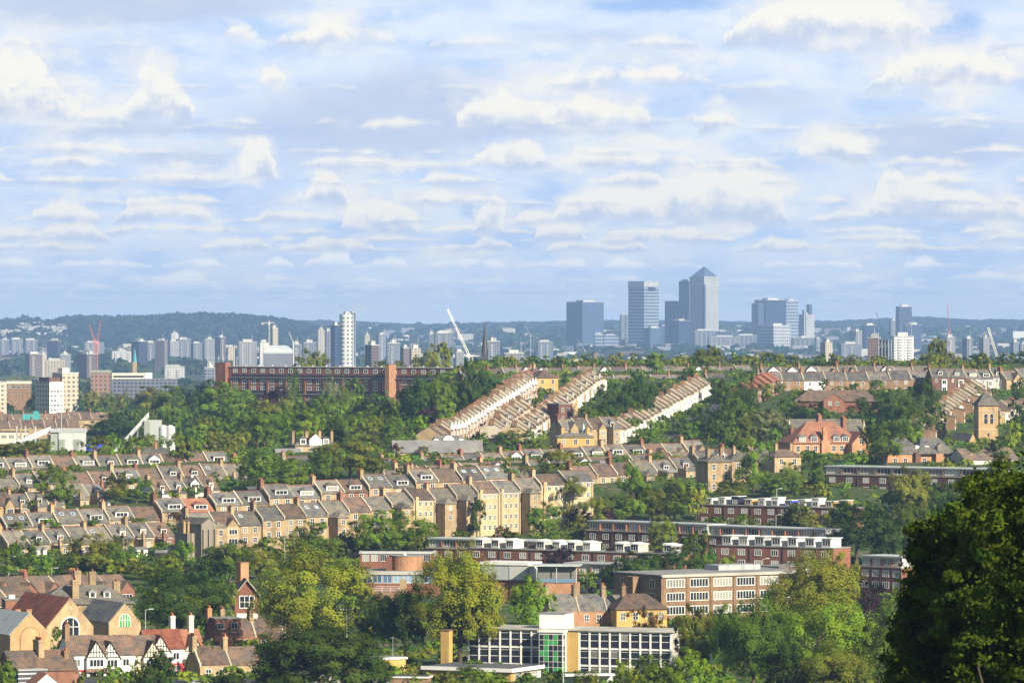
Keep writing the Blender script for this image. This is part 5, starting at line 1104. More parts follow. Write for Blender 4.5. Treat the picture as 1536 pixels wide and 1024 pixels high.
def tower(px0, px1, split, ytop, d, fa, label, name='tower_block', cat='tower', depth=None, roof=None, plant=True, ybase=None, cap=None, group=None):
    """a tower whose left flank fills px0..split and whose right face fills split..px1"""
    a, b = max(split - px0, .01) / F * d, (px1 - split) / F * d
    if depth is None:
        th = math.atan2(a, b); th = min(max(th, .05), 1.2); w = b / math.cos(th); dp = a / math.sin(th) if a > .1 else w * .7
    else:
        th = .18 if a < 1 else math.atan2(a, depth); w = b / math.cos(th); dp = depth
    t = empty(name, (wx(split, d), d, gp(split, d)), th)
    H = wz(ytop, d) - t.location.z
    bx('shaft', t, 0, w, 0, dp, -15, H, None) if False else part('shaft', t, lambda q: q.box(0, w, 0, dp, -15, H, FA[fa]))
    if plant: bx('plant_room', t, w * .25, w * .75, dp * .25, dp * .75, H, H + min(5, H * .05 + 1.5), 'grey')
    bx('parapet', t, -.3, w + .3, -.3, dp + .3, H, H + .8, cap or 'grey')
    q = RND.random()
    if plant and q < .7: bx('lift_head', t, w * .05 + w * .5 * q, w * .22 + w * .5 * q, dp * .1, dp * .6, H, H + 3 + 4 * q, 'palemetal' if q < .3 else 'grey')
    if q > .35: part('roof_mast', t, lambda m: m.tube((w * q, dp * .5, H), (w * q, dp * .5, H + 5 + 9 * q), .25 + d / 40000, .12 + d / 50000, M['metal'], 5))
    if fa in ('bluegrey', 'pale', 'brown', 'white', 'cream') and w > 12:         # balcony stacks on the bright face
        for k in range(int(w // 11)): part('balcony_stack', t, lambda m: [m.box(4 + 11 * k, 7.5 + 11 * k, -1.1, 0, z, z + 1.15, M['grey']) for z in [2.9 * i + 2.6 for i in range(int(max(H - 3, 0) // 2.9))]])
    tag(t, label, cat, group, (px0 + px1) / 2)
    return t, w, dp, H

# ---- the group of skyscrapers
t, w, dp, H = tower(1035, 1079, 1056, 415, 13000, 'steel', 'tallest skyscraper, pale steel with a pyramid roof', 'skyscraper', 'skyscraper', plant=False)
part('pyramid', t, lambda b: b.hip(2.5, w - 2.5, 2.5, dp - 2.5, H + .8, H + 25, w / 2, FA['glassb'], .5)); bx('crown', t, 3, w - 3, 3, dp - 3, H - 10, H + .8, 'palemetal')
part('corner_notch', t, lambda b: b.box(-.8, 5, -.8, 5, -10, H - 20, FA['dark'])); bx('band', t, -.6, w + .6, -.6, dp + .6, H - 21.5, H - 20, 'palemetal')
t, w, dp, H = tower(943, 989, 966, 422, 13000, 'glassl', 'second tallest skyscraper, banded glass with flat pale crown', 'skyscraper', 'skyscraper', plant=False, cap='palemetal')
bx('crown', t, -.5, w + .5, -.5, dp + .5, H - 14, H - 1, 'palemetal'); part('sign_panel', t, lambda b: b.box(w * .25, w * .75, -.9, 0, H - 24, H - 15, M['navy'])); bx('louvre', t, w * .3, w * .7, -.7, -.4, H - 9, H - 5, 'metal')
t, w, dp, H = tower(1016, 1034, 1034 - .5, 422, 13150, 'glassb', 'blue glass tower tucked against the pyramid topped skyscraper', 'skyscraper', 'skyscraper', depth=45); part('lower_wing', t, lambda b: b.box(-62, -28, -9, 20, -10, H * .72, FA['glassb']))
t, w, dp, H = tower(850, 906, 872, 453, 12800, 'glassb', 'wide dark blue flat topped glass tower standing alone', 'skyscraper', 'skyscraper'); bx('spine', t, -1, 3, -1, 3, -5, H + 3, 'navy')
tower(930, 944, 931, 472, 13300, 'bluegrey', 'slim grey slab against the banded glass skyscraper', depth=30)
t, w, dp, H = tower(1133, 1180, 1148, 450, 12900, 'glassd', 'broad dark glass tower pair in the skyline', 'skyscraper', 'skyscraper'); part('shoulder', t, lambda b: b.box(-18, 0.5, 4, 40, -5, H - 8, FA['glassb']))
tower(1170, 1198, 1178, 451, 13050, 'glassl', 'lighter glass tower joined to the dark glass pair', 'skyscraper', 'skyscraper')
t, w, dp, H = tower(1199, 1222, 1206, 472, 13100, 'steel', 'stepped concrete tower under construction with a roof crane')
part('upper_core', t, lambda b: (b.box(w * .55, w * .85, 4, 18, H, H + 26, FA['glassb']), b.box(w * .1, w * .3, 6, 16, H, H + 12, FA['steel']), b.box(w * .85, w * 1.05, 3, 14, -5, H - 12, FA['dark'])))
tower(1137, 1187, 1160, 488, 12300, 'grid', 'white gridded office block before the dark glass pair', 'office_block', 'office')
CITY = [ # px0 px1 split ytop d facade label
 (891, 905, 892, 501, 12400, 'glassl', 'pale low block at the foot of the lone dark tower'), (905, 928, 906, 503, 12500, 'glassl', 'long pale banded block beside the lone dark tower'),
 (966, 992, 975, 492, 12600, 'glassb', 'dark glass block under the banded skyscraper'), (990, 1003, 992, 489, 13200, 'glassb', 'narrow blue block between the two tallest skyscrapers'),
 (1001, 1036, 1018, 481, 12700, 'glassd', 'stepped dark glass block left of the pyramid skyscraper'), (1040, 1075, 1042, 496, 12300, 'bluegrey', 'grey block across the foot of the pyramid skyscraper'),
 (1062, 1110, 1064, 505, 12200, 'pale', 'long pale roofed block below the pyramid skyscraper'), (1104, 1138, 1106, 503, 12600, 'bluegrey', 'wide low grey block left of the white grid'),
 (1070, 1096, 1072, 497, 13300, 'dark', 'dark low block beside the pyramid skyscraper'), (1187, 1222, 1190, 507, 12200, 'bluegrey', 'pale banded block below the stepped tower'),
 (1222, 1232, 1224, 508, 11800, 'bluegrey', 'small grey block after the stepped tower'),
 (1345, 1368, 1349, 460, 11500, 'glassb', 'solitary square blue tower over the white block'), (1356, 1383, 1358, 487, 11300, 'glassb', 'blue shoulder block beside the solitary square tower'),
 (1334, 1346, 1336, 481, 11700, 'bluegrey', 'grey narrow tower touching the solitary square tower'), (1294, 1315, 1297, 488, 11000, 'glassd', 'dark blue slab behind the dark red frame'),
 (1274, 1294, 1284, 497, 10500, 'pale', 'pale tower left of the dark blue slab'), (1337, 1371, 1341, 505, 5600, 'white', 'bright white slab block on the skyline'),
 (1302, 1322, 1318, 507, 5500, 'brick', 'dark red block joined to the steel frame'), (1231, 1249, 1238, 514, 6200, 'cream', 'cream fronted tower above the ridge terrace'),
 (1258, 1292, 1262, 516, 8000, 'bluegrey', 'long bluish block behind the cream fronted tower'), (1418, 1433, 1420, 506, 7500, 'pale', 'striped pale block behind the tall ridge tree'),
 (1444, 1460, 1450, 508, 8200, 'bluegrey', 'twin grey tower, first after the tall ridge tree'), (1470, 1485, 1475, 507, 8200, 'pale', 'twin pale tower behind the cream crane jib'),
 (1516, 1529, 1520, 513, 7600, 'bluegrey', 'blue grey slab beyond the cream crane jib'), (1529, 1545, 1531, 516, 7400, 'pale', 'banded block cut by the right edge'),
 (642, 652, 643, 501, 8000, 'bluegrey', 'narrow slab forming the dark edge of the twin grey tower'), (651, 680, 653, 500, 7900, 'bluegrey', 'wide grey twin slab behind the brick flats'), (668, 680, 669, 498, 8300, 'pale', 'pale slab peeping behind the wide grey twin slab'),
 (547, 568, 557, 518, 5200, 'brown', 'two toned brown tower above the brick flats'), (614, 631, 617, 523, 5400, 'cream', 'cream faced tower above the brick flats'), (600, 614, 605, 522, 6000, 'brown', 'brown slab beside the cream faced tower'),
 (580, 600, 581, 515, 6500, 'bluegrey', 'grey slab between brown and cream towers'), (564, 579, 568, 502, 9500, 'bluegrey', 'misty stepped tower right of the dotted tower'), (546, 555, 547, 503, 9800, 'cream', 'tiny cream tower beside the dotted tower'),
 (475, 487, 477, 495, 9500, 'cream', 'small cream tower under the far hills'), (488, 497, 489, 497, 7700, 'bluegrey', 'slim grey tower beside the dark slim tower'), (496, 509, 502, 488, 7500, 'glassd', 'dark slim tower next to the dotted tower'),
 (405, 417, 409, 492, 8000, 'cream', 'slender concrete core under the white tower crane'), (388, 403, 390, 514, 7000, 'white', 'white block left of the arched arena roof'), (437, 452, 438, 517, 7000, 'bluegrey', 'grey block right of the arched arena roof'), (452, 474, 455, 514, 7200, 'bluegrey', 'stepped grey block behind the tree on the flats'),
 (728, 750, 731, 512, 6500, 'bluegrey', 'broad grey slab just after the dark spire'), (754, 786, 757, 530, 5600, 'pale', 'low pale block after the dark spire'), (805, 830, 807, 513, 9000, 'bluegrey', 'misty low slab left of the lone dark tower'), (682, 696, 684, 528, 6500, 'pale', 'low pale block under the white crane jib'),
 (0, 14, 0.5, 510, 7500, 'bluegrey', 'pale blue estate slab at the edge'), (15, 34, 17, 509, 7500, 'bluegrey', 'wide pale blue estate slab'), (35, 56, 38, 510, 7600, 'bluegrey', 'pale blue estate slab beside the dark square tower'),
 (70, 91, 86, 511, 7000, 'dark', 'dark square navy tower'), (36, 63, 44, 531, 5500, 'brown', 'brown slab with pale front below the estate slabs'), (60, 70, 62, 532, 5600, 'cream', 'small cream slab beside the brown slab'), (66, 97, 68, 541, 4800, 'cream', 'low ochre block above the tree belt'), (87, 106, 90, 532, 5600, 'pale', 'pale block right of the dark square tower'),
 (115, 145, 130, 531, 5200, 'brown', 'dark brown slab with striped bright flank'), (124, 156, 127, 514, 7500, 'pale', 'grey concrete frame below the red cranes'), (166, 197, 168, 527, 6600, 'white', 'low white terrace block left of the green spire'), 
 (196, 220, 208, 512, 6500, 'dark', 'dark tower right above the green spire'), (219, 233, 221, 514, 6900, 'bluegrey', 'misty slab between two dark towers'), (232, 251, 246, 511, 6500, 'brown', 'dark brown tower, fifth of the estate'), (250, 268, 255, 512, 6900, 'pale', 'pale tower under the square white hill block'), (262, 286, 268, 509, 7000, 'bluegrey', 'tall pale grey estate tower'), (285, 303, 290, 515, 6900, 'bluegrey', 'grey estate slab with clear roofline'), (303, 322, 307, 509, 6800, 'pale', 'pale grey estate tower near the flats'), (322, 338, 330, 506, 6900, 'brown', 'dim brown tower behind the antennas'), (355, 385, 358, 513, 7500, 'pale', 'low misty stepped block over the brick flats'),
 (256, 268, 257, 500, 8300, 'white', 'square white block on the wooded hill'), (340, 352, 342, 521, 5600, 'cream', 'cream block behind the antennas'),
 (245, 277, 247, 550, 5000, 'white', 'low white warehouses behind the wood'), (305, 325, 307, 552, 4600, 'bluegrey', 'glassy office beside the flats tower'), 
]
for a, b, s, y, d, fa, lab in CITY:
    if a < 345 and d > 4700: d *= 1.35
    tower(a, b, s, y, d, fa, lab, depth=(b - a) / F * d * .6 if s - a < 4 else None)
# dotted round-cornered tower with a wide foot
t = site('skyscraper', 'white dotted rounded tower with a sloped top and roof crane', 'skyscraper', 523, 7500, 12); H = top_of(t, 523, 471); r = 10.8
part('shaft', t, lambda b: b.pz_([(r * math.copysign(abs(math.cos(a)) ** .6, math.cos(a)), 13 + r * math.copysign(abs(math.sin(a)) ** .6, math.sin(a))) for a in [i * math.pi / 14 for i in range(28)]], -10, H, FA['dots']))
bx('sloped_top', t, -4, 10, 6, 20, H, H + 4, 'palemetal'); part('glass_edge', t, lambda b: b.box(7.5, 11.2, 4, 20, -5, H + 2, FA['glassb'])); part('podium', t, lambda b: b.box(-8, 22, 0, 30, -12, 20, FA['cream']))
# arched arena
t = site('arena', 'white arena with a low arched roof', 'arena', 396, 7000, -4); H = top_of(t, 396, 530); part('wall', t, lambda b: b.box(0, 38, 0, 30, -8, H, FA['pale'])); part('roof', t, lambda b: b.px_([(0, H), (30, H), (30, H + 3), (22, H + 10), (12, H + 11), (4, H + 7), (0, H + 2)][::-1], -1, 39, M['palemetal'])); 
# steel frame building
t = site('steel_frame', 'open dark steel frame building against the bright white block', 'construction', 1318, 5450, 6); H = top_of(t, 1318, 509)
for k in range(6): bx('floor_slab', t, 0, 14, 0, 10, H - 3.6 * k - .4, H - 3.6 * k, 'blackmetal')
for i in range(5): bx('column', t, i * 3.4, i * 3.4 + .5, -.1, .3, -8, H, 'metal')
bx('core', t, 2, 12, 5, 9.5, -8, H, 'bluered'); part('brace', t, lambda b: [b.tube((3.4 * i, -.2, H - 10.8), (3.4 * i + 3.4, -.2, H - 3.6), .2, .2, M['palemetal'], 4) for i in range(4)])
# white and cream apartments in the valley
t = site('apartment_building', 'stepped white and cream apartment block with a dark flank in the valley', 'apartments', 74, 3300, 34); H = top_of(t, 74, 572)
part('shaft', t, lambda b: b.box(0, 11, 0, 19, -9, H, FA['cream'])); part('shaft', t, lambda b: b.box(11.05, 23, 3, 16, -9, H + 5, FA['cream'])); bx('bay_panel', t, 0, 10, -.3, -.02, 1, H - .5, 'white'); bx('top_storey', t, 1, 9, 2, 16, H, H + 2.6, 'dark' if False else 'bluered')
bx('plant_room', t, 13, 18, 6, 12, H + 5, H + 8.5, 'cream'); bx('roof', t, 10.9, 23.2, 2.8, 16.2, H + 5, H + 5.6, 'white'); [window(t, 1.6 + 2.3 * i, -.3, 2.5 + 3.0 * j, 1.4, 1.4, 2, 1) for i in range(4) for j in range(5)]
t = site('apartment_building', 'cream flats cut by the edge beside the stepped white block', 'apartments', -14, 3350, 24); H = top_of(t, -14, 573); part('shaft', t, lambda b: b.box(0, 11, 0, 9, -8, H, FA['cream'])); bx('roof', t, -.3, 11.3, -.3, 9.3, H, H + .5, 'grey')
t = site('low_building', 'low brown brick valley building with pale upper floor', 'building', 10, 3600, 4); H = top_of(t, 10, 571); bx('wall', t, 0, 17, 0, 9, -8, H - 2, 'brown'); bx('upper_storey', t, 0, 17.2, .4, 9, H - 2, H, 'cream'); bx('roof', t, -.2, 17.4, 0, 9.2, H, H + .4, 'lead'); [window(t, 2 + 3.2 * i, 0, H - 5, 2, 1.5, 2, 1) for i in range(5)]
t = site('institution', 'long institution with brick end, cream upper floor and grey glass front', 'building', 136, 3900, 3); H = top_of(t, 136, 555); Lx = 46
part('brick_end', t, lambda b: b.box(0, 15, 0, 14, -8, H - 2, FA['brick'])); bx('end_roof', t, -.3, 15.3, -.3, 14.3, H - 2, H, 'greencladding'); part('glass_front', t, lambda b: b.box(15.05, 66, 2, 14, -8, H - 6.5, FA['bluegrey'])); bx('upper_storey', t, 16, 46, 3, 13, H - 6.5, H - 2.2, 'cream'); bx('stair_head', t, 41, 46.5, 2.5, 9, H - 6.4, H - 2.0, 'white'); bx('roof', t, 14.8, 66.3, 1.6, 14.3, H - 6.9, H - 6.5, 'palemetal'); bx('dark_windows', t, 17, 40, 2.9, 3.1, H - 5.6, H - 4.2, 'navy')
t = site('church', 'green copper church spire on a pale tower in the valley', 'church', 202, 6000, 0); H = top_of(t, 202, 543); bx('tower', t, -2.4, 2.4, 0, 5, -5, H, 'tower'); part('spire', t, lambda b: b.cyl(0, 2.5, H, H + 17, 2.6, .1, M['teal'], 8))
t = site('church_spire', 'dark pointed church spire on the brick ridge', 'church', 727, 2620, 0); H = top_of(t, 727, 528); bx('tower', t, -1.7, 1.7, 0, 3.4, -8, H - 1.5, 'blackmetal'); part('spire', t, lambda b: b.cyl(0, 1.7, H - 1.5, H + 15.6, 1.8, .05, M['blackmetal'], 8)); [part('pinnacle', t, lambda b: b.cyl(x, y, H - 1.5, H + 2.6, .35, .03, M['blackmetal'], 6)) for x in (-1.5, 1.5) for y in (.2, 3.2)]
t = site('water_tower', 'round brown brick drum on the skyline below the lone tower', 'tower', 892, 4300, 0); H = top_of(t, 892, 529); part('drum', t, lambda b: b.cyl(0, 0, -20, H, 2.4, 2.4, M['tank'], 16)); part('roof', t, lambda b: b.cyl(0, 0, H, H + .8, 2.6, 2.2, M['blackmetal'], 16))
# ---- cranes
def lattice(b, p0, p1, w0, w1, m, n=10):
    p0, p1 = Vector(p0), Vector(p1); a = (p1 - p0).normalized(); u = a.cross(Vector((0, 1, 0))).normalized(); v = a.cross(u)
    cs = [(1, 1), (1, -1), (-1, -1), (-1, 1)]
    for c in cs: b.tube(p0 + (u * c[0] + v * c[1]) * w0, p1 + (u * c[0] + v * c[1]) * w1, w0 * .22, w1 * .22 + .02, m, 4)
    for i in range(n):
        t0, t1 = i / n, (i + 1) / n; q0, q1 = lerp(w0, w1, t0), lerp(w0, w1, t1); A, B_ = p0.lerp(p1, t0), p0.lerp(p1, t1)
        for k in range(4):
            c, e = cs[k], cs[(k + 1) % 4]; b.tube(A + (u * c[0] + v * c[1]) * q0, B_ + (u * e[0] + v * e[1]) * q1, w0 * .14, w0 * .14, m, 3)
def jib(px0, y0, px1, y1, d, label, m, w0, w1, cab=True):
    t = empty('crane', (wx(px0, d), d, gp(px0, d))); z = t.location.z; p0 = (0, 0, wz(y0, d) - z); p1 = (wx(px1, d) - t.location.x, 0, wz(y1, d) - z)
    b = MB(); lattice(b, p0, p1, w0, w1, M[m], 14); b.build('jib', t)
    b = MB(); b.tube((0, 0, -8), p0, w0 * 1.1, w0 * 1.1, M[m], 6); b.build('mast', t); bx('cab', t, -w0 * 2, w0 * 2.2, -w0 * 1.5, w0 * 1.5, p0[2] - w0 * 2, p0[2] + w0 * 1.2, m)
    return tag(t, label, 'crane', 'cranes over the city', px0)
def tcrane(px, y, pa, pb, d, label, m, w=.9, ybot=None):
    t = empty('crane', (wx(px, d), d, gp(px, d))); H = wz(y, d) - t.location.z
    b = MB(); lattice(b, (0, 0, -5), (0, 0, H + 4), w, w, M[m], 18); b.build('mast', t); b = MB(); lattice(b, (wx(pa, d) - wx(px, d), 0, H), (wx(pb, d) - wx(px, d), 0, H), w * .8, w * .8, M[m], 16); b.build('jib', t); bx('cab', t, -w * 1.5, w * 1.5, -w * 3, -w, H - 3, H - .5, m)
    x1 = wx(pa, d) - wx(px, d); bx('counterweight', t, min(x1, x1 + 4), max(x1, x1 + 4), -w, w, H - 3, H - w, 'grey')
    return tag(t, label, 'crane', 'cranes over the city', px)
jib(706, 538, 671, 463, 3000, 'long white leaning crane jib beside the dark spire', 'cranewhite', .62, .4)
jib(1497, 540, 1482, 491, 2700, 'cream leaning crane jib behind the ridge houses', 'cranewhite', .6, .45)
jib(1424, 497, 1421, 456, 9000, 'faint red upright crane beside the tall ridge tree', 'cranered', .9, .6)
jib(1328, 508, 1314, 468, 7000, 'thin dark leaning crane over the steel frame', 'blackmetal', .5, .35)
jib(146, 515, 151, 481, 7400, 'red leaning crane, steeper of the pair over the concrete frame', 'cranered', .9, .6); jib(142, 510, 134, 487, 7450, 'red leaning crane, lower of the pair over the concrete frame', 'cranered', .9, .6)
jib(796, 503, 787, 487, 9500, 'faint grey crane over the misty plain', 'metal', .6, .4); jib(878, 526, 866, 508, 11000, 'faint crane leaning before the lone dark tower', 'metal', .8, .5); jib(440, 513, 433, 498, 7000, 'small white leaning crane over the arena', 'cranewhite', .5, .4)
tcrane(533, 460, 543, 505, 7500, 'tower crane on top of the white dotted tower', 'metal', .7); tcrane(404, 484, 392, 412, 8000, 'white tower crane above the concrete core', 'cranewhite', .8); tcrane(1209, 449, 1216, 1199, 13100, 'tower crane on the stepped concrete tower', 'metal', 1.1)

# ---- small town between the towers: far houses and tree clumps nobody could count
def scatter_boxes():
    rg = np.random.default_rng(11); V, T = [], []
    cols_ = np.array([(.42, .41, .38), (.62, .61, .58), (.26, .27, .29), (.22, .18, .16), (.17, .13, .12), (.15, .17, .21), (.36, .32, .26)])
    def box(x, y, z, w, dp, h, c, a, low):
        ca, sa = math.cos(a), math.sin(a)
        P = [(-w / 2, 0, -low), (w / 2, 0, -low), (w / 2, dp, -low), (-w / 2, dp, -low), (-w / 2, 0, h), (w / 2, 0, h), (w / 2, dp, h), (-w / 2, dp, h)]
        for f in ((0, 1, 5, 4), (1, 2, 6, 5), (2, 3, 7, 6), (3, 0, 4, 7), (4, 5, 6, 7)):
            for i in f:
                p = P[i]; V.append((x + p[0] * ca - p[1] * sa, y + p[0] * sa + p[1] * ca, z + p[2]))
            T.extend([c if f != (4, 5, 6, 7) else c * .6] * 4)
    n = 0
    while n < 5200:
        px = rg.uniform(-80, 1620); yb = 495 + 58 * rg.random() ** .75
        d = d_at(px, yb, 3600, 19000)
        if d >= 13999: d = rg.uniform(9000, 18500)
        big = rg.random() < .12
        w = rg.uniform(18, 60) if big else rg.uniform(6, 22); h = rg.uniform(10, 26) if big else rg.uniform(5, 11)
        box(wx(px, d), d, gp(px, d), w, rg.uniform(8, 16), h, cols_[rg.integers(0, 7)] * rg.uniform(.75, 1.1), rg.uniform(-.6, .6), 12); n += 1
    for _ in range(300):                       # white houses up the side of the wooded hill
        px = rg.uniform(-60, 165); y = rg.uniform(487, 507) if px < 110 else rg.uniform(486, 494)
        top = -(interp(LEFTHILL, px) - HZ) / F * HD; t = -1.0
        while t < 0:
            d = HD + 2600 * t; z = lerp(-76, top, math.cos(t * math.pi / 2) ** .8)
            if HZ - F * z / d <= y: break
            t += .01
        box(wx(px, d), d, CAMZ + z + 5, rg.uniform(8, 18), 9, rg.uniform(3, 6), np.array((.42, .40, .37)) * rg.uniform(.5, 1.1), rg.uniform(-.2, .9), 2)
    me = attr_mesh('distant_houses', V, np.arange(len(V)).reshape(-1, 4), np.array(T), [tint_mat()])
    o = link(bpy.data.objects.new('distant_houses', me)); o['kind'] = 'stuff'
def tint_mat():
    m, nt, b = base_mat('far_walls'); a = N(nt, 'ShaderNodeAttribute'); a.attribute_name = 'tint'; nt.links.new(a.outputs['Color'], b.inputs['Base Color']); b.inputs['Roughness'].default_value = .9; return m
scatter_boxes()
def scatter_woods(name, spots, per, leaf, c):
    """far woods: many small crowns in one mass; spots = (x, y, z, radius, height)"""
    rg = np.random.default_rng(len(spots)); S = np.array(spots); k = len(S)
    u = rg.normal(size=(k, per, 3)); u /= np.linalg.norm(u, axis=2, keepdims=True); u[:, :, 2] = np.abs(u[:, :, 2])
    r = S[:, None, 3:4] * (.75 + .35 * rg.random((k, per, 1)))
    p = S[:, None, :3] + u * np.concatenate([r, r, S[:, None, 4:5] * np.ones_like(r)], 2)
    nrm = u + rg.normal(size=u.shape) * .4; nrm /= np.linalg.norm(nrm, axis=2, keepdims=True)
    a = np.cross(nrm, rg.normal(size=u.shape)); a /= np.linalg.norm(a, axis=2, keepdims=True); b = np.cross(nrm, a)
    s = leaf * S[:, None, 3:4] * (.6 + .8 * rg.random((k, per, 1)))
    V = np.stack([p + a * s, p + b * s, p - a * s, p - b * s], 2).reshape(-1, 3)
    t = np.repeat((.6 + .8 * rg.random(k)), per * 4)[:, None] * np.array([c]); t = t * (1 + .25 * rg.normal(size=(k, 1, 1)) * np.array([1.0, .2, 0])).repeat(per * 4, 1).reshape(-1, 3)
    o = link(bpy.data.objects.new(name, attr_mesh(name, V, np.arange(len(V)).reshape(-1, 4), np.clip(t, .004, 1), [M['leaf']]))); o['kind'] = 'stuff'; o.color = (1, 1, 1, 1)
    return o
rg = np.random.default_rng(5); SP = []
while len(SP) < 3400:
    px = rg.uniform(-80, 1620); d = d_at(px, 494 + 60 * rg.random(), 3600, 19000)
    if d >= 13999: d = rg.uniform(8000, 19000)
    r = rg.uniform(5, 11) * (1 + d / 16000); SP.append((wx(px, d), d, gp(px, d), r * 1.5, r * 1.2))
for _ in range(520):
    d = rg.uniform(4200, 6200); px = rg.uniform(-90, 350); r = rg.uniform(5, 9); SP.append((wx(px, d), d, gp(px, d), r * 1.5, r * 1.5))
for _ in range(160):
    d = rg.uniform(3500, 4200); px = rg.uniform(-90, 350); r = rg.uniform(4, 7); SP.append((wx(px, d), d, gp(px, d), r * 1.4, r * 1.3))
scatter_woods('distant_woods', SP, 46, .3, (.036, .064, .016))
SP = []
for _ in range(1500):
    px = rg.uniform(-60, 520) if rg.random() < .25 else rg.uniform(110, 520); t = rg.uniform(-1, .25); d = HD + 2600 * t; top = -(interp(LEFTHILL, px) - HZ) / F * HD; z = lerp(-76, top, math.cos(t * math.pi / 2) ** .8)
    r = rg.uniform(12, 25); SP.append((wx(px, d), d, CAMZ + z - 3, r * 1.4, r * .9))
scatter_woods('hillside_woods', SP, 40, .3, (.026, .044, .018))
# ------------------------------------------------------------------ trees one by one: px, top row, foot row, width, shape, colour, where
def T(*rows):
    for r in rows: tree(*r)
W1 = 'between the timbered houses and the glass school'
T((465, 817, 985, 188, 'round', 'yellow-green', 'beside the massive red brick stack'), (690, 811, 1004, 150, 'round', 'yellow-green', 'behind the glass school'), (712, 850, 1002, 95, 'round', 'yellow-green', 'behind the square chimney stack'),
  (607, 872, 1002, 85, 'round', 'dark green', 'between the two big yellow-green planes'), (560, 880, 990, 70, 'round', 'dark green', 'under the railed terrace'),
  (270, 850, 962, 150, 'round', 'dark green', 'beside the slate hipped house'), (330, 872, 960, 70, 'feather', 'olive', 'left of the tile hung gable'), (478, 932, 1062, 218, 'dome', 'dark green', 'at the bottom before the orange pots'), (425, 965, 1062, 110, 'round', 'deep green', 'at the bottom beside the orange pots'), (545, 965, 1062, 90, 'round', 'dark green', 'beside the small brick hut'),
  (803, 865, 972, 82, 'round', 'bright green', 'behind the white roof block'), (966, 895, 980, 62, 'feather', 'russet', 'before the brown hipped house'), (235, 976, 1055, 58, 'round', 'dark green', 'before the half timbered houses'), (205, 985, 1052, 24, 'round', 'olive', 'before the half timbered houses'), (122, 1008, 1052, 26, 'round', 'olive', 'before the half timbered houses'), (165, 1015, 1055, 22, 'round', 'mid green', 'before the half timbered houses'),
  (86, 940, 990, 34, 'feather', 'mid green', 'at the corner of the arched window hall'), (320, 955, 1010, 44, 'round', 'grey-green', 'between terraces of orange pots'), (374, 958, 1000, 30, 'round', 'lime green', 'between terraces of orange pots'), (200, 940, 965, 26, 'feather', 'russet', 'below the green arched window'), (8, 985, 1055, 40, 'round', 'mid green', 'in the bottom corner'), (300, 1005, 1060, 40, 'round', 'mid green', 'in the bottom corner'), (345, 1003, 1062, 60, 'round', 'dark green', 'in the bottom corner'))
T((1040, 900, 1040, 72, 'round', 'olive', 'hiding the end of the glass school'), (1130, 893, 1045, 118, 'round', 'mid green', 'right of the glass school'), (1090, 900, 1020, 60, 'round', 'mid green', 'right of the glass school'), (985, 978, 1075, 85, 'round', 'bright green', 'before the end of the glass school'), (1040, 972, 1075, 75, 'round', 'bright green', 'before the end of the glass school'), (940, 985, 1072, 50, 'round', 'lime green', 'before the end of the glass school'),
  (1228, 826, 985, 150, 'round', 'golden', 'before the plain brown brick block'), (1255, 822, 960, 90, 'round', 'yellow-green', 'before the small dark flats'), (1180, 860, 960, 70, 'round', 'yellow-green', 'right of the big brick block'), (1245, 890, 1060, 175, 'round', 'bright green', 'below the golden tree'), (1308, 868, 960, 62, 'round', 'purple', 'beside the golden tree'), (1345, 880, 985, 66, 'round', 'bright green', 'beside the great shaded tree'), (1250, 962, 1080, 130, 'round', 'olive', 'at the bottom beside the great shaded tree'), (1180, 950, 1075, 90, 'round', 'dark green', 'at the bottom beside the great shaded tree'), (1320, 930, 1070, 90, 'round', 'mid green', 'at the bottom beside the great shaded tree'))
def big_crown(rx, rz, n, leaf, seed):
    """near crown in metres: lobes and clumps keep round, whatever the height of the tree"""
    g = np.random.default_rng(seed)
    def unit(k):
        v = g.normal(size=(k, 3)); return v / np.linalg.norm(v, axis=1, keepdims=True)
    nl = 85; u = unit(nl); q = (.35 + .65 * g.random((nl, 1)) ** .5); q[60:] = .95 + .22 * g.random((nl - 60, 1)); C = u * q * np.array([rx - 1.1, rx - 1.1, rz - 1.1]); R_ = .8 + .9 * g.random(nl); R_[60:] *= .6
    w = R_ ** 2 / (R_ ** 2).sum(); nc = 620; li = g.choice(nl, nc, p=w); cu = unit(nc); cc = C[li] + cu * R_[li, None] * (.7 + .35 * g.random((nc, 1))); cr = .22 + .3 * g.random(nc)
    ci = g.integers(0, nc, n); v = unit(n); p = cc[ci] + v * np.array([1.25, 1.25, .8]) * (cr[ci, None] * g.random((n, 1)) ** .4)
    k = n // 6; p[:k] = C[g.integers(0, nl, k)] + unit(k) * .7 * R_[g.integers(0, nl, k), None]
    nrm = v * .5 + cu[ci] + g.normal(size=(n, 3)) * .4 + np.array([0, 0, .3]); nrm /= np.linalg.norm(nrm, axis=1, keepdims=True)
    a = np.cross(nrm, g.normal(size=(n, 3))); a /= np.linalg.norm(a, axis=1, keepdims=True); b = np.cross(nrm, a); s = leaf * (.6 + .8 * g.random((n, 1))) * .5
    V = np.stack([p + a * s * 1.4, p + b * s * .8, p - a * s * 1.4, p - b * s * .8], 1).reshape(-1, 3); V[:, 2] += rz
    t = np.repeat((.6 + .8 * g.random(nc))[ci] * (.85 + .3 * g.random(n)), 4); h = np.repeat(g.normal(size=nc)[ci] * .09, 4)
    return attr_mesh('crown', V, np.arange(4 * n).reshape(-1, 4), np.stack([t * (1 + h), t, t * (1 - h)], 1), [M['leaf']])
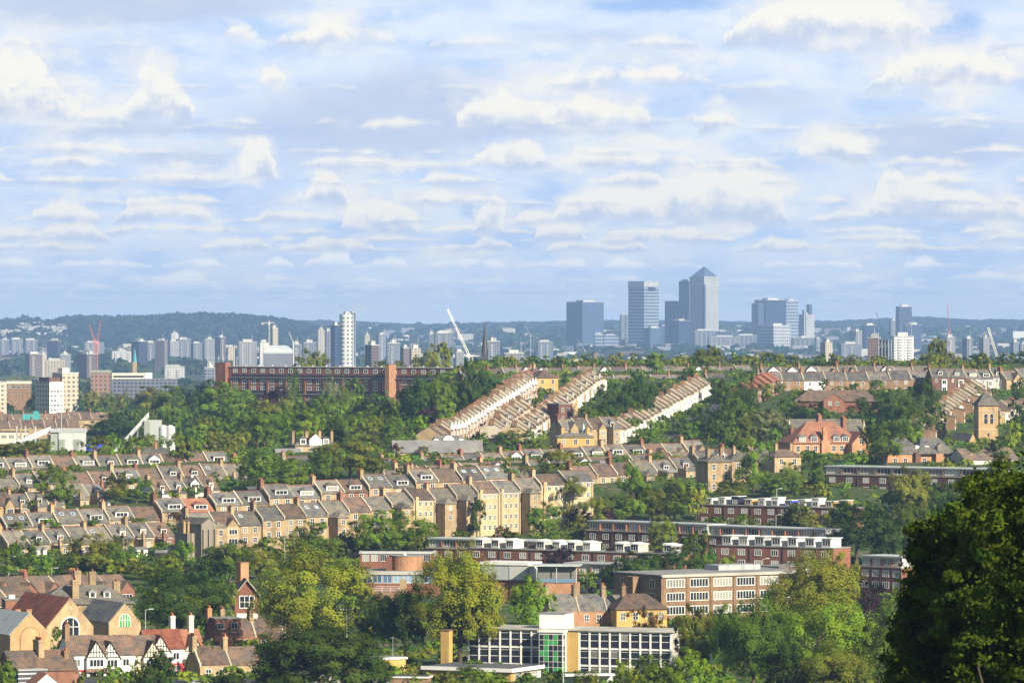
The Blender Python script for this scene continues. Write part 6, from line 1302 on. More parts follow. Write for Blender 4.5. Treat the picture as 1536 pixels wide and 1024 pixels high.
def great_tree(px, ytop, d, rx, rz, seed, n, label, c):
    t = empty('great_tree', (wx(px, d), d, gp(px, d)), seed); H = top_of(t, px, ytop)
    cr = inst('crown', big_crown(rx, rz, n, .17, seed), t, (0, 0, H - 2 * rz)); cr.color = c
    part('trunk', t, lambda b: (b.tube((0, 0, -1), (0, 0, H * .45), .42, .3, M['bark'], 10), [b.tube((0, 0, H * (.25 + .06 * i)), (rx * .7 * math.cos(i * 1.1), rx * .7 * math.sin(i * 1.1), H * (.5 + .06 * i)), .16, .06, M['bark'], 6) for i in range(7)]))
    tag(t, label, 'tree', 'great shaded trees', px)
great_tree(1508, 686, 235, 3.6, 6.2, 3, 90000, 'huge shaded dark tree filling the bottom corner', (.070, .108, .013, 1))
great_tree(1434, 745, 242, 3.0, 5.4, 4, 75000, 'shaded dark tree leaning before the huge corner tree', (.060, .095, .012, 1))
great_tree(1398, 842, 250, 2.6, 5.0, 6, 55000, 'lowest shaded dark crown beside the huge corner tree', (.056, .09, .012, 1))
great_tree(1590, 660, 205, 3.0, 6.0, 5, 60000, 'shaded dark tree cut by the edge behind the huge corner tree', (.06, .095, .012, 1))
# right middle
T((1285, 748, 850, 108, 'round', 'dark green', 'below the dark attic flats'), (1330, 770, 850, 60, 'round', 'dark green', 'below the dark attic flats'), (1364, 696, 790, 78, 'round', 'olive', 'before the dark attic flats'), (1375, 752, 850, 70, 'feather', 'mid green', 'before the dark attic flats'), (1420, 725, 830, 70, 'round', 'dark green', 'above the great shaded tree'), (1460, 705, 800, 80, 'round', 'dark green', 'above the great shaded tree'), (1390, 780, 850, 40, 'round', 'russet', 'above the great shaded tree'), (1500, 690, 790, 60, 'round', 'dark green', 'above the great shaded tree'),
  (1130, 655, 742, 75, 'feather', 'bright green', 'among the tan villas'), (1188, 692, 745, 50, 'round', 'mid green', 'among the tan villas'), (1222, 678, 745, 52, 'feather', 'mid green', 'among the tan villas'), (1160, 712, 750, 50, 'round', 'mid green', 'among the tan villas'), (1095, 718, 752, 52, 'round', 'olive', 'among the tan villas'), (1235, 722, 752, 34, 'round', 'yellow-green', 'among the tan villas'), (1285, 674, 715, 40, 'feather', 'bright green', 'before the red mansion'), (1245, 690, 722, 26, 'round', 'mid green', 'before the red mansion'),
  (995, 774, 842, 54, 'round', 'lime green', 'before the white clerestory flats'), (1046, 797, 876, 62, 'round', 'mid green', 'before the white clerestory flats'), (1140, 788, 830, 62, 'round', 'lime green', 'before the white clerestory flats'), (1105, 797, 832, 34, 'round', 'dark green', 'before the white clerestory flats'), (1160, 795, 828, 30, 'round', 'lime green', 'before the white clerestory flats'),
  (836, 816, 872, 60, 'round', 'purple', 'behind the glass pavilion'), (880, 852, 890, 36, 'round', 'mid green', 'beside the glass pavilion'), (915, 820, 852, 48, 'round', 'mid green', 'beside the glass pavilion'), (960, 824, 890, 92, 'round', 'dark green', 'above the big brick block'), (1020, 822, 888, 88, 'round', 'dark green', 'above the big brick block'), (1084, 828, 886, 40, 'round', 'lime green', 'above the big brick block'), (925, 838, 890, 50, 'round', 'dark green', 'above the big brick block'), (1055, 850, 890, 60, 'round', 'mid green', 'above the big brick block'))
# centre
fill(700, 1010, 828, 836, 9, 3, 5.5, ['mid green', 'dark green', 'olive'], 'before the white roof terraces', word='shrub', name='garden_shrub', asp=(1.0, 1.6))
T((815, 750, 818, 58, 'round', 'mid green', 'below the tall tan terrace'), (860, 776, 820, 40, 'round', 'olive', 'below the tall tan terrace'), (715, 746, 812, 38, 'feather', 'dark green', 'before the tall tan terrace'), (690, 795, 815, 26, 'round', 'mid green', 'before the tall tan terrace'), (752, 788, 815, 30, 'round', 'russet', 'before the tall tan terrace'), (850, 714, 795, 66, 'feather', 'olive', 'at the end of the tall tan terrace'), (885, 745, 800, 55, 'feather', 'olive', 'at the end of the tall tan terrace'),
  (872, 758, 795, 40, 'round', 'purple', 'at the end of the tall tan terrace'), (905, 757, 795, 36, 'round', 'purple', 'at the end of the tall tan terrace'), (925, 738, 790, 62, 'round', 'mid green', 'before the villas and clerestory'), (950, 692, 786, 70, 'feather', 'bright green', 'before the villas and clerestory'), (1003, 694, 786, 72, 'feather', 'bright green', 'before the villas and clerestory'), (1012, 725, 785, 60, 'round', 'mid green', 'before the villas and clerestory'), (1044, 727, 785, 38, 'dome', 'golden', 'before the villas and clerestory'), (975, 720, 785, 55, 'feather', 'olive', 'before the villas and clerestory'), (1065, 735, 770, 30, 'round', 'mid green', 'before the villas and clerestory'),
  (562, 762, 838, 88, 'round', 'bright green', 'before the long rear row'), (618, 764, 836, 78, 'round', 'bright green', 'before the long rear row'), (600, 785, 838, 60, 'round', 'mid green', 'before the long rear row'), (473, 770, 830, 70, 'feather', 'mid green', 'before the long rear row'), (520, 795, 835, 34, 'round', 'dark green', 'before the long rear row'), (440, 795, 830, 40, 'feather', 'olive', 'before the long rear row'), (640, 790, 832, 44, 'feather', 'olive', 'before the long rear row'))
# left
T((345, 807, 880, 88, 'round', 'mid green', 'below the grey gable'), (385, 815, 870, 60, 'round', 'olive', 'below the grey gable'), (275, 808, 868, 44, 'feather', 'bright green', 'below the grey gable'), (300, 835, 880, 50, 'round', 'dark green', 'below the grey gable'), (138, 798, 868, 92, 'round', 'olive', 'before the low rear row'), (180, 802, 866, 50, 'round', 'mid green', 'before the low rear row'), (38, 802, 866, 62, 'round', 'mid green', 'before the low rear row'), (8, 820, 872, 40, 'feather', 'mid green', 'before the low rear row'), (66, 832, 872, 40, 'round', 'bright green', 'before the low rear row'), (95, 835, 870, 40, 'round', 'dark green', 'before the low rear row'), (222, 828, 862, 30, 'round', 'mid green', 'before the low rear row'), (270, 762, 808, 46, 'feather', 'russet', 'against the long stepped row'), (235, 846, 880, 50, 'round', 'mid green', 'behind the slate hipped house'),
  (85, 696, 768, 76, 'round', 'mid green', 'in the gardens behind the stepped row'), (173, 709, 758, 46, 'round', 'olive', 'in the gardens behind the stepped row'), (205, 714, 757, 48, 'feather', 'bright green', 'in the gardens behind the stepped row'), (318, 708, 742, 28, 'round', 'mid green', 'in the gardens behind the stepped row'), (225, 735, 757, 30, 'round', 'bright green', 'in the gardens behind the stepped row'), (290, 728, 748, 36, 'round', 'mid green', 'in the gardens behind the stepped row'), (255, 735, 752, 30, 'round', 'lime green', 'in the gardens behind the stepped row'), (3, 700, 750, 16, 'round', 'mid green', 'in the gardens behind the stepped row'),
  (395, 670, 742, 72, 'round', 'mid green', 'behind the brown dormers'), (440, 688, 740, 62, 'round', 'bright green', 'behind the brown dormers'), (525, 654, 724, 108, 'round', 'olive', 'behind the brown dormers'), (490, 672, 730, 60, 'round', 'mid green', 'behind the brown dormers'), (372, 690, 740, 40, 'round', 'bright green', 'behind the brown dormers'), (420, 715, 740, 50, 'round', 'lime green', 'behind the brown dormers'), (560, 680, 720, 46, 'round', 'olive', 'behind the brown dormers'),
  (838, 672, 716, 64, 'dome', 'olive', 'amid the middle row of chimneys'), (800, 642, 676, 40, 'round', 'mid green', 'behind the middle row of chimneys'), (762, 644, 676, 55, 'round', 'mid green', 'behind the middle row of chimneys'), (972, 640, 668, 46, 'round', 'bright green', 'behind the middle row of chimneys'), (950, 652, 670, 30, 'round', 'mid green', 'behind the middle row of chimneys'), (870, 658, 668, 24, 'round', 'lime green', 'behind the middle row of chimneys'), (636, 668, 684, 18, 'round', 'olive', 'behind the middle row of chimneys'), (596, 664, 686, 20, 'feather', 'russet', 'behind the middle row of chimneys'), (720, 652, 674, 30, 'round', 'mid green', 'behind the middle row of chimneys'))
fill(1180, 1420, 770, 812, 16, 6, 10, ['mid green', 'olive', 'dark green', 'bright green'], 'on the bank below the attic flats')
fill(640, 1050, 706, 714, 6, 3, 5, ['mid green', 'olive', 'bright green'], 'in the gardens below the chimney row', word='shrub', name='garden_shrub')
fill(990, 1130, 640, 668, 8, 6, 9, ['mid green', 'bright green', 'olive'], 'below the white climbing terrace')
fill(1090, 1150, 604, 640, 5, 6, 9, ['mid green', 'olive'], 'beside the short reddish terrace')
# yellow hedge of shrubs and gardens
fill(95, 262, 862, 872, 11, 4.0, 6.0, ['golden', 'lime green', 'golden'], 'in the bright hedge below the low row', word='shrub', name='garden_shrub', asp=(1.1, 1.6))
# the wood before the flats
WD = 'in the wood before the brick flats'
T((345, 573, 655, 105, 'round', 'bright green', WD), (400, 598, 660, 60, 'round', 'olive', WD), (268, 579, 655, 84, 'round', 'mid green', WD), (308, 569, 640, 50, 'round', 'dark green', WD), (232, 580, 640, 74, 'round', 'olive', WD), (412, 580, 640, 52, 'round', 'purple', WD), (441, 544, 635, 23, 'column', 'mid green', 'rising against the brick flats'), (494, 553, 632, 26, 'column', 'grey-green', 'rising against the brick flats'), (512, 558, 628, 24, 'column', 'olive', 'rising against the brick flats'), (531, 567, 628, 38, 'round', 'mid green', WD),
  (625, 558, 650, 62, 'round', 'dark green', 'at the right end of the brick flats'), (662, 556, 645, 54, 'round', 'bright green', 'at the right end of the brick flats'), (712, 534, 630, 50, 'round', 'dark green', 'at the right end of the brick flats'), (698, 562, 632, 46, 'round', 'dark green', 'at the right end of the brick flats'), (728, 560, 618, 30, 'round', 'mid green', 'at the right end of the brick flats'), (640, 605, 655, 40, 'round', 'purple', 'at the right end of the brick flats'), (668, 600, 650, 40, 'round', 'bright green', 'at the right end of the brick flats'),
  (176, 622, 664, 86, 'round', 'dark green', 'between the two silos'), (146, 630, 664, 52, 'round', 'dark green', 'between the two silos'), (215, 608, 652, 46, 'round', 'mid green', 'between the two silos'), (258, 606, 676, 40, 'round', 'mid green', 'above the twin silo'), (300, 610, 672, 40, 'round', 'dark green', 'above the twin silo'))
LW = 'in the lower wood'
fill(150, 590, 652, 664, 24, 11, 17, ['bright green', 'mid green', 'mid green', 'olive', 'dark green', 'bright green'], LW)
fill(290, 640, 668, 680, 24, 10, 16, ['bright green', 'mid green', 'bright green', 'olive', 'lime green'], 'along the lower edge of the wood')
fill(250, 640, 634, 645, 20, 11, 16, ['mid green', 'bright green', 'dark green', 'olive'], 'under the brick flats')
fill(130, 360, 684, 694, 15, 7, 10, ['olive', 'mid green', 'bright green'], 'behind the brick roofs at the wood edge')
fill(0, 75, 682, 690, 6, 5, 7, ['olive', 'bright green'], 'before the aggregate shed', word='shrub', name='garden_shrub', asp=(1.2, 1.8))
fill(560, 745, 640, 662, 10, 8, 13, ['dark green', 'mid green', 'mid green', 'olive'], 'left of the climbing street', slope=-.22)
# centre of the hillside
T((918, 573, 652, 64, 'round', 'dark green', 'in the clump between the climbing terraces'), (962, 556, 640, 50, 'round', 'dark green', 'in the clump between the climbing terraces'), (888, 602, 656, 52, 'round', 'mid green', 'in the clump between the climbing terraces'), (940, 590, 646, 52, 'round', 'mid green', 'in the clump between the climbing terraces'), (905, 620, 660, 40, 'round', 'bright green', 'in the clump between the climbing terraces'), (955, 612, 640, 30, 'round', 'mid green', 'in the clump between the climbing terraces'), (985, 575, 625, 34, 'round', 'dark green', 'in the clump between the climbing terraces'), (934, 568, 636, 40, 'round', 'mid green', 'in the clump between the climbing terraces'),
  (1030, 552, 590, 30, 'feather', 'dark green', 'below the ridge houses'), (1078, 565, 606, 30, 'round', 'dark green', 'below the ridge houses'), (849, 558, 580, 14, 'round', 'mid green', 'below the ridge houses'), (812, 580, 600, 14, 'round', 'mid green', 'on the climbing street'), (806, 598, 618, 16, 'round', 'mid green', 'on the climbing street'), (780, 613, 632, 22, 'round', 'bright green', 'on the climbing street'), (760, 624, 645, 22, 'round', 'mid green', 'on the climbing street'), (742, 636, 655, 22, 'round', 'olive', 'on the climbing street'), (727, 648, 664, 18, 'round', 'olive', 'on the climbing street'),
  (1110, 550, 640, 30, 'column', 'mid green', 'right of the white fronted climbing terrace'), (1126, 552, 645, 26, 'column', 'dark green', 'right of the white fronted climbing terrace'), (1092, 572, 660, 52, 'round', 'mid green', 'right of the white fronted climbing terrace'), (1060, 612, 668, 56, 'round', 'dark green', 'right of the white fronted climbing terrace'), (1110, 596, 662, 56, 'feather', 'mid green', 'right of the white fronted climbing terrace'), (1150, 610, 668, 64, 'dome', 'grey-green', 'right of the white fronted climbing terrace'), (1175, 628, 672, 44, 'dome', 'grey-green', 'right of the white fronted climbing terrace'), (1085, 625, 674, 44, 'round', 'mid green', 'right of the white fronted climbing terrace'), (1030, 628, 672, 44, 'round', 'mid green', 'right of the white fronted climbing terrace'),
  (1180, 598, 640, 44, 'round', 'mid green', 'around the low brown hipped building'), (1208, 600, 645, 52, 'round', 'dark green', 'around the low brown hipped building'), (1240, 612, 650, 36, 'round', 'mid green', 'around the low brown hipped building'), (1290, 596, 650, 52, 'round', 'dark green', 'around the low brown hipped building'), (1270, 622, 650, 30, 'round', 'olive', 'around the low brown hipped building'), (1200, 582, 606, 40, 'feather', 'olive', 'around the low brown hipped building'), (1275, 576, 600, 22, 'round', 'mid green', 'around the low brown hipped building'),
  (1345, 580, 655, 60, 'round', 'mid green', 'on the slope left of the church tower'), (1382, 568, 650, 56, 'round', 'dark green', 'on the slope left of the church tower'), (1320, 585, 650, 40, 'feather', 'mid green', 'on the slope left of the church tower'), (1365, 600, 670, 62, 'round', 'mid green', 'on the slope left of the church tower'), (1400, 596, 660, 44, 'round', 'mid green', 'on the slope left of the church tower'), (1330, 628, 700, 66, 'round', 'bright green', 'on the slope left of the church tower'), (1370, 625, 682, 42, 'round', 'bright green', 'on the slope left of the church tower'), (1305, 640, 695, 34, 'round', 'olive', 'on the slope left of the church tower'), (1422, 586, 612, 26, 'feather', 'olive', 'on the slope left of the church tower'), (1462, 580, 606, 24, 'round', 'mid green', 'behind the church tower roof'),
  (1512, 622, 690, 44, 'round', 'lime green', 'right of the church tower'), (1530, 595, 680, 44, 'round', 'dark green', 'right of the church tower'), (1500, 655, 694, 40, 'round', 'mid green', 'right of the church tower'), (1460, 660, 694, 36, 'round', 'mid green', 'right of the church tower'), (1528, 566, 610, 26, 'round', 'dark green', 'right of the church tower'), (1535, 640, 690, 40, 'round', 'mid green', 'right of the church tower'))
fill(1080, 1190, 664, 676, 7, 7, 11, ['mid green', 'olive', 'bright green'], 'below the grey willows')
fill(1150, 1330, 588, 604, 9, 4, 7, ['mid green', 'olive', 'dark green'], 'in the gardens of the long ridge terrace', word='shrub', name='garden_shrub')
fill(860, 1000, 652, 662, 8, 6, 9, ['mid green', 'bright green', 'dark green'], 'at the foot of the central clump')
# skyline trees
tree(467, 519, 0, 62, 'round', 'olive', 'rising behind the brick flats', d=2690)
T((1061, 516, 562, 46, 'round', 'olive', 'on the skyline below the pyramid skyscraper'), (985, 526, 562, 38, 'round', 'mid green', 'on the skyline below the pyramid skyscraper'), (1408, 503, 566, 38, 'feather', 'olive', 'tallest on the ridge skyline'), (1402, 526, 566, 46, 'round', 'yellow-green', 'on the skyline beside the tall ridge tree'), (1474, 530, 566, 36, 'round', 'olive', 'on the skyline beside the cream crane'), (1455, 540, 566, 30, 'round', 'yellow-green', 'on the skyline beside the cream crane'))
fill(735, 1000, 549, 553, 18, 4, 6.5, ['yellow-green', 'olive', 'mid green', 'golden'], 'along the central skyline', asp=(1.0, 1.5))
fill(1000, 1150, 549, 552, 10, 4, 7, ['yellow-green', 'olive', 'mid green'], 'on the skyline under the tall towers', asp=(1.0, 1.5))
fill(1130, 1540, 549, 552, 22, 4, 7, ['yellow-green', 'olive', 'dark green', 'mid green'], 'along the skyline over the ridge terrace', asp=(1.0, 1.5))
fill(490, 680, 560, 562, 9, 20.5, 23, ['yellow-green', 'olive'], 'peeping over the brick flats roof', asp=(.5, .8), at=2680)
# far valley
fill(-10, 330, 600, 606, 26, 9, 16, ['mid green', 'olive', 'dark green', 'grey-green'], 'around the white valley flats')
fill(-10, 230, 609, 616, 14, 10, 18, ['mid green', 'grey-green', 'olive'], 'before the white valley flats', shapes=('round', 'column', 'round'))
fill(-10, 200, 634, 644, 14, 6, 9, ['bright green', 'mid green', 'olive'], 'beside the valley terraces')
fill(130, 300, 622, 634, 12, 10, 16, ['mid green', 'olive', 'dark green'], 'behind the silos')
fill(-10, 190, 584, 590, 22, 13, 19, ['grey-green', 'grey-green', 'olive'], 'in the far tree belt', asp=(1.1, 1.6))
fill(190, 340, 588, 596, 12, 10, 15, ['olive', 'mid green', 'dark green'], 'below the long institution')
# gardens in the near streets
fill(0, 300, 800, 812, 16, 3, 6, ['mid green', 'olive', 'bright green'], 'in the near back gardens', word='shrub', name='garden_shrub', asp=(.9, 1.5))
fill(380, 640, 832, 846, 14, 4, 7, ['mid green', 'olive', 'bright green', 'dark green'], 'in the gardens of the rear row', word='shrub', name='garden_shrub', asp=(.9, 1.5))
fill(660, 1000, 820, 834, 14, 2.5, 5, ['mid green', 'olive', 'dark green'], 'in the flats gardens', word='shrub', name='garden_shrub', asp=(.9, 1.6))
fill(1050, 1240, 790, 806, 14, 3, 5, ['bright green', 'mid green', 'olive'], 'on the bank below the cluttered flats', word='shrub', name='garden_shrub', asp=(1.0, 1.7))
fill(640, 1060, 985, 1020, 10, 2.5, 5, ['mid green', 'olive', 'dark green'], 'in the school grounds', word='shrub', name='garden_shrub', asp=(.9, 1.5))
fill(640, 900, 1030, 1045, 6, 3, 5, ['bright green', 'dark green', 'olive'], 'along the bottom of the school hall', word='shrub', name='garden_shrub', asp=(1.0, 1.5))
fill(0, 120, 756, 772, 7, 4, 6, ['mid green', 'olive'], 'between the garden rows', word='shrub', name='garden_shrub', asp=(.9, 1.5))
fill(560, 860, 714, 722, 10, 3, 5, ['mid green', 'olive', 'dark green'], 'behind the tan terrace gardens', word='shrub', name='garden_shrub', asp=(.9, 1.5))
fill(1050, 1250, 735, 752, 9, 3, 6, ['mid green', 'olive', 'bright green'], 'below the tan villas', word='shrub', name='garden_shrub', asp=(.9, 1.5))
fill(1100, 1250, 885, 905, 7, 5, 8, ['mid green', 'dark green', 'olive'], 'around the plain brown brick block')

# gardens along the climbing terraces
for k in range(15): tree(lerp(700, 812, k / 14) + RND.uniform(-2, 4), lerp(655, 592, k / 14), lerp(668, 603, k / 14), RND.uniform(10, 17), 'round', RND.choice(['mid green', 'bright green', 'olive']), 'in the front gardens of the climbing street', word='shrub', name='garden_shrub')
for k in range(14): tree(lerp(955, 1078, k / 13) + RND.uniform(-2, 4), lerp(652, 592, k / 13), lerp(664, 603, k / 13), RND.uniform(10, 17), 'round', RND.choice(['mid green', 'bright green', 'dark green']), 'before the white climbing terrace', word='shrub', name='garden_shrub')
grow_trees()
# undergrowth that fills gardens and slopes: one mass
rg = np.random.default_rng(21); SP = []
while len(SP) < 4600:
    d = rg.uniform(1000, 2500); px = rg.uniform(-80, 1620); r = rg.uniform(.9, 2.4)
    if HZ - F * zrel(px, d) / d > 1060: continue
    SP.append((wx(px, d), d, gp(px, d) - .3, r * 1.3, r))
scatter_woods('undergrowth', SP, 72, .17, (.13, .19, .02))

# ------------------------------------------------------------------ lamps, poles and cars
def lamp(px, ytop, d, two=False, label=''):
    t = site('street_lamp', label, 'street lamp', px, d, 10, 'street lamps'); H = top_of(t, px, ytop)
    part('pole', t, lambda b: b.tube((0, 0, -.5), (0, 0, H), .11, .08, M['metal'], 6))
    for s in ((-1, 1) if two else (1,)): part('lamp_head', t, lambda b: (b.tube((0, 0, H - .05), (s * 1.1, 0, H + .12), .06, .05, M['metal'], 5), b.box(min(s * .7, s * 1.8), max(s * .7, s * 1.8), -.2, .2, H + .05, H + .25, M['palemetal'])))
lamp(13, 835, 1350, True, 'twin headed street lamp before the low rear row'); lamp(164, 828, 1362, True, 'twin headed street lamp in the bright hedge'); lamp(27, 812, 1380, False, 'tall thin lamp post beside the twin headed lamp'); lamp(520, 914, 1120, True, 'lamp post before the big yellow-green plane'); lamp(427, 792, 1400, False, 'pale lamp post at the rear row gardens'); lamp(195, 900, 1140, False, 'lamp post behind the black slate hall'); lamp(1164, 772, 1480, False, 'lamp post on the bank below the cluttered flats'); lamp(1179, 998, 1035, False, 'lamp post at the bottom under the trees'); lamp(1144, 838, 1330, False, 'yellowish lamp post beside the brown brick block'); lamp(77, 852, 1335, False, 'lamp post left of the bright hedge'); lamp(1165, 733, 1560, False, 'lamp post over the cluttered flats'); lamp(218, 914, 1110, False, 'lamp post right of the black slate hall')
def make_car(px, d, deg, m, label):
    t = site('parked_car', label, 'car', px, d, deg, 'parked cars')
    t.location.z = ground(t.location.x, t.location.y) + .1
    b = MB(); b.px_([(0, .3), (4.3, .3), (4.35, .75), (3.4, .92), (2.7, 1.42), (1.0, 1.45), (.25, .95), (-.05, .8)][::-1], -.85, .85, M[m]); b.build('body', t)
    b = MB(); b.px_([(2.72, 1.36), (3.3, .95), (.4, .97), (1.02, 1.39)], -.87, .87, M['dglass']); b.build('windows', t)
    for y in (.8, 3.5):
        for x in (-.88, .7): part('wheel', t, lambda q: q.add([(x + dx, y + .32 * math.cos(a), .32 + .32 * math.sin(a)) for dx in (0, .18) for a in [i * math.pi / 5 for i in range(10)]], [tuple(range(10)), tuple(range(19, 9, -1))] + [(i, 10 + i, 10 + (i + 1) % 10, (i + 1) % 10) for i in range(10)], M['blackmetal']))
for px, d, m, lab in ((1405, 1950, 'palemetal', 'silver car parked up the street beside the church'), (1421, 1982, 'navy', 'dark car parked up the street beside the church'), (1433, 2008, 'white', 'white car parked up the street beside the church'), (1447, 2036, 'redpaint', 'red car parked up the street beside the church'), (758, 1945, 'palemetal', 'silver car low on the climbing street'), (785, 1996, 'white', 'white car halfway up the climbing street'), (803, 2030, 'navy', 'dark car high on the climbing street')): make_car(px, d, -10, m, lab)
make_car(285, 1012, -70, 'palemetal', 'silver car parked before the orange tiled house'); make_car(258, 1010, -70, 'navy', 'dark car parked under the round garden tree')
# ------------------------------------------------------------------ daylight
SUN_EL, SUN_AZ = 28.0, 139.0          # azimuth clockwise from the view direction (+y)
sd = bpy.data.lights.new('sun', 'SUN'); so = bpy.data.objects.new('sun', sd); col.objects.link(so)
sd.energy = 5.0; sd.angle = R(.5); sd.color = (1.0, .90, .71)
v = Vector((math.cos(R(SUN_EL)) * math.sin(R(SUN_AZ)), math.cos(R(SUN_EL)) * math.cos(R(SUN_AZ)), math.sin(R(SUN_EL))))
so.rotation_euler = v.to_track_quat('Z', 'Y').to_euler(); so.location = (0, 0, 400)

world = bpy.data.worlds.new('World'); scene.world = world; world.use_nodes = True
nt = world.node_tree; L = nt.links; bg = nt.nodes['Background']; bg.inputs['Strength'].default_value = .1
sky = N(nt, 'ShaderNodeTexSky', sky_type='NISHITA'); sky.sun_disc = False; sky.sun_elevation = R(SUN_EL); sky.sun_rotation = R(SUN_AZ); sky.altitude = 100; sky.air_density = 1.0; sky.dust_density = .6; sky.ozone_density = 2.0
# cloud field over (azimuth, elevation), in hundredths of a 1536 wide frame's pixels: P = (right, up)
tc = N(nt, 'ShaderNodeTexCoord'); sx = N(nt, 'ShaderNodeSeparateXYZ'); L.new(tc.outputs['Generated'], sx.inputs[0])
az = math_(nt, 'MULTIPLY', math_(nt, 'ARCTAN2', sx.outputs[0], sx.outputs[1]), 77.0); el = math_(nt, 'MULTIPLY', math_(nt, 'ARCSINE', sx.outputs[2]), 77.0)
def comb(x, y, z=0.0):
    n = N(nt, 'ShaderNodeCombineXYZ')
    for i, q in enumerate((x, y, z)):
        if isinstance(q, float): n.inputs[i].default_value = q
        else: L.new(q, n.inputs[i])
    return n.outputs[0]
P0 = comb(az, el)
def noise(vec, s, det=5, rough=.55, off=0.0, sx_=1.0, sy_=1.0):
    mp = N(nt, 'ShaderNodeMapping'); mp.inputs['Scale'].default_value = (sx_, sy_, 1); mp.inputs['Location'].default_value = (off, off * .7, off * 1.3); L.new(vec, mp.inputs['Vector'])
    n = N(nt, 'ShaderNodeTexNoise'); n.inputs['Scale'].default_value = s; n.inputs['Detail'].default_value = det; n.inputs['Roughness'].default_value = rough; L.new(mp.outputs[0], n.inputs['Vector'])
    return n
def mr(x, a, b, c=0.0, d=1.0, smooth=True):
    n = N(nt, 'ShaderNodeMapRange', interpolation_type='SMOOTHSTEP' if smooth else 'LINEAR'); 
    for i, q in enumerate((a, b, c, d)): n.inputs[i + 1].default_value = q
    L.new(x, n.inputs[0]); return n.outputs[0]
# warp: puffs; finer towards the horizon
nw = noise(P0, 1.5, 6, .6, 3.0); wv = N(nt, 'ShaderNodeVectorMath', operation='SUBTRACT'); L.new(nw.outputs['Color'], wv.inputs[0]); wv.inputs[1].default_value = (.5, .5, .5)
ws = N(nt, 'ShaderNodeVectorMath', operation='MULTIPLY'); L.new(wv.outputs[0], ws.inputs[0]); ws.inputs[1].default_value = (.95, .42, 0)
P = N(nt, 'ShaderNodeVectorMath', operation='ADD'); L.new(P0, P.inputs[0]); L.new(ws.outputs[0], P.inputs[1]); P = P.outputs[0]
def blobs(L_):
    """sum of soft mounds: (x px, y px, half width, half height, weight)"""
    acc = None
    for x, y, rx, ry, a in L_:
        s = N(nt, 'ShaderNodeVectorMath', operation='SUBTRACT'); L.new(P, s.inputs[0]); s.inputs[1].default_value = ((x - 768) / 100, (HZ - y) / 100, 0)
        m = N(nt, 'ShaderNodeVectorMath', operation='MULTIPLY'); L.new(s.outputs[0], m.inputs[0]); m.inputs[1].default_value = (100 / rx, 100 / ry, 0)
        d = N(nt, 'ShaderNodeVectorMath', operation='DOT_PRODUCT'); L.new(m.outputs[0], d.inputs[0]); L.new(m.outputs[0], d.inputs[1])
        e = math_(nt, 'MULTIPLY', math_(nt, 'POWER', 2.718, math_(nt, 'MULTIPLY', d.outputs['Value'], -1.0)), a)
        acc = e if acc is None else math_(nt, 'ADD', acc, e)
    return acc
WHITE = [(20, 125, 75, 60, 1.0), (75, 150, 45, 35, .6), (235, 120, 48, 38, .9), (170, 75, 90, 30, .5), (145, 165, 60, 25, .5), (412, 115, 26, 20, .9), (355, 45, 40, 20, .5), (505, 50, 80, 40, .6), (385, 240, 34, 36, 1.0), (300, 262, 110, 14, .7), (95, 218, 130, 16, .7), (100, 295, 60, 18, .7), (245, 305, 75, 20, .6), (300, 310, 30, 16, .4), (20, 345, 60, 15, .6), (110, 350, 60, 18, .6), (490, 280, 30, 28, .7), (560, 322, 62, 32, 1.1), (545, 245, 60, 14, .6), (660, 250, 90, 15, .6), (650, 300, 40, 15, .7), (735, 320, 28, 34, .9), (690, 345, 50, 12, .6), (500, 368, 50, 16, .8), (445, 352, 22, 9, .5), (20, 395, 40, 12, .7), (150, 383, 80, 9, .5), (270, 420, 62, 16, .7), (435, 420, 60, 12, .6), (350, 372, 50, 10, .4), (700, 375, 70, 14, .7), (575, 435, 30, 9, .4),
 (880, 165, 110, 32, 1.1), (770, 130, 90, 35, .6), (770, 225, 60, 20, .8), (890, 240, 60, 22, .7), (980, 218, 70, 16, .7), (1080, 165, 32, 30, .6), (1240, 25, 140, 42, 1.1), (1340, 35, 60, 34, .7), (960, 90, 130, 24, .6), (1420, 105, 105, 34, 1.0), (1500, 90, 60, 20, .5), (1245, 219, 50, 26, 1.2), (1070, 290, 110, 44, 1.1), (910, 300, 90, 26, .9), (1150, 280, 40, 40, .5), (1370, 285, 80, 36, 1.0), (1470, 312, 70, 26, .9), (1280, 315, 50, 14, .7), (845, 340, 42, 14, .9), (990, 355, 80, 18, .8), (1520, 345, 40, 12, .7), (850, 390, 22, 12, .7), (1230, 378, 60, 12, .5), (1320, 414, 80, 10, .6), (1480, 412, 70, 14, .6), (1120, 415, 40, 8, .4), (860, 420, 40, 8, .4), (940, 385, 50, 9, .4), (1420, 160, 70, 18, .5), (1390, 385, 50, 9, .4)]
GREY = [(120, 20, 190, 28, 1.0), (330, 10, 150, 22, .6), (560, 190, 260, 60, .9), (150, 196, 160, 12, .7), (260, 240, 110, 12, .6), (640, 130, 120, 40, .5), (420, 300, 60, 16, .4), (150, 275, 160, 9, .5), (1400, 215, 190, 40, .9), (1150, 150, 120, 30, .5), (860, 198, 140, 9, .6), (1060, 335, 130, 6, .7), (1300, 72, 170, 12, .7), (880, 60, 160, 18, .5), (1370, 338, 150, 6, .6), (700, 285, 40, 14, .4), (110, 325, 130, 8, .4), (560, 355, 90, 6, .5), (1180, 250, 60, 12, .3), (1420, 142, 110, 9, .5)]
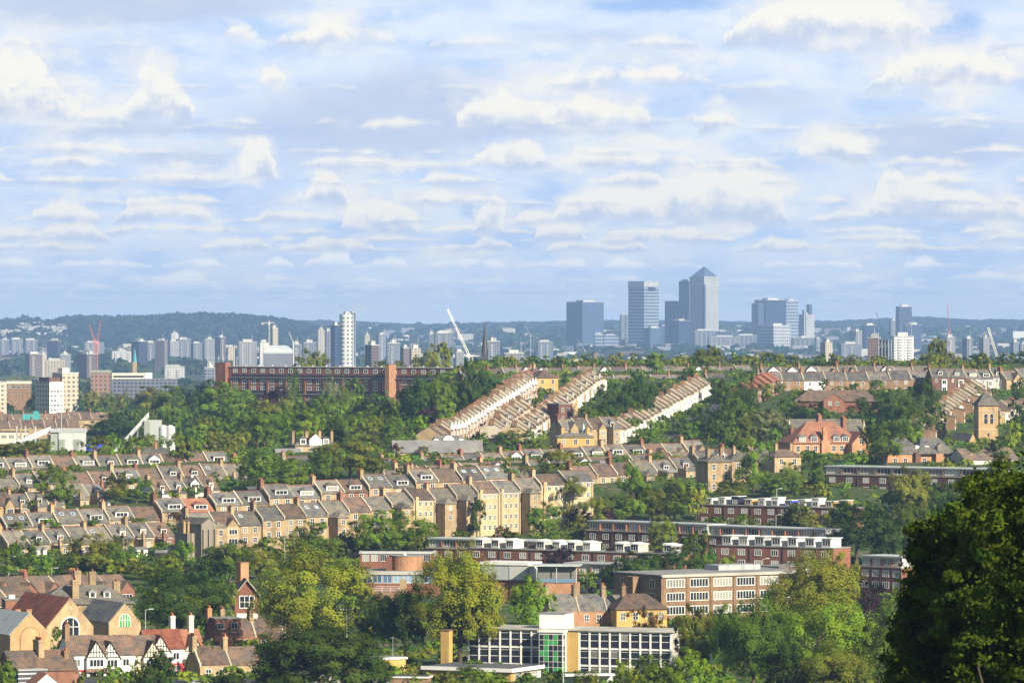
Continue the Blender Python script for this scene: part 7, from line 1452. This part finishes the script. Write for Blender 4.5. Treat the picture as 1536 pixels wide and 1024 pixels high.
BLUE = [(88, 82, 30, 26, 1.0), (985, 8, 110, 16, 1.0), (1420, 40, 55, 40, .9), (60, 270, 160, 10, .5), (290, 285, 160, 8, .5), (800, 40, 90, 14, .4), (820, 300, 40, 50, .6), (700, 310, 24, 20, .9), (1455, 345, 120, 9, .4), (500, 340, 30, 8, .5), (420, 195, 150, 12, .4), (780, 195, 40, 12, .4), (270, 90, 24, 22, .4), (725, 105, 40, 20, .6), (1010, 262, 120, 8, .5)]
fine = noise(P, 2.2, 7, .55, 9.0, .8, 1.3); fb = noise(P0, .9, 6, .58, 17.0, .55, 1.7)
fv = math_(nt, 'SUBTRACT', fine.outputs[0], .5); bv = math_(nt, 'SUBTRACT', fb.outputs[0], .5)
# general cover where nothing is set out (all round and overhead)
band = mr(el, 4.6, 6.5)
away = math_(nt, 'MAXIMUM', mr(math_(nt, 'ABSOLUTE', az), 8.0, 10.0), band)
cov = noise(tc.outputs['Generated'], 4.0, 6, .55, 2.0, 1, 1)
cover = mr(cov.outputs[0], .45, .62)
low = noise(P, 1.0, 4, .5, 31.0, .75, 3.2)                   # flat banks, one behind another, towards the horizon
lv = math_(nt, 'MULTIPLY', math_(nt, 'SUBTRACT', low.outputs[0], .52), mr(el, 3.2, 1.2, .5, 2.6))
wsum = math_(nt, 'ADD', math_(nt, 'MULTIPLY_ADD', fv, .45, blobs(WHITE)), math_(nt, 'ADD', math_(nt, 'MULTIPLY', bv, 1.1), lv))
white = mr(wsum, .08, .62)
grey = mr(math_(nt, 'MULTIPLY_ADD', bv, .5, math_(nt, 'MULTIPLY_ADD', fv, .35, blobs(GREY))), .12, .85)
blue = mr(math_(nt, 'MULTIPLY_ADD', fv, .5, blobs(BLUE)), .12, .85)
S = 5.95      # background strength is 0.1, picture exposed up
def C(r, g_, b): return (r * S, g_ * S, b * S)
nish = mixc(nt, 1.0, sky.outputs[0], (.55, .80, 1.25), 'MULTIPLY')
hor = mr(el, .0, 2.4)
base = mixc(nt, .72, nish, mixc(nt, hor, C(.68, .80, .93), C(.55, .68, .92)))
veil = mixc(nt, mr(math_(nt, 'MULTIPLY_ADD', fv, .4, bv), -.2, .13), C(.50, .64, .90), C(.78, .84, .92))
c = mixc(nt, .85, base, veil)
c = mixc(nt, math_(nt, 'MULTIPLY', blue, .8), c, C(.32, .51, .88))
c = mixc(nt, math_(nt, 'MULTIPLY', grey, .75), c, C(.50, .58, .76))
shade = mixc(nt, mr(fv, -.12, .14), C(.76, .79, .86), C(.92, .90, .83))
c = mixc(nt, math_(nt, 'MULTIPLY', white, .85), c, shade)
# banks of cumulus, far to near: flat bases, heaped tops; (base row px, softness px, noise height px, [(x, half width, height)])
BANKS = [(464, 5, 7, []), (452, 6, 9, [(600, 60, 10), (1150, 80, 8), (150, 90, 9)]), (439, 7, 10, [(270, 60, 30), (435, 60, 18), (575, 28, 13), (900, 50, 8)]), (426, 8, 9, [(1320, 80, 13), (1480, 70, 22), (1120, 45, 10), (860, 34, 12), (60, 90, 10), (700, 80, 8)]),
 (404, 8, 10, [(20, 45, 20), (150, 80, 16), (500, 45, 26), (850, 24, 18), (945, 50, 13), (1230, 60, 16), (1390, 50, 13), (700, 70, 18)]), (378, 6, 12, [(500, 55, 26), (445, 24, 13), (350, 55, 13), (700, 75, 14), (600, 50, 8), (1180, 70, 10), (1400, 60, 10)]),
 (364, 7, 8, [(990, 85, 24), (845, 42, 32), (1520, 45, 20), (20, 60, 22), (110, 60, 30)]), (352, 8, 8, [(570, 64, 60), (735, 26, 62), (690, 45, 18), (240, 80, 20)]), (334, 9, 10, [(1070, 115, 78), (1085, 45, 40), (915, 85, 50), (1370, 72, 76), (1465, 80, 40), (1285, 48, 24), (245, 75, 36), (100, 60, 30)]),
 (308, 9, 9, [(490, 32, 52), (650, 45, 20), (780, 60, 10)]), (277, 10, 10, [(388, 30, 62), (300, 115, 18), (100, 125, 14)]), (254, 11, 10, [(770, 60, 44), (890, 60, 34), (660, 85, 16), (980, 65, 30), (545, 60, 20)]), (244, 10, 4, [(1243, 50, 48)]), (233, 11, 8, [(95, 120, 22)]),
 (196, 14, 10, [(885, 115, 52), (770, 85, 56), (1075, 40, 30)]), (188, 14, 8, [(25, 70, 105), (80, 45, 50), (240, 50, 84), (165, 90, 28)]), (136, 16, 10, [(1420, 100, 66), (960, 130, 40), (412, 26, 40), (1505, 60, 40)]), (72, 18, 10, [(1240, 145, 90), (1345, 60, 66), (505, 80, 40), (350, 40, 44)])]
n1 = noise(P0, 1.35, 7, .54, 41.0); n2 = noise(P0, .8, 3, .5, 57.0, .8, .3); sc_ = noise(P0, 3.2, 5, .6, 23.0)
q1 = math_(nt, 'SUBTRACT', n1.outputs[0], .5); qs = math_(nt, 'SUBTRACT', sc_.outputs[0], .5)
pw = N(nt, 'ShaderNodeSeparateXYZ'); L.new(P, pw.inputs[0])
for bi, (by, soft, nh, L_) in enumerate(BANKS):
    b0 = (HZ - by) / 100; up = math_(nt, 'SUBTRACT', el, b0)
    off = N(nt, 'ShaderNodeTexNoise', noise_dimensions='1D'); off.inputs['Scale'].default_value = 1.0 if by > 400 else .7; off.inputs['Detail'].default_value = 2; L.new(math_(nt, 'ADD', pw.outputs[0], 37.3 * bi), off.inputs['W'])
    h = math_(nt, 'MULTIPLY', math_(nt, 'POWER', math_(nt, 'MULTIPLY', math_(nt, 'MAXIMUM', math_(nt, 'SUBTRACT', off.outputs[0], .46), 0.0), 7.0), .5), nh / 100 * 1.5)
    for x, hw, hh in L_:
        dx = math_(nt, 'MULTIPLY', math_(nt, 'SUBTRACT', pw.outputs[0], (x - 768) / 100), 100 / hw)
        h = math_(nt, 'MAXIMUM', h, math_(nt, 'MULTIPLY', math_(nt, 'SQRT', math_(nt, 'MAXIMUM', math_(nt, 'SUBTRACT', 1.0, math_(nt, 'POWER', math_(nt, 'ABSOLUTE', dx), 2.4)), 0.0)), hh / 100))
    hn_ = math_(nt, 'MULTIPLY', h, math_(nt, 'MULTIPLY_ADD', qs, .8, math_(nt, 'MULTIPLY_ADD', q1, 1.5, 1.08)))                # heaped outline
    k = soft / 100
    m = math_(nt, 'MINIMUM', mr(math_(nt, 'SUBTRACT', hn_, up), 0.0, k * 1.1), mr(math_(nt, 'MULTIPLY_ADD', q1, k * 4.5, up), -k * .5, k * 1.2))
    m = math_(nt, 'MULTIPLY', m, mr(h, .015, .07))
    t_ = math_(nt, 'ADD', math_(nt, 'DIVIDE', up, math_(nt, 'MAXIMUM', h, .05)), math_(nt, 'MULTIPLY', qs, 1.3))
    ccol = mixc(nt, mr(t_, .06, .66), C(.57 + .14 * (by > 395), .64 + .14 * (by > 395), .79 + .12 * (by > 395)), C(.95 + .14 * (by > 395), .92 + .13 * (by > 395), .83 + .12 * (by > 395)))
    c = mixc(nt, math_(nt, 'MULTIPLY', m, .93 if by < 395 else .78), c, ccol)
c = mixc(nt, mr(el, 1.1, .0, 0, .6), c, C(.95, 1.04, 1.12))
gen = mixc(nt, cover, mixc(nt, 1.0, sky.outputs[0], (.50, .55, .60), 'MULTIPLY'), C(.44, .445, .44))
L.new(mixc(nt, away, c, gen), bg.inputs['Color'])

# ------------------------------------------------------------------ air
hb = MB(); hm = bpy.data.materials.new('haze_air'); hm.use_nodes = True; hn = hm.node_tree; hn.nodes.remove(hn.nodes['Principled BSDF'])
pv = N(hn, 'ShaderNodeVolumePrincipled'); pv.inputs['Color'].default_value = (.35, .57, 1.0, 1); pv.inputs['Density'].default_value = HAZE; pv.inputs['Anisotropy'].default_value = 0.0
hn.links.new(pv.outputs[0], hn.nodes['Material Output'].inputs['Volume'])
hb.box(-13000, 13000, -900, 26500, -70, 262, hm); hz = hb.build('haze'); hz['kind'] = 'stuff'

finish_labels()
for o in scene.objects:
    if o.get('label') and len(o['label'].split()) > 16: print('LONG', o['label'])
# ------------------------------------------------------------------ picture
scene.view_settings.view_transform = 'Standard'; scene.view_settings.look = 'None'; scene.view_settings.exposure = 0.9; scene.view_settings.gamma = 1.0
scene.render.engine = 'CYCLES'; scene.cycles.max_bounces = 5; scene.cycles.diffuse_bounces = 2; scene.cycles.glossy_bounces = 2; scene.cycles.transmission_bounces = 2; scene.cycles.volume_bounces = 0
scene.cycles.use_denoising = True; scene.cycles.caustics_reflective = False; scene.cycles.caustics_refractive = False
scene.cycles.sample_clamp_indirect = 4.0
